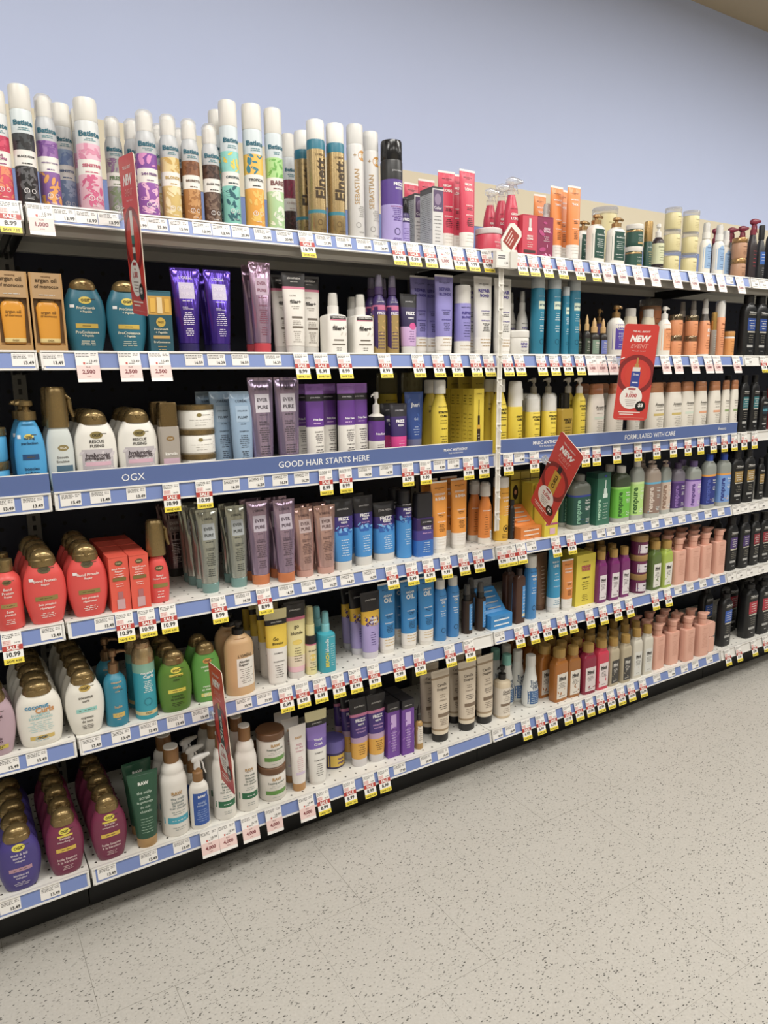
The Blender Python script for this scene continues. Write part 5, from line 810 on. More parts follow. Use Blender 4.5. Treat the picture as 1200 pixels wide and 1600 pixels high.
# positions in metres: shelf, kind, x, y, stack level, row
W={'can_love':(0.039,0.039,0.209),'can_black':(0.04,0.04,0.226),'slim_heav':(0.04,0.04,0.222),'can_sens2':(0.037,0.037,0.23),'can_pink':(0.046,0.046,0.224),'slim_grey':(0.037,0.037,0.215),'slim_24h':(0.043,0.043,0.221),'slim_blond':(0.041,0.041,0.223),'slim_brun':(0.039,0.039,0.221),'slim_dark':(0.039,0.039,0.218),'xl_orig':(0.041,0.041,0.272),'xl_trop':(0.045,0.045,0.275),'xl_bare':(0.041,0.041,0.274),'xl_red':(0.036,0.036,0.288),'eln':(0.045,0.045,0.268),'seb':(0.043,0.043,0.275),'jfhair':(0.058,0.058,0.256),'jfmou':(0.03,0.03,0.125),'box_dye':(0.036,0.058,0.155),'tube_grow':(0.044,0.035,0.216),'jar_grow':(0.078,0.078,0.072),'trig_red':(0.045,0.036,0.219),'box_serum':(0.058,0.047,0.118),'box_mag':(0.063,0.05,0.118),'mist_white':(0.035,0.028,0.181),'tube_inst':(0.042,0.034,0.226),'shea_green':(0.066,0.04,0.152),'jarc_cream':(0.088,0.088,0.218),'jarg':(0.057,0.057,0.07),'bot_goldgreen':(0.028,0.028,0.154),'bot_manuka':(0.041,0.041,0.153),'jarc':(0.056,0.056,0.071),'mist_blue':(0.045,0.036,0.181),'jarp':(0.054,0.054,0.074),'trig_dkred':(0.041,0.033,0.225),'spr_black':(0.036,0.036,0.206),'tre_blk':(0.064,0.035,0.213),'box_oil':(0.061,0.049,0.157),'ogx_teal':(0.085,0.042,0.154),'box_teal':(0.051,0.046,0.134),'tube_violet':(0.048,0.038,0.189),'tube_pinkm':(0.044,0.035,0.214),'tube_fill':(0.048,0.038,0.195),'spr_fill':(0.058,0.058,0.154),'spr_frizz':(0.036,0.036,0.205),'tube_frzs':(0.045,0.036,0.161),'tube_blnd':(0.049,0.039,0.218),'foam_blnd':(0.048,0.048,0.194),'tube_bond':(0.054,0.043,0.222),'spr_bond':(0.037,0.037,0.196),'jar_bond':(0.069,0.069,0.073),'can_teal':(0.042,0.042,0.232),'can_teals':(0.024,0.024,0.211),'drop_dk':(0.025,0.025,0.13),'drop_gr':(0.036,0.036,0.12),'drop_bl':(0.03,0.03,0.119),'pump_gold':(0.036,0.036,0.16),'pump_purp':(0.058,0.058,0.165),'bot_clearo':(0.052,0.036,0.16),'jar_orbig':(0.08,0.08,0.21),'pump_or':(0.047,0.047,0.171),'jaro':(0.046,0.046,0.072),'spr_or':(0.041,0.041,0.206),'bot_goldtube':(0.022,0.022,0.158),'foam_or':(0.037,0.037,0.203),'jarl':(0.04,0.04,0.093),'tre_blkblue':(0.074,0.041,0.232),'tre_blkred':(0.074,0.041,0.232),'jar_blue':(0.075,0.075,0.07),'bot_curl':(0.06,0.036,0.194),'mist_gold':(0.054,0.029,0.221),'ogx_resc':(0.089,0.044,0.171),'bot_sqgold':(0.046,0.028,0.182),'jar_resc':(0.086,0.086,0.058),'tube_ltb':(0.047,0.038,0.203),'tube_lilac':(0.053,0.042,0.235),'tube_fpurp':(0.047,0.038,0.217),'pump_frz':(0.041,0.041,0.193),'tube_dkpink':(0.046,0.036,0.16),'tube_blueg':(0.043,0.035,0.19),'jug_yel':(0.066,0.066,0.244),'foam_yel':(0.05,0.05,0.222),'box_yel':(0.037,0.055,0.195),'tube_yel':(0.045,0.036,0.23),'mist_yel':(0.051,0.041,0.215),'jarcap_yel':(0.048,0.048,0.175),'pump_yel':(0.045,0.045,0.222),'bot_amb':(0.054,0.033,0.174),'ave_a':(0.073,0.036,0.201),'tube_ave':(0.048,0.039,0.195),'ave_b':(0.084,0.042,0.2),'ave_c':(0.065,0.033,0.201),'ave_d':(0.044,0.022,0.203),'tre_blkteal':(0.049,0.027,0.221),'tre_sleek':(0.05,0.027,0.157),'tre_dkred':(0.06,0.033,0.207),'pump_red':(0.059,0.059,0.15),'ogx_red':(0.086,0.043,0.164),'box_red':(0.043,0.056,0.128),'mist_redg':(0.052,0.036,0.198),'tube_brn':(0.045,0.036,0.188),'tube_green':(0.044,0.036,0.208),'tube_lilor':(0.048,0.039,0.215),'tube_rose':(0.05,0.04,0.185),'tube_dream':(0.052,0.042,0.195),'tube_mask':(0.067,0.053,0.168),'spr_dream':(0.047,0.047,0.197),'bot_dkpurp':(0.06,0.036,0.186),'tube_coco':(0.049,0.039,0.215),'mist_or':(0.046,0.037,0.194),'can_coco':(0.049,0.049,0.203),'bot_blkthin':(0.02,0.02,0.128),'disp_or':(0.09,0.108,0.095),'box_yelw':(0.04,0.032,0.2),'box_yel2':(0.06,0.048,0.17),'ren_teal':(0.087,0.052,0.185),'box_ren':(0.065,0.052,0.183),'ren_green':(0.078,0.047,0.199),'ren_lime':(0.059,0.036,0.217),'ren_brown':(0.072,0.043,0.207),'ren_brown2':(0.053,0.032,0.201),'ren_purple':(0.066,0.039,0.186),'ren_lilac':(0.073,0.044,0.19),'ren_navy':(0.067,0.04,0.21),'ren_blue':(0.069,0.041,0.206),'tre_gold':(0.068,0.037,0.214),'tre_golds':(0.04,0.022,0.17),'ogx_clear':(0.08,0.04,0.152),'ogx_coco':(0.095,0.048,0.148),'ogx_white':(0.084,0.042,0.152),'pump_teal':(0.051,0.051,0.182),'can_coconut':(0.051,0.051,0.189),'ogx_green':(0.082,0.041,0.153),'ogx_lgreen':(0.073,0.037,0.155),'bot_absolut':(0.077,0.054,0.191),'tube_gobl':(0.05,0.04,0.203),'tube_goblonde':(0.048,0.039,0.212),'spr_go':(0.033,0.033,0.191),'spr_beach':(0.048,0.048,0.169),'tube_viol':(0.05,0.04,0.195),'tube_argan':(0.048,0.039,0.21),'can_argan':(0.041,0.041,0.192),'spr_amb':(0.035,0.035,0.157),'disp_blue':(0.088,0.106,0.11),'bot_ambtall':(0.042,0.025,0.183),'can_arganw':(0.042,0.042,0.215),'tube_brownb':(0.045,0.036,0.199),'can_bleach':(0.045,0.045,0.218),'tube_orcoco':(0.04,0.032,0.177),'box_dream':(0.093,0.093,0.183),'mau_purp':(0.045,0.031,0.186),'jar_maui':(0.063,0.063,0.072),'mau_green':(0.056,0.033,0.185),'mau_lime':(0.057,0.034,0.179),'mon_pink':(0.064,0.038,0.178),'tre_purp':(0.066,0.036,0.222),'tre_redl':(0.064,0.035,0.216),'ogx_purple':(0.09,0.045,0.154),'ogx_plum':(0.082,0.041,0.16),'tube_rawg':(0.05,0.04,0.193),'raw_aqua':(0.068,0.068,0.229),'trig_raw':(0.05,0.04,0.201),'raw_green':(0.058,0.058,0.232),'jar_raw':(0.078,0.078,0.098),'tube_rawp':(0.039,0.031,0.191),'tube_violw':(0.051,0.041,0.216),'jar_viol':(0.07,0.07,0.085),'tube_mira':(0.05,0.04,0.209),'box_purp':(0.043,0.052,0.176),'drop_amber':(0.026,0.026,0.144),'tube_carol':(0.058,0.046,0.232),'pump_carol':(0.053,0.053,0.178),'live_teal':(0.055,0.055,0.184),'live_w':(0.058,0.058,0.184),'mau_amber':(0.065,0.039,0.192),'mau_amber2':(0.058,0.035,0.187),'mau_wine':(0.061,0.037,0.186),'mau_red':(0.059,0.036,0.188),'mau_grey':(0.051,0.03,0.183),'mau_white':(0.048,0.029,0.193),'tre_bigblue':(0.075,0.041,0.25),'tre_big':(0.085,0.051,0.262)}
ITEMS="""1 can_love -0.029 0.032 0 0
1 can_black 0.016 0.032 0 0
1 slim_heav 0.061 0.050 0 0
1 can_sens2 0.102 0.108 0 0
1 can_pink 0.138 0.035 0 0
1 can_pink 0.144 0.105 0 1
1 slim_grey 0.201 0.089 0 0
1 slim_24h 0.256 0.034 0 0
1 slim_24h 0.248 0.102 0 0
1 slim_blond 0.308 0.041 0 0
1 slim_blond 0.308 0.111 0 1
1 slim_brun 0.354 0.040 0 0
1 slim_brun 0.354 0.110 0 1
1 slim_dark 0.401 0.040 0 0
1 xl_orig 0.444 0.033 0 0
1 xl_orig 0.444 0.103 0 1
1 xl_trop 0.502 0.035 0 0
1 xl_bare 0.554 0.033 0 0
1 xl_red 0.678 0.218 0 0
1 eln 0.666 0.035 0 0
1 eln 0.720 0.035 0 0
1 eln 0.674 0.122 0 0
1 seb 0.776 0.034 0 0
1 seb 0.837 0.061 0 0
1 jfhair 0.889 0.041 0 0
1 jfmou 0.938 0.055 0 0
1 box_dye 1.018 0.041 0 0
1 box_dye 1.018 0.126 0 1
1 tube_grow 1.073 0.218 0 0
1 tube_grow 1.090 0.167 0 0
1 tube_grow 1.088 0.068 0 0
1 tube_grow 1.131 0.030 0 0
1 tube_grow 1.133 0.080 0 1
1 jar_grow 1.228 0.051 0 0
1 trig_red 1.331 0.168 0 0
1 trig_red 1.324 0.108 0 0
1 trig_red 1.301 0.038 0 0
1 box_serum 1.354 0.036 0 0
1 box_mag 1.415 0.037 0 0
1 mist_white 1.503 0.099 0 0
1 tube_inst 1.537 0.167 0 0
1 tube_inst 1.512 0.067 0 0
1 tube_inst 1.555 0.037 0 0
1 tube_inst 1.555 0.087 0 1
1 shea_green 1.653 0.032 0 0
1 shea_green 1.747 0.032 0 0
1 shea_green 1.689 0.120 0 0
1 jarc_cream 1.851 0.174 0 0
1 jarg 1.847 0.041 0 0
1 jarg 1.847 0.041 1 0
1 bot_goldgreen 1.898 0.026 0 0
1 bot_manuka 1.959 0.033 0 0
1 jarc 2.040 0.040 0 0
1 jarc 2.040 0.040 1 0
1 jarc 2.040 0.040 2 0
1 jarc 2.139 0.040 0 0
1 jarc 2.139 0.040 1 0
1 jarc 2.139 0.040 2 0
1 mist_blue 2.216 0.030 0 0
1 mist_blue 2.293 0.030 0 0
1 mist_blue 2.417 0.085 0 0
1 jarp 2.434 0.039 0 0
1 jarp 2.434 0.039 1 0
1 trig_dkred 2.544 0.217 0 0
1 trig_dkred 2.585 0.176 0 0
1 trig_dkred 2.596 0.137 0 0
1 trig_dkred 2.510 0.037 0 0
1 spr_black 2.568 0.038 0 0
1 tre_blk 2.663 0.048 0 0
2 box_oil -0.037 0.037 0 0
2 box_oil 0.028 0.037 0 0
2 ogx_teal 0.102 0.033 0 0
2 ogx_teal 0.188 0.033 0 0
2 box_teal 0.257 0.035 0 0
2 tube_violet 0.323 0.031 0 0
2 tube_violet 0.398 0.031 0 0
2 tube_violet 0.402 0.089 0 0
2 tube_pinkm 0.504 0.030 0 0
2 tube_pinkm 0.508 0.088 0 0
2 tube_fill 0.592 0.031 0 0
2 tube_fill 0.582 0.079 0 0
2 tube_fill 0.652 0.069 0 0
2 spr_fill 0.706 0.041 0 0
2 spr_fill 0.797 0.100 0 0
2 spr_fill 0.787 0.041 0 0
2 spr_frizz 0.838 0.030 0 0
2 spr_frizz 0.845 0.080 0 1
2 spr_frizz 0.880 0.030 0 0
2 spr_frizz 0.882 0.080 0 1
2 tube_frzs 0.932 0.030 0 0
2 tube_blnd 1.002 0.080 0 0
2 tube_blnd 1.053 0.032 0 0
2 tube_blnd 1.053 0.091 0 1
2 foam_blnd 1.123 0.036 0 0
2 tube_bond 1.195 0.034 0 0
2 tube_bond 1.195 0.093 0 1
2 tube_bond 1.277 0.041 0 0
2 spr_bond 1.379 0.119 0 0
2 spr_bond 1.394 0.082 0 0
2 jar_bond 1.340 0.040 0 0
2 can_teal 1.419 0.041 0 0
2 can_teal 1.480 0.033 0 0
2 can_teals 1.530 0.032 0 0
2 can_teal 1.574 0.041 0 0
2 drop_dk 1.619 0.059 0 0
2 drop_dk 1.630 0.033 0 0
2 drop_gr 1.661 0.030 0 0
2 drop_bl 1.700 0.027 0 0
2 pump_gold 1.781 0.118 0 0
2 pump_purp 1.776 0.041 0 0
2 bot_clearo 1.868 0.058 0 0
2 bot_clearo 1.961 0.058 0 0
2 jar_orbig 2.113 0.170 0 0
2 pump_or 2.030 0.043 0 0
2 jaro 2.085 0.035 0 0
2 jaro 2.085 0.035 1 0
2 jaro 2.172 0.035 0 0
2 jaro 2.172 0.035 1 0
2 spr_or 2.266 0.143 0 0
2 spr_or 2.272 0.101 0 0
2 spr_or 2.245 0.033 0 0
2 bot_goldtube 2.277 0.016 0 0
2 foam_or 2.332 0.030 0 0
2 jarl 2.401 0.032 0 0
2 tre_blkblue 2.512 0.033 0 0
2 tre_blkblue 2.590 0.033 0 0
2 tre_blkred 2.667 0.033 0 0
3 jar_blue -0.107 0.050 0 0
3 jar_blue -0.103 0.050 1 0
3 bot_curl -0.030 0.030 0 0
3 bot_curl -0.034 0.090 0 1
3 mist_gold 0.028 0.027 0 0
3 mist_gold 0.028 0.097 0 1
3 ogx_resc 0.101 0.034 0 0
3 ogx_resc 0.101 0.094 0 1
3 ogx_resc 0.100 0.154 0 2
3 ogx_resc 0.192 0.034 0 0
3 ogx_resc 0.192 0.094 0 1
3 ogx_resc 0.192 0.154 0 2
3 bot_sqgold 0.260 0.026 0 0
3 bot_sqgold 0.260 0.096 0 1
3 jar_resc 0.336 0.055 0 0
3 jar_resc 0.337 0.055 1 0
3 jar_resc 0.338 0.055 2 0
3 tube_ltb 0.386 0.118 0 0
3 tube_ltb 0.405 0.070 0 0
3 tube_ltb 0.441 0.031 0 0
3 tube_lilac 0.494 0.033 0 0
3 tube_lilac 0.564 0.033 0 0
3 tube_fpurp 0.626 0.089 0 0
3 tube_fpurp 0.640 0.031 0 0
3 tube_fpurp 0.698 0.070 0 0
3 tube_fpurp 0.733 0.031 0 0
3 tube_fpurp 0.782 0.049 0 0
3 pump_frz 0.827 0.033 0 0
3 tube_dkpink 0.897 0.030 0 0
3 tube_dkpink 0.897 0.080 0 1
3 tube_blueg 0.968 0.058 0 0
3 jug_yel 1.001 0.253 0 0
3 jug_yel 1.080 0.233 0 0
3 foam_yel 1.043 0.037 0 0
3 foam_yel 1.059 0.105 0 0
3 box_yel 1.169 0.040 0 0
3 box_yel 1.169 0.099 0 1
3 box_yel 1.169 0.158 0 2
3 tube_yel 1.244 0.232 0 0
3 tube_yel 1.262 0.195 0 0
3 tube_yel 1.285 0.158 0 0
3 foam_yel 1.272 0.088 0 0
3 foam_yel 1.267 0.037 0 0
3 mist_yel 1.328 0.033 0 0
3 jarcap_yel 1.423 0.085 0 0
3 jarcap_yel 1.405 0.036 0 0
3 jarcap_yel 1.476 0.036 0 0
3 pump_yel 1.528 0.163 0 0
3 pump_yel 1.575 0.142 0 0
3 bot_amb 1.530 0.022 0 0
3 pump_yel 1.607 0.082 0 0
3 pump_yel 1.609 0.035 0 0
3 ave_a 1.683 0.030 0 0
3 ave_a 1.683 0.090 0 1
3 ave_a 1.778 0.030 0 0
3 ave_a 1.778 0.090 0 1
3 tube_ave 1.888 0.040 0 0
3 ave_b 1.990 0.033 0 0
3 ave_b 1.990 0.093 0 1
3 ave_b 2.089 0.033 0 0
3 ave_b 2.089 0.093 0 1
3 ave_a 2.174 0.038 0 0
3 ave_c 2.244 0.029 0 0
3 ave_c 2.329 0.029 0 0
3 ave_d 2.392 0.023 0 0
3 ave_d 2.447 0.023 0 0
3 tre_blkteal 2.515 0.026 0 0
3 tre_blkteal 2.515 0.096 0 1
3 tre_blkteal 2.585 0.026 0 0
3 tre_sleek 2.653 0.026 0 0
3 tre_dkred 2.739 0.037 0 0
4 pump_red -0.103 0.034 0 0
4 pump_red -0.105 0.104 0 1
4 ogx_red -0.030 0.025 0 0
4 ogx_red -0.030 0.085 0 1
4 ogx_red -0.031 0.136 0 2
4 ogx_red -0.033 0.191 0 3
4 ogx_red 0.057 0.025 0 0
4 ogx_red 0.057 0.081 0 1
4 ogx_red 0.058 0.136 0 2
4 ogx_red 0.058 0.191 0 3
4 box_red 0.123 0.036 0 0
4 box_red 0.125 0.096 0 1
4 box_red 0.125 0.156 0 2
4 box_red 0.125 0.216 0 3
4 box_red 0.167 0.032 0 0
4 box_red 0.169 0.093 0 1
4 box_red 0.169 0.153 0 2
4 box_red 0.169 0.213 0 3
4 mist_redg 0.215 0.035 0 0
4 tube_brn 0.316 0.241 0 0
4 tube_brn 0.316 0.301 0 1
4 tube_green 0.344 0.042 0 0
4 tube_green 0.344 0.092 0 1
4 tube_green 0.335 0.129 0 0
4 tube_green 0.335 0.166 0 1
4 tube_green 0.421 0.050 0 0
4 tube_green 0.421 0.100 0 1
4 tube_lilor 0.477 0.041 0 0
4 tube_lilor 0.477 0.091 0 1
4 tube_lilor 0.541 0.025 0 0
4 tube_lilor 0.541 0.075 0 1
4 tube_rose 0.603 0.042 0 0
4 tube_rose 0.603 0.092 0 1
4 tube_rose 0.664 0.039 0 0
4 tube_rose 0.664 0.089 0 1
4 tube_dream 0.719 0.042 0 0
4 tube_dream 0.719 0.092 0 1
4 tube_dream 0.793 0.057 0 0
4 tube_dream 0.793 0.107 0 1
4 tube_mask 0.871 0.072 0 0
4 spr_dream 0.932 0.060 0 0
4 spr_dream 0.933 0.111 0 1
4 bot_dkpurp 0.987 0.043 0 0
4 tube_coco 1.050 0.049 0 0
4 tube_coco 1.050 0.099 0 1
4 tube_coco 1.133 0.060 0 0
4 tube_coco 1.133 0.110 0 1
4 mist_or 1.236 0.111 0 0
4 mist_or 1.237 0.060 0 0
4 can_coco 1.307 0.066 0 0
4 bot_blkthin 1.343 0.054 0 0
4 disp_or 1.399 0.074 0 0
4 box_yelw 1.436 0.156 0 0
4 box_yelw 1.479 0.156 0 0
4 box_yelw 1.524 0.156 0 0
4 box_yel2 1.475 0.033 0 0
4 box_yel2 1.475 0.093 0 1
4 ren_teal 1.646 0.053 0 0
4 ren_teal 1.646 0.109 0 1
4 box_ren 1.751 0.063 0 0
4 ren_green 1.851 0.050 0 0
4 ren_green 1.851 0.101 0 1
4 ren_lime 1.927 0.043 0 0
4 ren_brown 2.006 0.038 0 0
4 ren_brown 2.006 0.088 0 1
4 ren_brown2 2.099 0.052 0 0
4 ren_purple 2.173 0.053 0 0
4 ren_purple 2.173 0.103 0 1
4 ren_lilac 2.246 0.038 0 0
4 ren_lilac 2.246 0.088 0 1
4 ren_navy 2.326 0.027 0 0
4 ren_blue 2.422 0.028 0 0
4 tre_gold 2.495 0.022 0 0
4 tre_gold 2.495 0.092 0 1
4 tre_gold 2.576 0.022 0 0
4 tre_gold 2.576 0.092 0 1
4 tre_golds 2.675 0.025 0 0
4 tre_gold 2.762 0.036 0 0
5 ogx_clear -0.155 0.024 0 0
5 ogx_clear -0.155 0.084 0 1
5 ogx_coco -0.067 0.028 0 0
5 ogx_coco -0.067 0.083 0 1
5 ogx_coco -0.067 0.138 0 2
5 ogx_coco -0.067 0.193 0 3
5 ogx_coco -0.067 0.248 0 4
5 ogx_white 0.028 0.025 0 0
5 ogx_white 0.028 0.080 0 1
5 ogx_white 0.029 0.135 0 2
5 ogx_white 0.029 0.190 0 3
5 ogx_white 0.029 0.245 0 4
5 ogx_white 0.029 0.300 0 5
5 pump_teal 0.097 0.030 0 0
5 pump_teal 0.097 0.120 0 1
5 can_coconut 0.164 0.029 0 0
5 can_coconut 0.164 0.100 0 1
5 ogx_green 0.234 0.025 0 0
5 ogx_green 0.234 0.084 0 1
5 ogx_green 0.234 0.144 0 2
5 ogx_lgreen 0.316 0.035 0 0
5 ogx_lgreen 0.316 0.095 0 1
5 bot_absolut 0.403 0.031 0 0
5 bot_absolut 0.403 0.101 0 1
5 tube_gobl 0.507 0.030 0 0
5 tube_gobl 0.507 0.085 0 1
5 tube_gobl 0.507 0.140 0 2
5 tube_gobl 0.507 0.195 0 3
5 tube_goblonde 0.566 0.039 0 0
5 tube_goblonde 0.566 0.089 0 1
5 spr_go 0.609 0.037 0 0
5 spr_go 0.609 0.087 0 1
5 spr_beach 0.654 0.033 0 0
5 spr_beach 0.654 0.085 0 1
5 tube_viol 0.805 0.047 0 0
5 tube_viol 0.792 0.090 0 0
5 tube_viol 0.792 0.140 0 1
5 tube_argan 0.865 0.053 0 0
5 tube_argan 0.939 0.047 0 0
5 tube_argan 0.939 0.097 0 1
5 tube_argan 0.999 0.044 0 0
5 tube_argan 0.999 0.094 0 1
5 can_argan 1.053 0.046 0 0
5 can_argan 1.106 0.052 0 0
5 spr_amb 1.158 0.046 0 0
5 spr_amb 1.210 0.044 0 0
5 spr_amb 1.212 0.094 0 1
5 disp_blue 1.275 0.067 0 0
5 bot_ambtall 1.357 0.027 0 0
5 bot_ambtall 1.357 0.077 0 1
5 can_arganw 1.421 0.042 0 0
5 tube_brownb 1.513 0.089 0 0
5 can_bleach 1.534 0.048 0 0
5 tube_orcoco 1.585 0.035 0 0
5 box_dream 1.673 0.079 0 0
5 mau_purp 1.743 0.029 0 0
5 mau_purp 1.743 0.089 0 1
5 mau_purp 1.804 0.026 0 0
5 mau_purp 1.804 0.081 0 1
5 mau_purp 1.804 0.136 0 2
5 mau_purp 1.864 0.030 0 0
5 mau_purp 1.864 0.085 0 1
5 mau_purp 1.864 0.140 0 2
5 jar_maui 1.953 0.036 0 0
5 jar_maui 1.953 0.036 1 0
5 jar_maui 1.953 0.036 2 0
5 mau_green 2.029 0.025 0 0
5 mau_green 2.029 0.080 0 1
5 mau_lime 2.092 0.023 0 0
5 mau_lime 2.092 0.078 0 1
5 mon_pink 2.164 0.023 0 0
5 mon_pink 2.164 0.078 0 1
5 mon_pink 2.164 0.133 0 2
5 mon_pink 2.252 0.023 0 0
5 mon_pink 2.252 0.078 0 1
5 mon_pink 2.252 0.133 0 2
5 mon_pink 2.329 0.023 0 0
5 mon_pink 2.329 0.078 0 1
5 mon_pink 2.329 0.133 0 2
5 mon_pink 2.426 0.028 0 0
5 mon_pink 2.426 0.083 0 1
5 mon_pink 2.426 0.138 0 2
5 tre_purp 2.505 0.026 0 0
5 tre_purp 2.505 0.096 0 1
5 tre_purp 2.584 0.022 0 0
5 tre_redl 2.663 0.024 0 0
5 tre_redl 2.735 0.024 0 0
5 tre_redl 2.810 0.025 0 0
6 ogx_purple -0.140 0.026 0 0
6 ogx_purple -0.140 0.082 0 1
6 ogx_purple -0.140 0.137 0 2
6 ogx_purple -0.140 0.192 0 3
6 ogx_purple -0.140 0.246 0 4
6 ogx_plum -0.044 0.025 0 0
6 ogx_plum -0.044 0.080 0 1
6 ogx_plum -0.044 0.135 0 2
6 ogx_plum -0.044 0.190 0 3
6 ogx_plum -0.044 0.244 0 4
6 ogx_plum 0.054 0.025 0 0
6 ogx_plum 0.054 0.080 0 1
6 ogx_plum 0.054 0.135 0 2
6 ogx_plum 0.054 0.190 0 3
6 ogx_plum 0.054 0.244 0 4
6 tube_rawg 0.140 0.024 0 0
6 tube_rawg 0.140 0.084 0 1
6 raw_aqua 0.216 0.040 0 0
6 raw_aqua 0.217 0.112 0 1
6 trig_raw 0.275 0.024 0 0
6 trig_raw 0.275 0.074 0 1
6 trig_raw 0.275 0.124 0 2
6 raw_green 0.344 0.033 0 0
6 raw_green 0.344 0.095 0 1
6 raw_green 0.344 0.157 0 2
6 raw_green 0.408 0.037 0 0
6 raw_green 0.408 0.099 0 1
6 jar_raw 0.486 0.051 0 0
6 jar_raw 0.486 0.151 0 1
6 jar_raw 0.486 0.051 1 0
6 tube_rawp 0.560 0.036 0 0
6 tube_rawp 0.560 0.086 0 1
6 tube_rawp 0.560 0.136 0 2
6 tube_violw 0.620 0.042 0 0
6 jar_viol 0.702 0.100 0 0
6 tube_mira 0.767 0.057 0 0
6 tube_mira 0.765 0.107 0 1
6 tube_mira 0.823 0.052 0 0
6 tube_mira 0.823 0.102 0 1
6 tube_mira 0.763 0.148 0 0
6 box_purp 0.872 0.057 0 0
6 box_purp 0.872 0.113 0 1
6 box_purp 0.919 0.049 0 0
6 box_purp 0.919 0.105 0 1
6 drop_amber 0.967 0.037 0 0
6 tube_carol 1.055 0.046 0 0
6 tube_carol 1.055 0.106 0 1
6 tube_carol 1.169 0.056 0 0
6 tube_carol 1.169 0.116 0 1
6 tube_carol 1.248 0.061 0 0
6 tube_carol 1.248 0.121 0 1
6 pump_carol 1.323 0.061 0 0
6 live_teal 1.393 0.118 0 0
6 live_teal 1.393 0.178 0 1
6 live_w 1.450 0.126 0 0
6 live_w 1.450 0.185 0 1
6 live_w 1.457 0.067 0 0
6 mau_amber 1.550 0.097 0 0
6 mau_amber 1.550 0.217 0 1
6 mau_amber 1.550 0.257 0 2
6 mau_amber 1.569 0.044 0 0
6 mau_amber 1.569 0.137 0 1
6 mau_amber 1.569 0.177 0 2
6 mau_amber2 1.633 0.041 0 0
6 mau_amber2 1.633 0.096 0 1
6 mau_amber2 1.633 0.151 0 2
6 mau_wine 1.698 0.030 0 0
6 mau_wine 1.698 0.085 0 1
6 mau_wine 1.698 0.140 0 2
6 mau_red 1.766 0.030 0 0
6 mau_red 1.766 0.085 0 1
6 mau_red 1.766 0.140 0 2
6 mau_grey 1.825 0.025 0 0
6 mau_grey 1.825 0.080 0 1
6 mau_grey 1.825 0.135 0 2
6 mau_grey 1.885 0.020 0 0
6 mau_grey 1.885 0.075 0 1
6 mau_grey 1.885 0.130 0 2
6 mau_white 1.950 0.023 0 0
6 mau_white 1.950 0.078 0 1
6 mau_white 1.950 0.133 0 2
6 mau_white 2.013 0.024 0 0
6 mau_white 2.013 0.079 0 1
6 mau_white 2.013 0.134 0 2
6 mon_pink 2.091 0.037 0 0
6 mon_pink 2.091 0.092 0 1
6 mon_pink 2.091 0.147 0 2
6 mon_pink 2.177 0.036 0 0
6 mon_pink 2.177 0.091 0 1
6 mon_pink 2.177 0.146 0 2
6 mon_pink 2.257 0.023 0 0
6 mon_pink 2.257 0.078 0 1
6 mon_pink 2.257 0.133 0 2
6 mon_pink 2.350 0.023 0 0
6 mon_pink 2.350 0.078 0 1
6 tre_bigblue 2.525 0.039 0 0
6 tre_bigblue 2.525 0.129 0 1
6 tre_big 2.700 0.042 0 0
6 tre_big 2.700 0.132 0 1
6 tre_big 2.796 0.039 0 0
6 tre_big 2.796 0.129 0 1
6 tre_big 2.884 0.037 0 0
6 tre_big 2.884 0.127 0 1"""
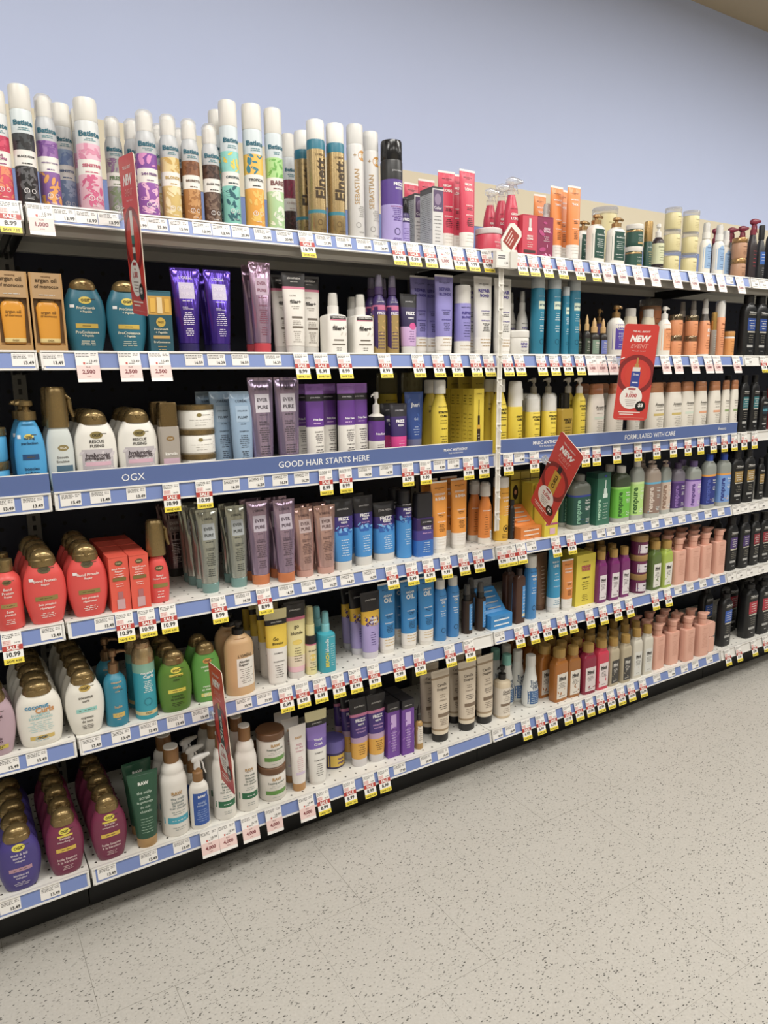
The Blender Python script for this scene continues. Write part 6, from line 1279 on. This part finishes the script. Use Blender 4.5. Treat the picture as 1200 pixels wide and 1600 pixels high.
TAGS="""1 S8.99 -0.028
1 R1,000@15.99 0.020
1 P13.99 0.066
1 P13.99 0.114
1 P13.99 0.158
1 P13.99 0.215
1 P13.99 0.254
1 P13.99 0.304
1 P13.99 0.355
1 P13.99 0.399
1 P20.99 0.445
1 P20.99 0.499
1 P20.99 0.554
1 S16.99 0.608
1 P21.79 0.657
1 P20.99 0.713
1 P20.99 0.771
1 P20.99 0.821
1 S8.99 0.869
1 S8.99 0.917
1 S8.99 0.969
1 R1,000@9.29 1.017
1 S9.99 1.065
1 S9.99 1.114
1 S9.99 1.167
1 S9.99 1.294
1 S9.99 1.341
1 S9.99 1.395
1 S9.99 1.456
1 S9.99 1.529
1 S9.99 1.600
1 R5,000@12.99 1.655
1 R5,000@12.99 1.723
1 R5,000@12.99 1.800
1 R5,000@12.99 1.883
1 R5,000@12.99 1.997
1 R5,000@12.99 2.091
1 R5,000@12.99 2.178
1 R5,000@12.99 2.249
1 P7.29 2.310
1 R5,000@12.99 2.365
1 P7.49 2.462
1 P7.49 2.520
2 P13.49 -0.029
2 P13.49 0.026
2 R2,500@13.49 0.091
2 R2,500@13.49 0.177
2 R2,500@15.49 0.241
2 P16.59 0.320
2 P16.29 0.372
2 P16.59 0.430
2 P16.29 0.512
2 S8.99 0.585
2 S8.99 0.640
2 S8.99 0.705
2 S8.99 0.826
2 S8.99 0.932
2 S9.99 0.999
2 S9.99 1.061
2 S9.99 1.130
2 S9.99 1.179
2 S9.99 1.250
2 S9.99 1.297
2 S9.99 1.385
2 S9.99 1.439
2 S9.99 1.494
2 S9.99 1.550
2 R3,000@15.99 1.602
2 R3,000@15.99 1.649
2 R3,000@15.99 1.701
2 R3,000@15.99 1.969
2 R3,000@15.99 2.035
2 R3,000@15.99 2.129
2 R3,000@15.99 2.211
2 R3,000@15.99 2.264
2 R3,000@15.99 2.383
2 P7.49 2.470
2 S7.99 2.559
3 P13.49 -0.094
3 P13.49 -0.039
3 P15.49 0.035
3 P13.49 0.095
3 P13.49 0.171
3 S10.99 0.248
3 S10.99 0.324
3 P16.59 0.393
3 P16.29 0.457
3 P16.59 0.520
3 P16.29 0.579
3 S8.99 0.645
3 S8.99 0.703
3 P16.59 0.765
3 P16.59 0.832
3 S8.99 0.899
3 S9.99 0.959
3 P9.99 1.011
3 P9.99 1.061
3 S9.99 1.112
3 S9.99 1.170
3 S9.99 1.265
3 P9.99 1.314
3 S9.99 1.372
3 S8.99 1.598
3 S8.99 1.650
3 S8.99 1.749
3 S8.99 1.856
3 S8.99 1.955
3 S8.99 2.047
3 S8.99 2.131
3 S8.99 2.206
3 S8.99 2.284
3 S8.99 2.352
3 S8.99 2.422
3 S7.99 2.481
3 S7.99 2.550
4 S10.99 -0.107
4 P13.49 -0.030
4 P13.49 0.080
4 S10.99 0.122
4 S10.99 0.171
4 S10.99 0.220
4 S8.99 0.342
4 P16.29 0.406
4 S8.99 0.460
4 P16.29 0.523
4 P16.59 0.587
4 P16.29 0.649
4 P16.59 0.702
4 P16.59 0.772
4 S8.99 0.841
4 S8.99 0.908
4 S8.99 0.966
4 S9.99 1.028
4 S9.99 1.094
4 S9.99 1.150
4 S9.99 1.231
4 S9.99 1.280
4 S9.99 1.323
4 P9.79 1.371
4 S9.99 1.473
4 S9.99 1.542
4 P7.99 1.624
4 P7.99 1.692
4 P7.99 1.740
4 P7.99 1.812
4 P7.99 1.890
4 P7.99 1.974
4 P7.99 2.049
4 P7.99 2.127
4 P7.99 2.204
4 P7.99 2.286
4 P7.99 2.368
4 P7.49 2.464
4 P7.49 2.521
4 P7.49 2.582
4 P7.49 2.646
5 P13.49 -0.140
5 P13.49 -0.084
5 P13.49 0.029
5 P13.49 0.094
5 P13.49 0.157
5 P13.49 0.221
5 P13.49 0.282
5 P33.99 0.395
5 P32.99 0.451
5 S8.99 0.508
5 S8.99 0.556
5 S8.99 0.608
5 S8.99 0.663
5 S8.99 0.717
5 S8.99 0.777
5 S9.99 0.861
5 S9.99 0.933
5 S9.99 1.045
5 S9.99 1.119
5 P6.79 1.245
5 S9.99 1.323
5 S9.99 1.387
5 S9.99 1.444
5 S9.99 1.511
5 S9.99 1.563
5 S10.99 1.646
5 S10.99 1.713
5 S10.99 1.786
5 S10.99 1.850
5 S10.99 1.991
5 S10.99 2.065
5 P9.99 2.133
5 P9.99 2.206
5 P9.99 2.286
5 P9.99 2.373
5 P7.49 2.467
5 P7.49 2.528
5 P7.49 2.600
5 P7.49 2.683
6 P13.49 -0.169
6 P13.49 -0.087
6 P13.49 0.036
6 P13.49 0.133
6 P13.49 0.214
6 R4,000@18.99 0.283
6 R4,000@18.99 0.329
6 R4,000@18.99 0.392
6 R4,000@18.49 0.459
6 R4,000@14.49 0.556
6 S8.99 0.607
6 S8.99 0.691
6 S8.99 0.756
6 S8.99 0.806
6 P17.99 0.865
6 P18.99 0.960
6 P18.49 1.025
6 P18.49 1.244
6 P18.99 1.299
6 S6.99 1.364
6 S6.99 1.428
6 S6.99 1.484
6 S10.99 1.555
6 S10.99 1.611
6 S10.99 1.666
6 S10.99 1.721
6 S10.99 1.775
6 S10.99 1.830
6 S10.99 1.886
6 S10.99 1.951
6 P9.99 2.039
6 P9.99 2.127
6 P9.99 2.206
6 P9.99 2.275
6 P9.99 2.367
6 S8.99 2.483
6 S8.99 2.560
6 S8.99 2.670
6 S8.99 2.756"""
# ------------------------------------------------------------------ place products
CATS = {'dry_shampoo_can': 'spray can', 'aerosol_can': 'spray can', 'hairspray_can': 'spray can', 'mousse_can': 'spray can', 'squeeze_tube': 'tube', 'serum_tube': 'tube', 'shampoo_bottle': 'bottle',
        'pump_bottle': 'pump bottle', 'spray_bottle': 'spray bottle', 'hair_cream_jar': 'jar', 'hair_mask_tub': 'jar', 'dropper_bottle': 'dropper bottle', 'serum_bottle': 'bottle', 'foam_bottle': 'bottle', 'cream_bottle': 'bottle',
        'hair_oil_bottle': 'bottle', 'sachet_display_box': 'display box'}
POS = {1: [''], 2: ['left one', 'right one']}
NUM = ['leftmost', 'second from left', 'third from left', 'fourth from left', 'fifth from left', 'sixth from left', 'seventh from left', 'eighth from left', 'ninth from left']
ROWW = ['front of row', 'second in row', 'third in row', 'fourth in row', 'fifth in row', 'sixth in row']
def dup(root):
    r = root.copy(); COL.objects.link(r)
    for ch in root.children:
        c = ch.copy(); COL.objects.link(c); c.parent = r
        for g in ch.children: e = g.copy(); COL.objects.link(e); e.parent = c
    return r
items = []
for ln in ITEMS.split('\n'):
    a = ln.split(); items.append([int(a[0]), a[1], float(a[2]), float(a[3]), int(a[4]), int(a[5])])
for it in items:
    if it[4] > 0:
        b = min((o for o in items if o[1] == it[1] and o[0] == it[0] and o[4] == 0 and o[5] == 0), key=lambda o: abs(o[2] - it[2]))
        it[2], it[3] = b[2], b[3]
cols = {}
for it in items:
    L_ = cols.setdefault((it[0], it[1]), [])
    for c in L_:
        if it[4] == 0 and it[5] > 0 and L_[-1] is c: c.append(it); break
        if it[4] > 0 and abs(c[0][2] - it[2]) < .004: c.append(it); break
    else: L_.append([it])
PROTO = {}; FRONT = {k: [] for k in ZS}; rj = random.Random(5)
for (sh, nm), L_ in cols.items():
    L_.sort(key=lambda c: c[0][2] + c[0][3] * .62)
    n = len(L_); tot = sum(len(c) for c in L_)
    for ci, c in enumerate(L_):
        pos = ('' if n == 1 else POS[2][ci] if n == 2 else 'rightmost' if ci == n - 1 else NUM[ci])
        st = max(i[4] for i in c)
        for it in c:
            _, _, X, Y, lev, ri = it
            if st: row = {1: ['lower', 'upper'], 2: ['bottom', 'middle', 'top']}[st][lev] + ' of stack' if ri == 0 else 'set behind the stack'
            else: row = ROWW[ri] if len(c) > 1 else ''
            if nm not in PROTO: o = PROTO[nm] = product(nm, S[nm])
            else: o = dup(PROTO[nm])
            w, d, h = W[nm]; kd = S[nm][0]
            ux = round(X / L) * L                       # keep clear of the seam between bays
            o.location = (X, Y, ZS[sh] - .002 + lev * h)
            o.rotation_euler = (0, 0, 0 if kd in ('box', 'disp') or lev or w > .075 else rj.uniform(-.07, .07))
            lab = ', '.join(x for x in (S[nm][7], pos, row, ORD[sh] + ' shelf') if x)
            if len(lab.split()) > 16: print('LONG', lab)
            tagp(o, lab, CATS.get(KN[nm], 'carton'), '%s on the %s shelf' % (S[nm][8], ORD[sh]) if tot > 1 else None)
            if ri == 0 and Y < .09: FRONT[sh].append((X, S[nm][8]))
# two blush bottles lying on their sides with their bases towards the aisle
for k in range(2):
    o = dup(PROTO['mon_pink'])
    o.matrix_world = Matrix(((0, 1, 0, 2.409), (0, 0, 1, .014), (1, 0, 0, ZS[6] - .002 + .0325 + .0655 * k), (0, 0, 0, 1)))
    tagp(o, 'blush pink square bottle lying base outward, %s one, bottom shelf' % ('lower', 'upper')[k], 'pump bottle', 'pink pumps on the bottom shelf')

# ------------------------------------------------------------------ price tags
SAVE = {'8.99': '7.50', '9.99': '6.00', '10.99': '4.00', '6.99': '3.00', '16.99': '4.00', '7.99': '2.00'}
def tsurf(dx=0):
    return lambda x, z, e: (x, -e, z)
TAGP = {}
def make_tag(code):
    rng = random.Random(code)
    f = lambda x, z, e: (x, -.0006 - e, z)
    def lines(mb, z0, z1, n, x0, x1, c):
        st = (z1 - z0) / n
        for i in range(n):
            z = z1 - (i + .5) * st; x = x0
            while x < x1 - .002:
                q = rng.uniform(.002, .007); put_patch(mb, x, min(x + q, x1), z - st * .22, z + st * .22, c, f, .0003, 1, 1); x += q + .0012
    if code[0] == 'P':
        w, h = .042, .0275; mb = MB(); mb.box(-w / 2, w / 2, -.0006, 0, -h, 0, '#efece8')
        lines(mb, -.012, -.003, 3, -.018, .006, '#5a5856'); lines(mb, -.010, -.003, 2, .009, .018, '#8a8886')
        put_text(mb, code[1:], '#2e2c2a', f, .0095, -.0208, .019, .0072, False, .0004, .03)
        return mb.build('price_tag')
    if code[0] == 'S':
        w, h, p = .038, .066, code[1:]; mb = MB(); mb.box(-w / 2, w / 2, -.0006, 0, -h, 0, '#f3f1ec')
        lines(mb, -.013, -.003, 3, -.017, .004, '#6a6866'); lines(mb, -.010, -.003, 2, .007, .016, '#8a8886')
        put_patch(mb, -.0175, -.002, -.026, -.016, '#f0cfcb', f, .0002, 1, 1); lines(mb, -.025, -.016, 3, -.017, -.003, '#c98a84')
        put_text(mb, '14.99' if p == '10.99' else '16.49', '#6a6866', f, .010, -.0225, .012, .004, False, .0004, .01)
        put_text(mb, p, '#2e2c2a', f, 0, -.0465, .028, .0100, False, .0005, .03)
        o = mb.build('sale_price_tag')
        sb = MB(); sb.box(-w / 2 - .0005, w / 2 + .0005, -.0010, -.0006, -.0385, -.0275, '#b5352c'); sb.box(-w / 2, w / 2, -.0010, -.0006, -h, -.0545, '#f2dc1f')
        g = lambda x, z, e: (x, -.0010 - e, z)
        put_text(sb, 'SALE', '#f7f0ea', g, 0, -.033, .028, .0085, False, .0004, .035)
        put_text(sb, 'SAVE ' + SAVE.get(p, '5.00'), '#4a4212', g, 0, -.0605, .029, .0052, False, .0004, .015)
        sb.build('sale_sticker', o); return o
    w, h = .046, .066; pts, pr_ = code[1:].split('@'); mb = MB(); mb.box(-w / 2, w / 2, -.0006, 0, -h, 0, '#f1eeea')
    lines(mb, -.012, -.003, 3, -.021, .004, '#6a6866'); lines(mb, -.010, -.003, 2, .008, .020, '#8a8886')
    put_text(mb, pr_, '#5a5856', f, .012, -.021, .016, .0062, False, .0004, .01)
    put_patch(mb, -.009, -.005, -.028, -.0235, '#c9483c', f, .0003, 1, 1); lines(mb, -.028, -.024, 1, -.003, .010, '#7a7876')
    o = mb.build('points_price_tag'); sb = MB(); sb.box(-w / 2, w / 2, -.0009, -.0006, -.058, -.030, '#eecfca'); g = lambda x, z, e: (x, -.0009 - e, z)
    put_text(sb, 'PLUS', '#7a5a58', g, 0, -.034, .009, .003, False, .0004, .01); put_text(sb, pts, '#7c2c36', g, 0, -.0445, .030, .0105, False, .0004, .03)
    put_text(sb, 'points', '#8a5a58', g, 0, -.0535, .012, .003, False, .0004, .01)
    sb.build('points_sticker', o); return o
tg = []
for ln in TAGS.split('\n'):
    a = ln.split(); tg.append((int(a[0]), a[1], float(a[2])))
lastx = {}
tagdat = {}
for sh, code, X in tg:
    wid = {'P': .042, 'S': .038, 'R': .046}[code[0]]
    if sh in lastx: X = max(X, lastx[sh][0] + (lastx[sh][1] + wid) / 2 + .0006)
    bd = round(X / L) * L
    if abs(X - bd) < wid / 2 + .004: X = bd + (wid / 2 + .0045) * (1 if X >= bd else -1)
    if sh in lastx and X < lastx[sh][0] + (lastx[sh][1] + wid) / 2: X = bd + wid / 2 + .0045
    lastx[sh] = (X, wid)
    ns = min(FRONT[sh], key=lambda q: abs(q[0] - X))[1]
    tagdat.setdefault((sh, code, ns), []).append(X)
CNT = ['', '', 'two', 'three', 'four', 'five', 'six', 'seven', 'eight', 'nine', 'ten', 'eleven']
OR2 = ['first', 'second', 'third', 'fourth', 'fifth', 'sixth', 'seventh', 'eighth', 'ninth', 'tenth', 'eleventh']
for (sh, code, ns), xs in tagdat.items():
    for i, X in enumerate(xs):
        if code not in TAGP: o = TAGP[code] = make_tag(code)
        else: o = dup(TAGP[code])
        tt = TILT[sh] + (0 if code[0] == 'P' else .05)
        o.location = railp(sh, X, .0045 if code[0] == 'P' else .002, .0034 if code[0] == 'P' else .0066)
        o.rotation_euler = (-tt, 0, 0)
        k = {'S': 'yellow sale tag ' + code[1:], 'R': 'pink points tag ' + code[1:].split('@')[0], 'P': 'white tag ' + code[1:]}[code[0]]
        lab = '%s under %s, %s%s shelf' % (k, ns, ('%s of %s from left, ' % (OR2[i], CNT[len(xs)])) if len(xs) > 1 else '', ORD[sh])
        if len(lab.split()) > 16: print('LONG', lab)
        tagp(o, lab, 'price tag', '%s tags on the %s shelf edge' % ({'S': 'sale', 'R': 'points', 'P': 'white price'}[code[0]], ORD[sh]))

# ------------------------------------------------------------------ banners
banner(0, .003, L - .012, [('OGX', .168, .019, .05, .017, .0), ('GOOD HAIR STARTS HERE', .649, .0195, .262, .0165, .006), ('MARC ANTHONY', 1.07, .023, .085, .009, .02), ('TRUE PROFESSIONAL', 1.07, .013, .055, .004, 0)], 'blue banner reading GOOD HAIR STARTS HERE')
banner(-1, -L + .003, -.003, [], 'blank blue banner strip at the left photo edge')
banner(1, L + .006, 2 * L - .002, [('MARC ANTHONY', 1.425, .024, .15, .011, .02), ('TRUE PROFESSIONAL', 1.425, .012, .09, .005, 0), ('FORMULATED WITH CARE', 1.913, .019, .28, .016, .006), ('Aveeno', 2.335, .022, .055, .012, .0)], 'blue banner reading FORMULATED WITH CARE', .012)

# ------------------------------------------------------------------ red hanging signs
def sign(mat, kind, num, disc, lab, clipz, sh):
    r = empty('hanging_sign'); r.matrix_world = mat
    w, h = .11, .30; mb = MB(); t = .0008
    pts = []
    for cx, cz, a0 in ((w / 2 - .01, h / 2 - .01, 0), (-w / 2 + .01, h / 2 - .01, 90), (-w / 2 + .01, -h / 2 + .01, 180), (w / 2 - .01, -h / 2 + .01, 270)):
        for q in range(5): a = math.radians(a0 + q * 22.5); pts.append((cx + .01 * math.cos(a), cz + .01 * math.sin(a)))
    n = len(pts); b = mb.add([(x, y, z) for y in (-t, t) for x, z in pts])
    mb.face([b + i for i in range(n)], '#d0342c'); mb.face([b + n + i for i in range(n)][::-1], '#d0342c')
    for i in range(n): mb.face([b + i, b + n + i, b + n + (i + 1) % n, b + (i + 1) % n], '#e8d8c4')
    mb.build('card', r, .3)
    f = lambda x, z, e: (x, -t - e, z)
    mb = MB()
    put_text(mb, 'THE ALL ABOUT', '#f6efe9', f, 0, .128, .056, None, False, .0004, .02, .25)
    put_text(mb, 'NEW', '#fbf7f2', f, 0, .106, .066, .030, False, .0004, .05, .25)
    put_text(mb, 'EVENT', '#e08a80', f, 0, .083, .056, .014, False, .0004, .02, .25)
    put_text(mb, 'February 29 - March 27', '#f6efe9', f, 0, .068, .05, .004, False, .0004, 0)
    def ring(cx, cz, R1, R2, c, e):
        m = 40; q = mb.add([f(max(-w / 2, min(w / 2, cx + rr * math.cos(2 * PI * i / m))), cz + rr * math.sin(2 * PI * i / m), e) for i in range(m) for rr in (R1, R2)])
        for i in range(m): j = (i + 1) % m; mb.face([q + 2 * i, q + 2 * j, q + 2 * j + 1, q + 2 * i + 1], c)
    ring(0, -.005, .062, .048, '#842326', .0003); put_disc(mb, 0, -.005, .036, .036, '#d13a2c', f, .0003, 32)
    if kind == 'purple':
        put_patch(mb, -.014, .014, -.045, .005, '#33499c', f, .0005, 1, 1); put_patch(mb, -.014, .014, -.052, -.045, '#e4e0da', f, .0005, 1, 1); put_patch(mb, -.012, .012, .005, .018, '#e4e0da', f, .0005, 1, 1); put_patch(mb, -.007, .007, .018, .028, '#b88a4a', f, .0005, 1, 1); put_patch(mb, -.003, .003, .028, .048, '#b88a4a', f, .0005, 1, 1)
        put_text(mb, 'Shea', '#e8e8f0', f, 0, -.004, .018, None, False, .0006); put_patch(mb, -.009, .009, -.032, -.028, '#dfe0f0', f, .0006, 1, 1)
    elif kind == 'amber':
        put_patch(mb, -.016, .016, -.055, .03, '#c8a028', f, .0005, 1, 1); put_patch(mb, -.008, .008, .03, .055, '#28262a', f, .0005, 1, 1); put_text(mb, 'CURLS', '#2a2010', f, 0, -.005, .05, None, True, .0006, .04)
    elif kind == 'can':
        put_patch(mb, -.010, .010, .0, .05, '#e9e6df', f, .0005, 1, 1); put_patch(mb, -.010, .010, -.05, .0, '#4a4a4c', f, .0005, 1, 1); put_patch(mb, -.010, .010, -.012, .004, '#3f7f76', f, .0006, 1, 1); put_patch(mb, -.010, .010, -.03, -.018, '#dcd9d2', f, .0006, 1, 1)
    else:
        put_patch(mb, -.015, .015, -.055, .045, '#1f4a48', f, .0005, 1, 1); put_patch(mb, -.006, .006, .045, .06, '#c9a03c', f, .0005, 1, 1); put_text(mb, 'Shea', '#d8dcd0', f, 0, .0, .06, None, True, .0006, .02)
    put_disc(mb, -.006, -.078, .036, .036, '#f3efe9', f, .0007, 32)
    put_patch(mb, -.018, .006, -.053, -.047, '#a8303a', f, .0009, 1, 1)
    put_text(mb, 'Get', '#b03038', f, -.006, -.060, .010, None, False, .0009); put_text(mb, num, '#b82c34', f, -.006, -.072, .046, .015, False, .0009, .03)
    for i in range(4): put_patch(mb, -.024 + i * .002, .012 - i * .002, -.0865 - i * .006, -.0845 - i * .006, '#9a8c88', f, .0009, 1, 1)
    put_disc(mb, .028, -.104, .0165, .0165, '#1a1918', f, .0011, 24); put_text(mb, disc, '#f6f2ee', f, .028, -.102, .017, .014, False, .0013, .04)
    put_patch(mb, -.04, .03, -.126, -.123, '#f3dcd4', f, .0005, 1, 1); put_patch(mb, -.036, .01, -.133, -.130, '#f3dcd4', f, .0005, 1, 1); put_patch(mb, -.04, .045, -.143, -.1415, '#d87a70', f, .0005, 1, 1)
    mb.build('print', r)
    c = MB(); c.tube([(-w / 2 + .012, -.002, clipz + .012), (-w / 2 - .004, -.004, clipz + .006), (-w / 2 - .010, 0, clipz - .004), (-w / 2 - .002, .003, clipz - .014), (-w / 2 + .010, .002, clipz - .008)], .0014, '#e9e9e9g', 8)
    c.box(-w / 2 - .022, -w / 2 - .004, -.006, .006, clipz - .008, clipz + .010, '#dfe3e8gt'); c.build('plastic_clip', r)
    q = mat @ Vector((-w / 2 - .012, 0, clipz)); e = mat.inverted() @ Vector(railp(sh, q.x + (.01 if sh == 2 else 0), .020, .006)); c = MB(); c.tube([(-w / 2 - .012, 0, clipz), tuple((Vector((-w / 2 - .012, 0, clipz)) + e) / 2 + Vector((0, .004, 0))), tuple(e)], .0022, '#dfe3e8g', 8); c.build('clip_arm', r)
    tagp(r, lab, 'hanging sign', 'red NEW EVENT signs')
def mat(c, m): a = Matrix(m).to_4x4(); a.translation = c; return a
sign(mat((.185, -.0946, 1.5518), ((.0279, .9981, -.0544), (-.9912, .0206, -.1309), (-.1295, .0576, .9899))), 'can', '1,000', '$1', 'tall red NEW EVENT sign seen edge-on between top and second shelf', .045, 1)
sign(mat((1.708, -.1064, 1.2718), ((.8633, .5045, -.015), (-.5026, .8566, -.1168), (-.046, .1084, .993))), 'purple', '3,000', '$3', 'upright red NEW EVENT sign reading 3,000 with purple bottle', .035, 2)
sign(mat((1.3322, -.1437, .9651), ((-.0095, .981, -.1935), (-.7914, -.1257, -.5983), (-.6112, .1475, .7776))), 'amber', '2,000', '$2', 'slanted red NEW EVENT sign reading 2,000 beside yellow carton', .02, 3)
sign(mat((.3075, -.0906, .4531), ((-.0362, .9992, -.0174), (-.9933, -.034, .1108), (.1101, .0213, .9937))), 'green', '2,500', '$2', 'lowest red NEW EVENT sign with dark green tube, above bottom shelf', .01, 5)


# ------------------------------------------------------------------ clip strip and its price holder at the bay seam
r = empty('clip_strip', (1.2, -.040, 1.575))
mb = MB(); z1, z0 = -.005, .812 - 1.575
mb.box(-.0085, -.0045, -.001, .001, z0, z1, '#e9e6dd'); mb.box(.0045, .0085, -.001, .001, z0, z1, '#e9e6dd'); mb.box(-.0045, .0045, .0005, .0015, z0, z1, '#d6d2c8')
mb.build('strip', r, .3)
mb = MB()
for k in range(11):
    z = -.06 - k * .0655
    if z < z0 + .02: break
    mb.tube([(-.0085, -.001, z + .012), (-.0105, -.004, z), (-.004, -.010, z - .010), (.003, -.009, z - .014), (.006, -.003, z - .010)], .0016, '#efece4', 8)
    mb.box(-.0085, .0085, -.0025, .001, z + .006, z + .010, '#e9e6dd')
mb.build('hook_row', r, .4)
mb = MB(); mb.box(-.0015, .0015, -.0005, .034, -.002, .012, '#e3e0d8'); mb.build('hanger_arm', r, .3)
tagp(r, 'white plastic clip strip hanging down the seam between bays', 'clip strip')
r = empty('price_holder', (1.2, -.056, 1.585))
mb = MB(); mb.box(-.036, .036, -.004, .010, -.022, .022, '#e8e5dc'); mb.box(.012, .036, -.010, -.004, -.022, .022, '#dcd9d0'); mb.build('holder', r, .3)
mb = MB(); mb.box(-.034, .010, -.0046, -.004, -.018, .018, '#eeebe6'); f = lambda x, z, e: (x, -.0046 - e, z)
put_text(mb, '1.29', '#4a4846', f, .0, -.009, .014, .006, False, .0004, .02)
for i in range(2): put_patch(mb, -.03, -.004, .008 - i * .006, .011 - i * .006, '#77757a', f, .0004, 1, 1)
mb.build('price_card', r); tagp(r, 'small white price holder reading 1.29 atop the clip strip', 'price holder')
r = empty('strip_topper', (1.196, -.052, 1.607)); r.rotation_euler = (0, .62, 0)
mb = MB(); pts = []; b = mb.add([(x, y, z) for y in (-.002, .002) for x, z in ((-.008, 0), (.008, 0), (.026, .02), (.026, .075), (.016, .085), (-.016, .085), (-.026, .075), (-.026, .02))])
mb.face([b + i for i in range(8)], '#e8e5dc'); mb.face([b + 8 + i for i in range(8)][::-1], '#e8e5dc')
for i in range(8): mb.face([b + i, b + 8 + i, b + 8 + (i + 1) % 8, b + (i + 1) % 8], '#d6d2c8')
mb.build('plastic_plate', r, .3)
mb = MB(); mb.box(-.019, .019, -.0026, -.002, .02, .07, '#9c3a30'); f = lambda x, z, e: (x, -.0026 - e, z)
for i in range(3): put_patch(mb, -.004 + i * .008 - .008, -.001 + i * .008 - .008, .026, .062 - i * .006, '#e6c8c0', f, .0003, 1, 1)
mb.build('red_insert', r); tagp(r, 'tilted white plastic topper with dark red insert', 'sign topper')
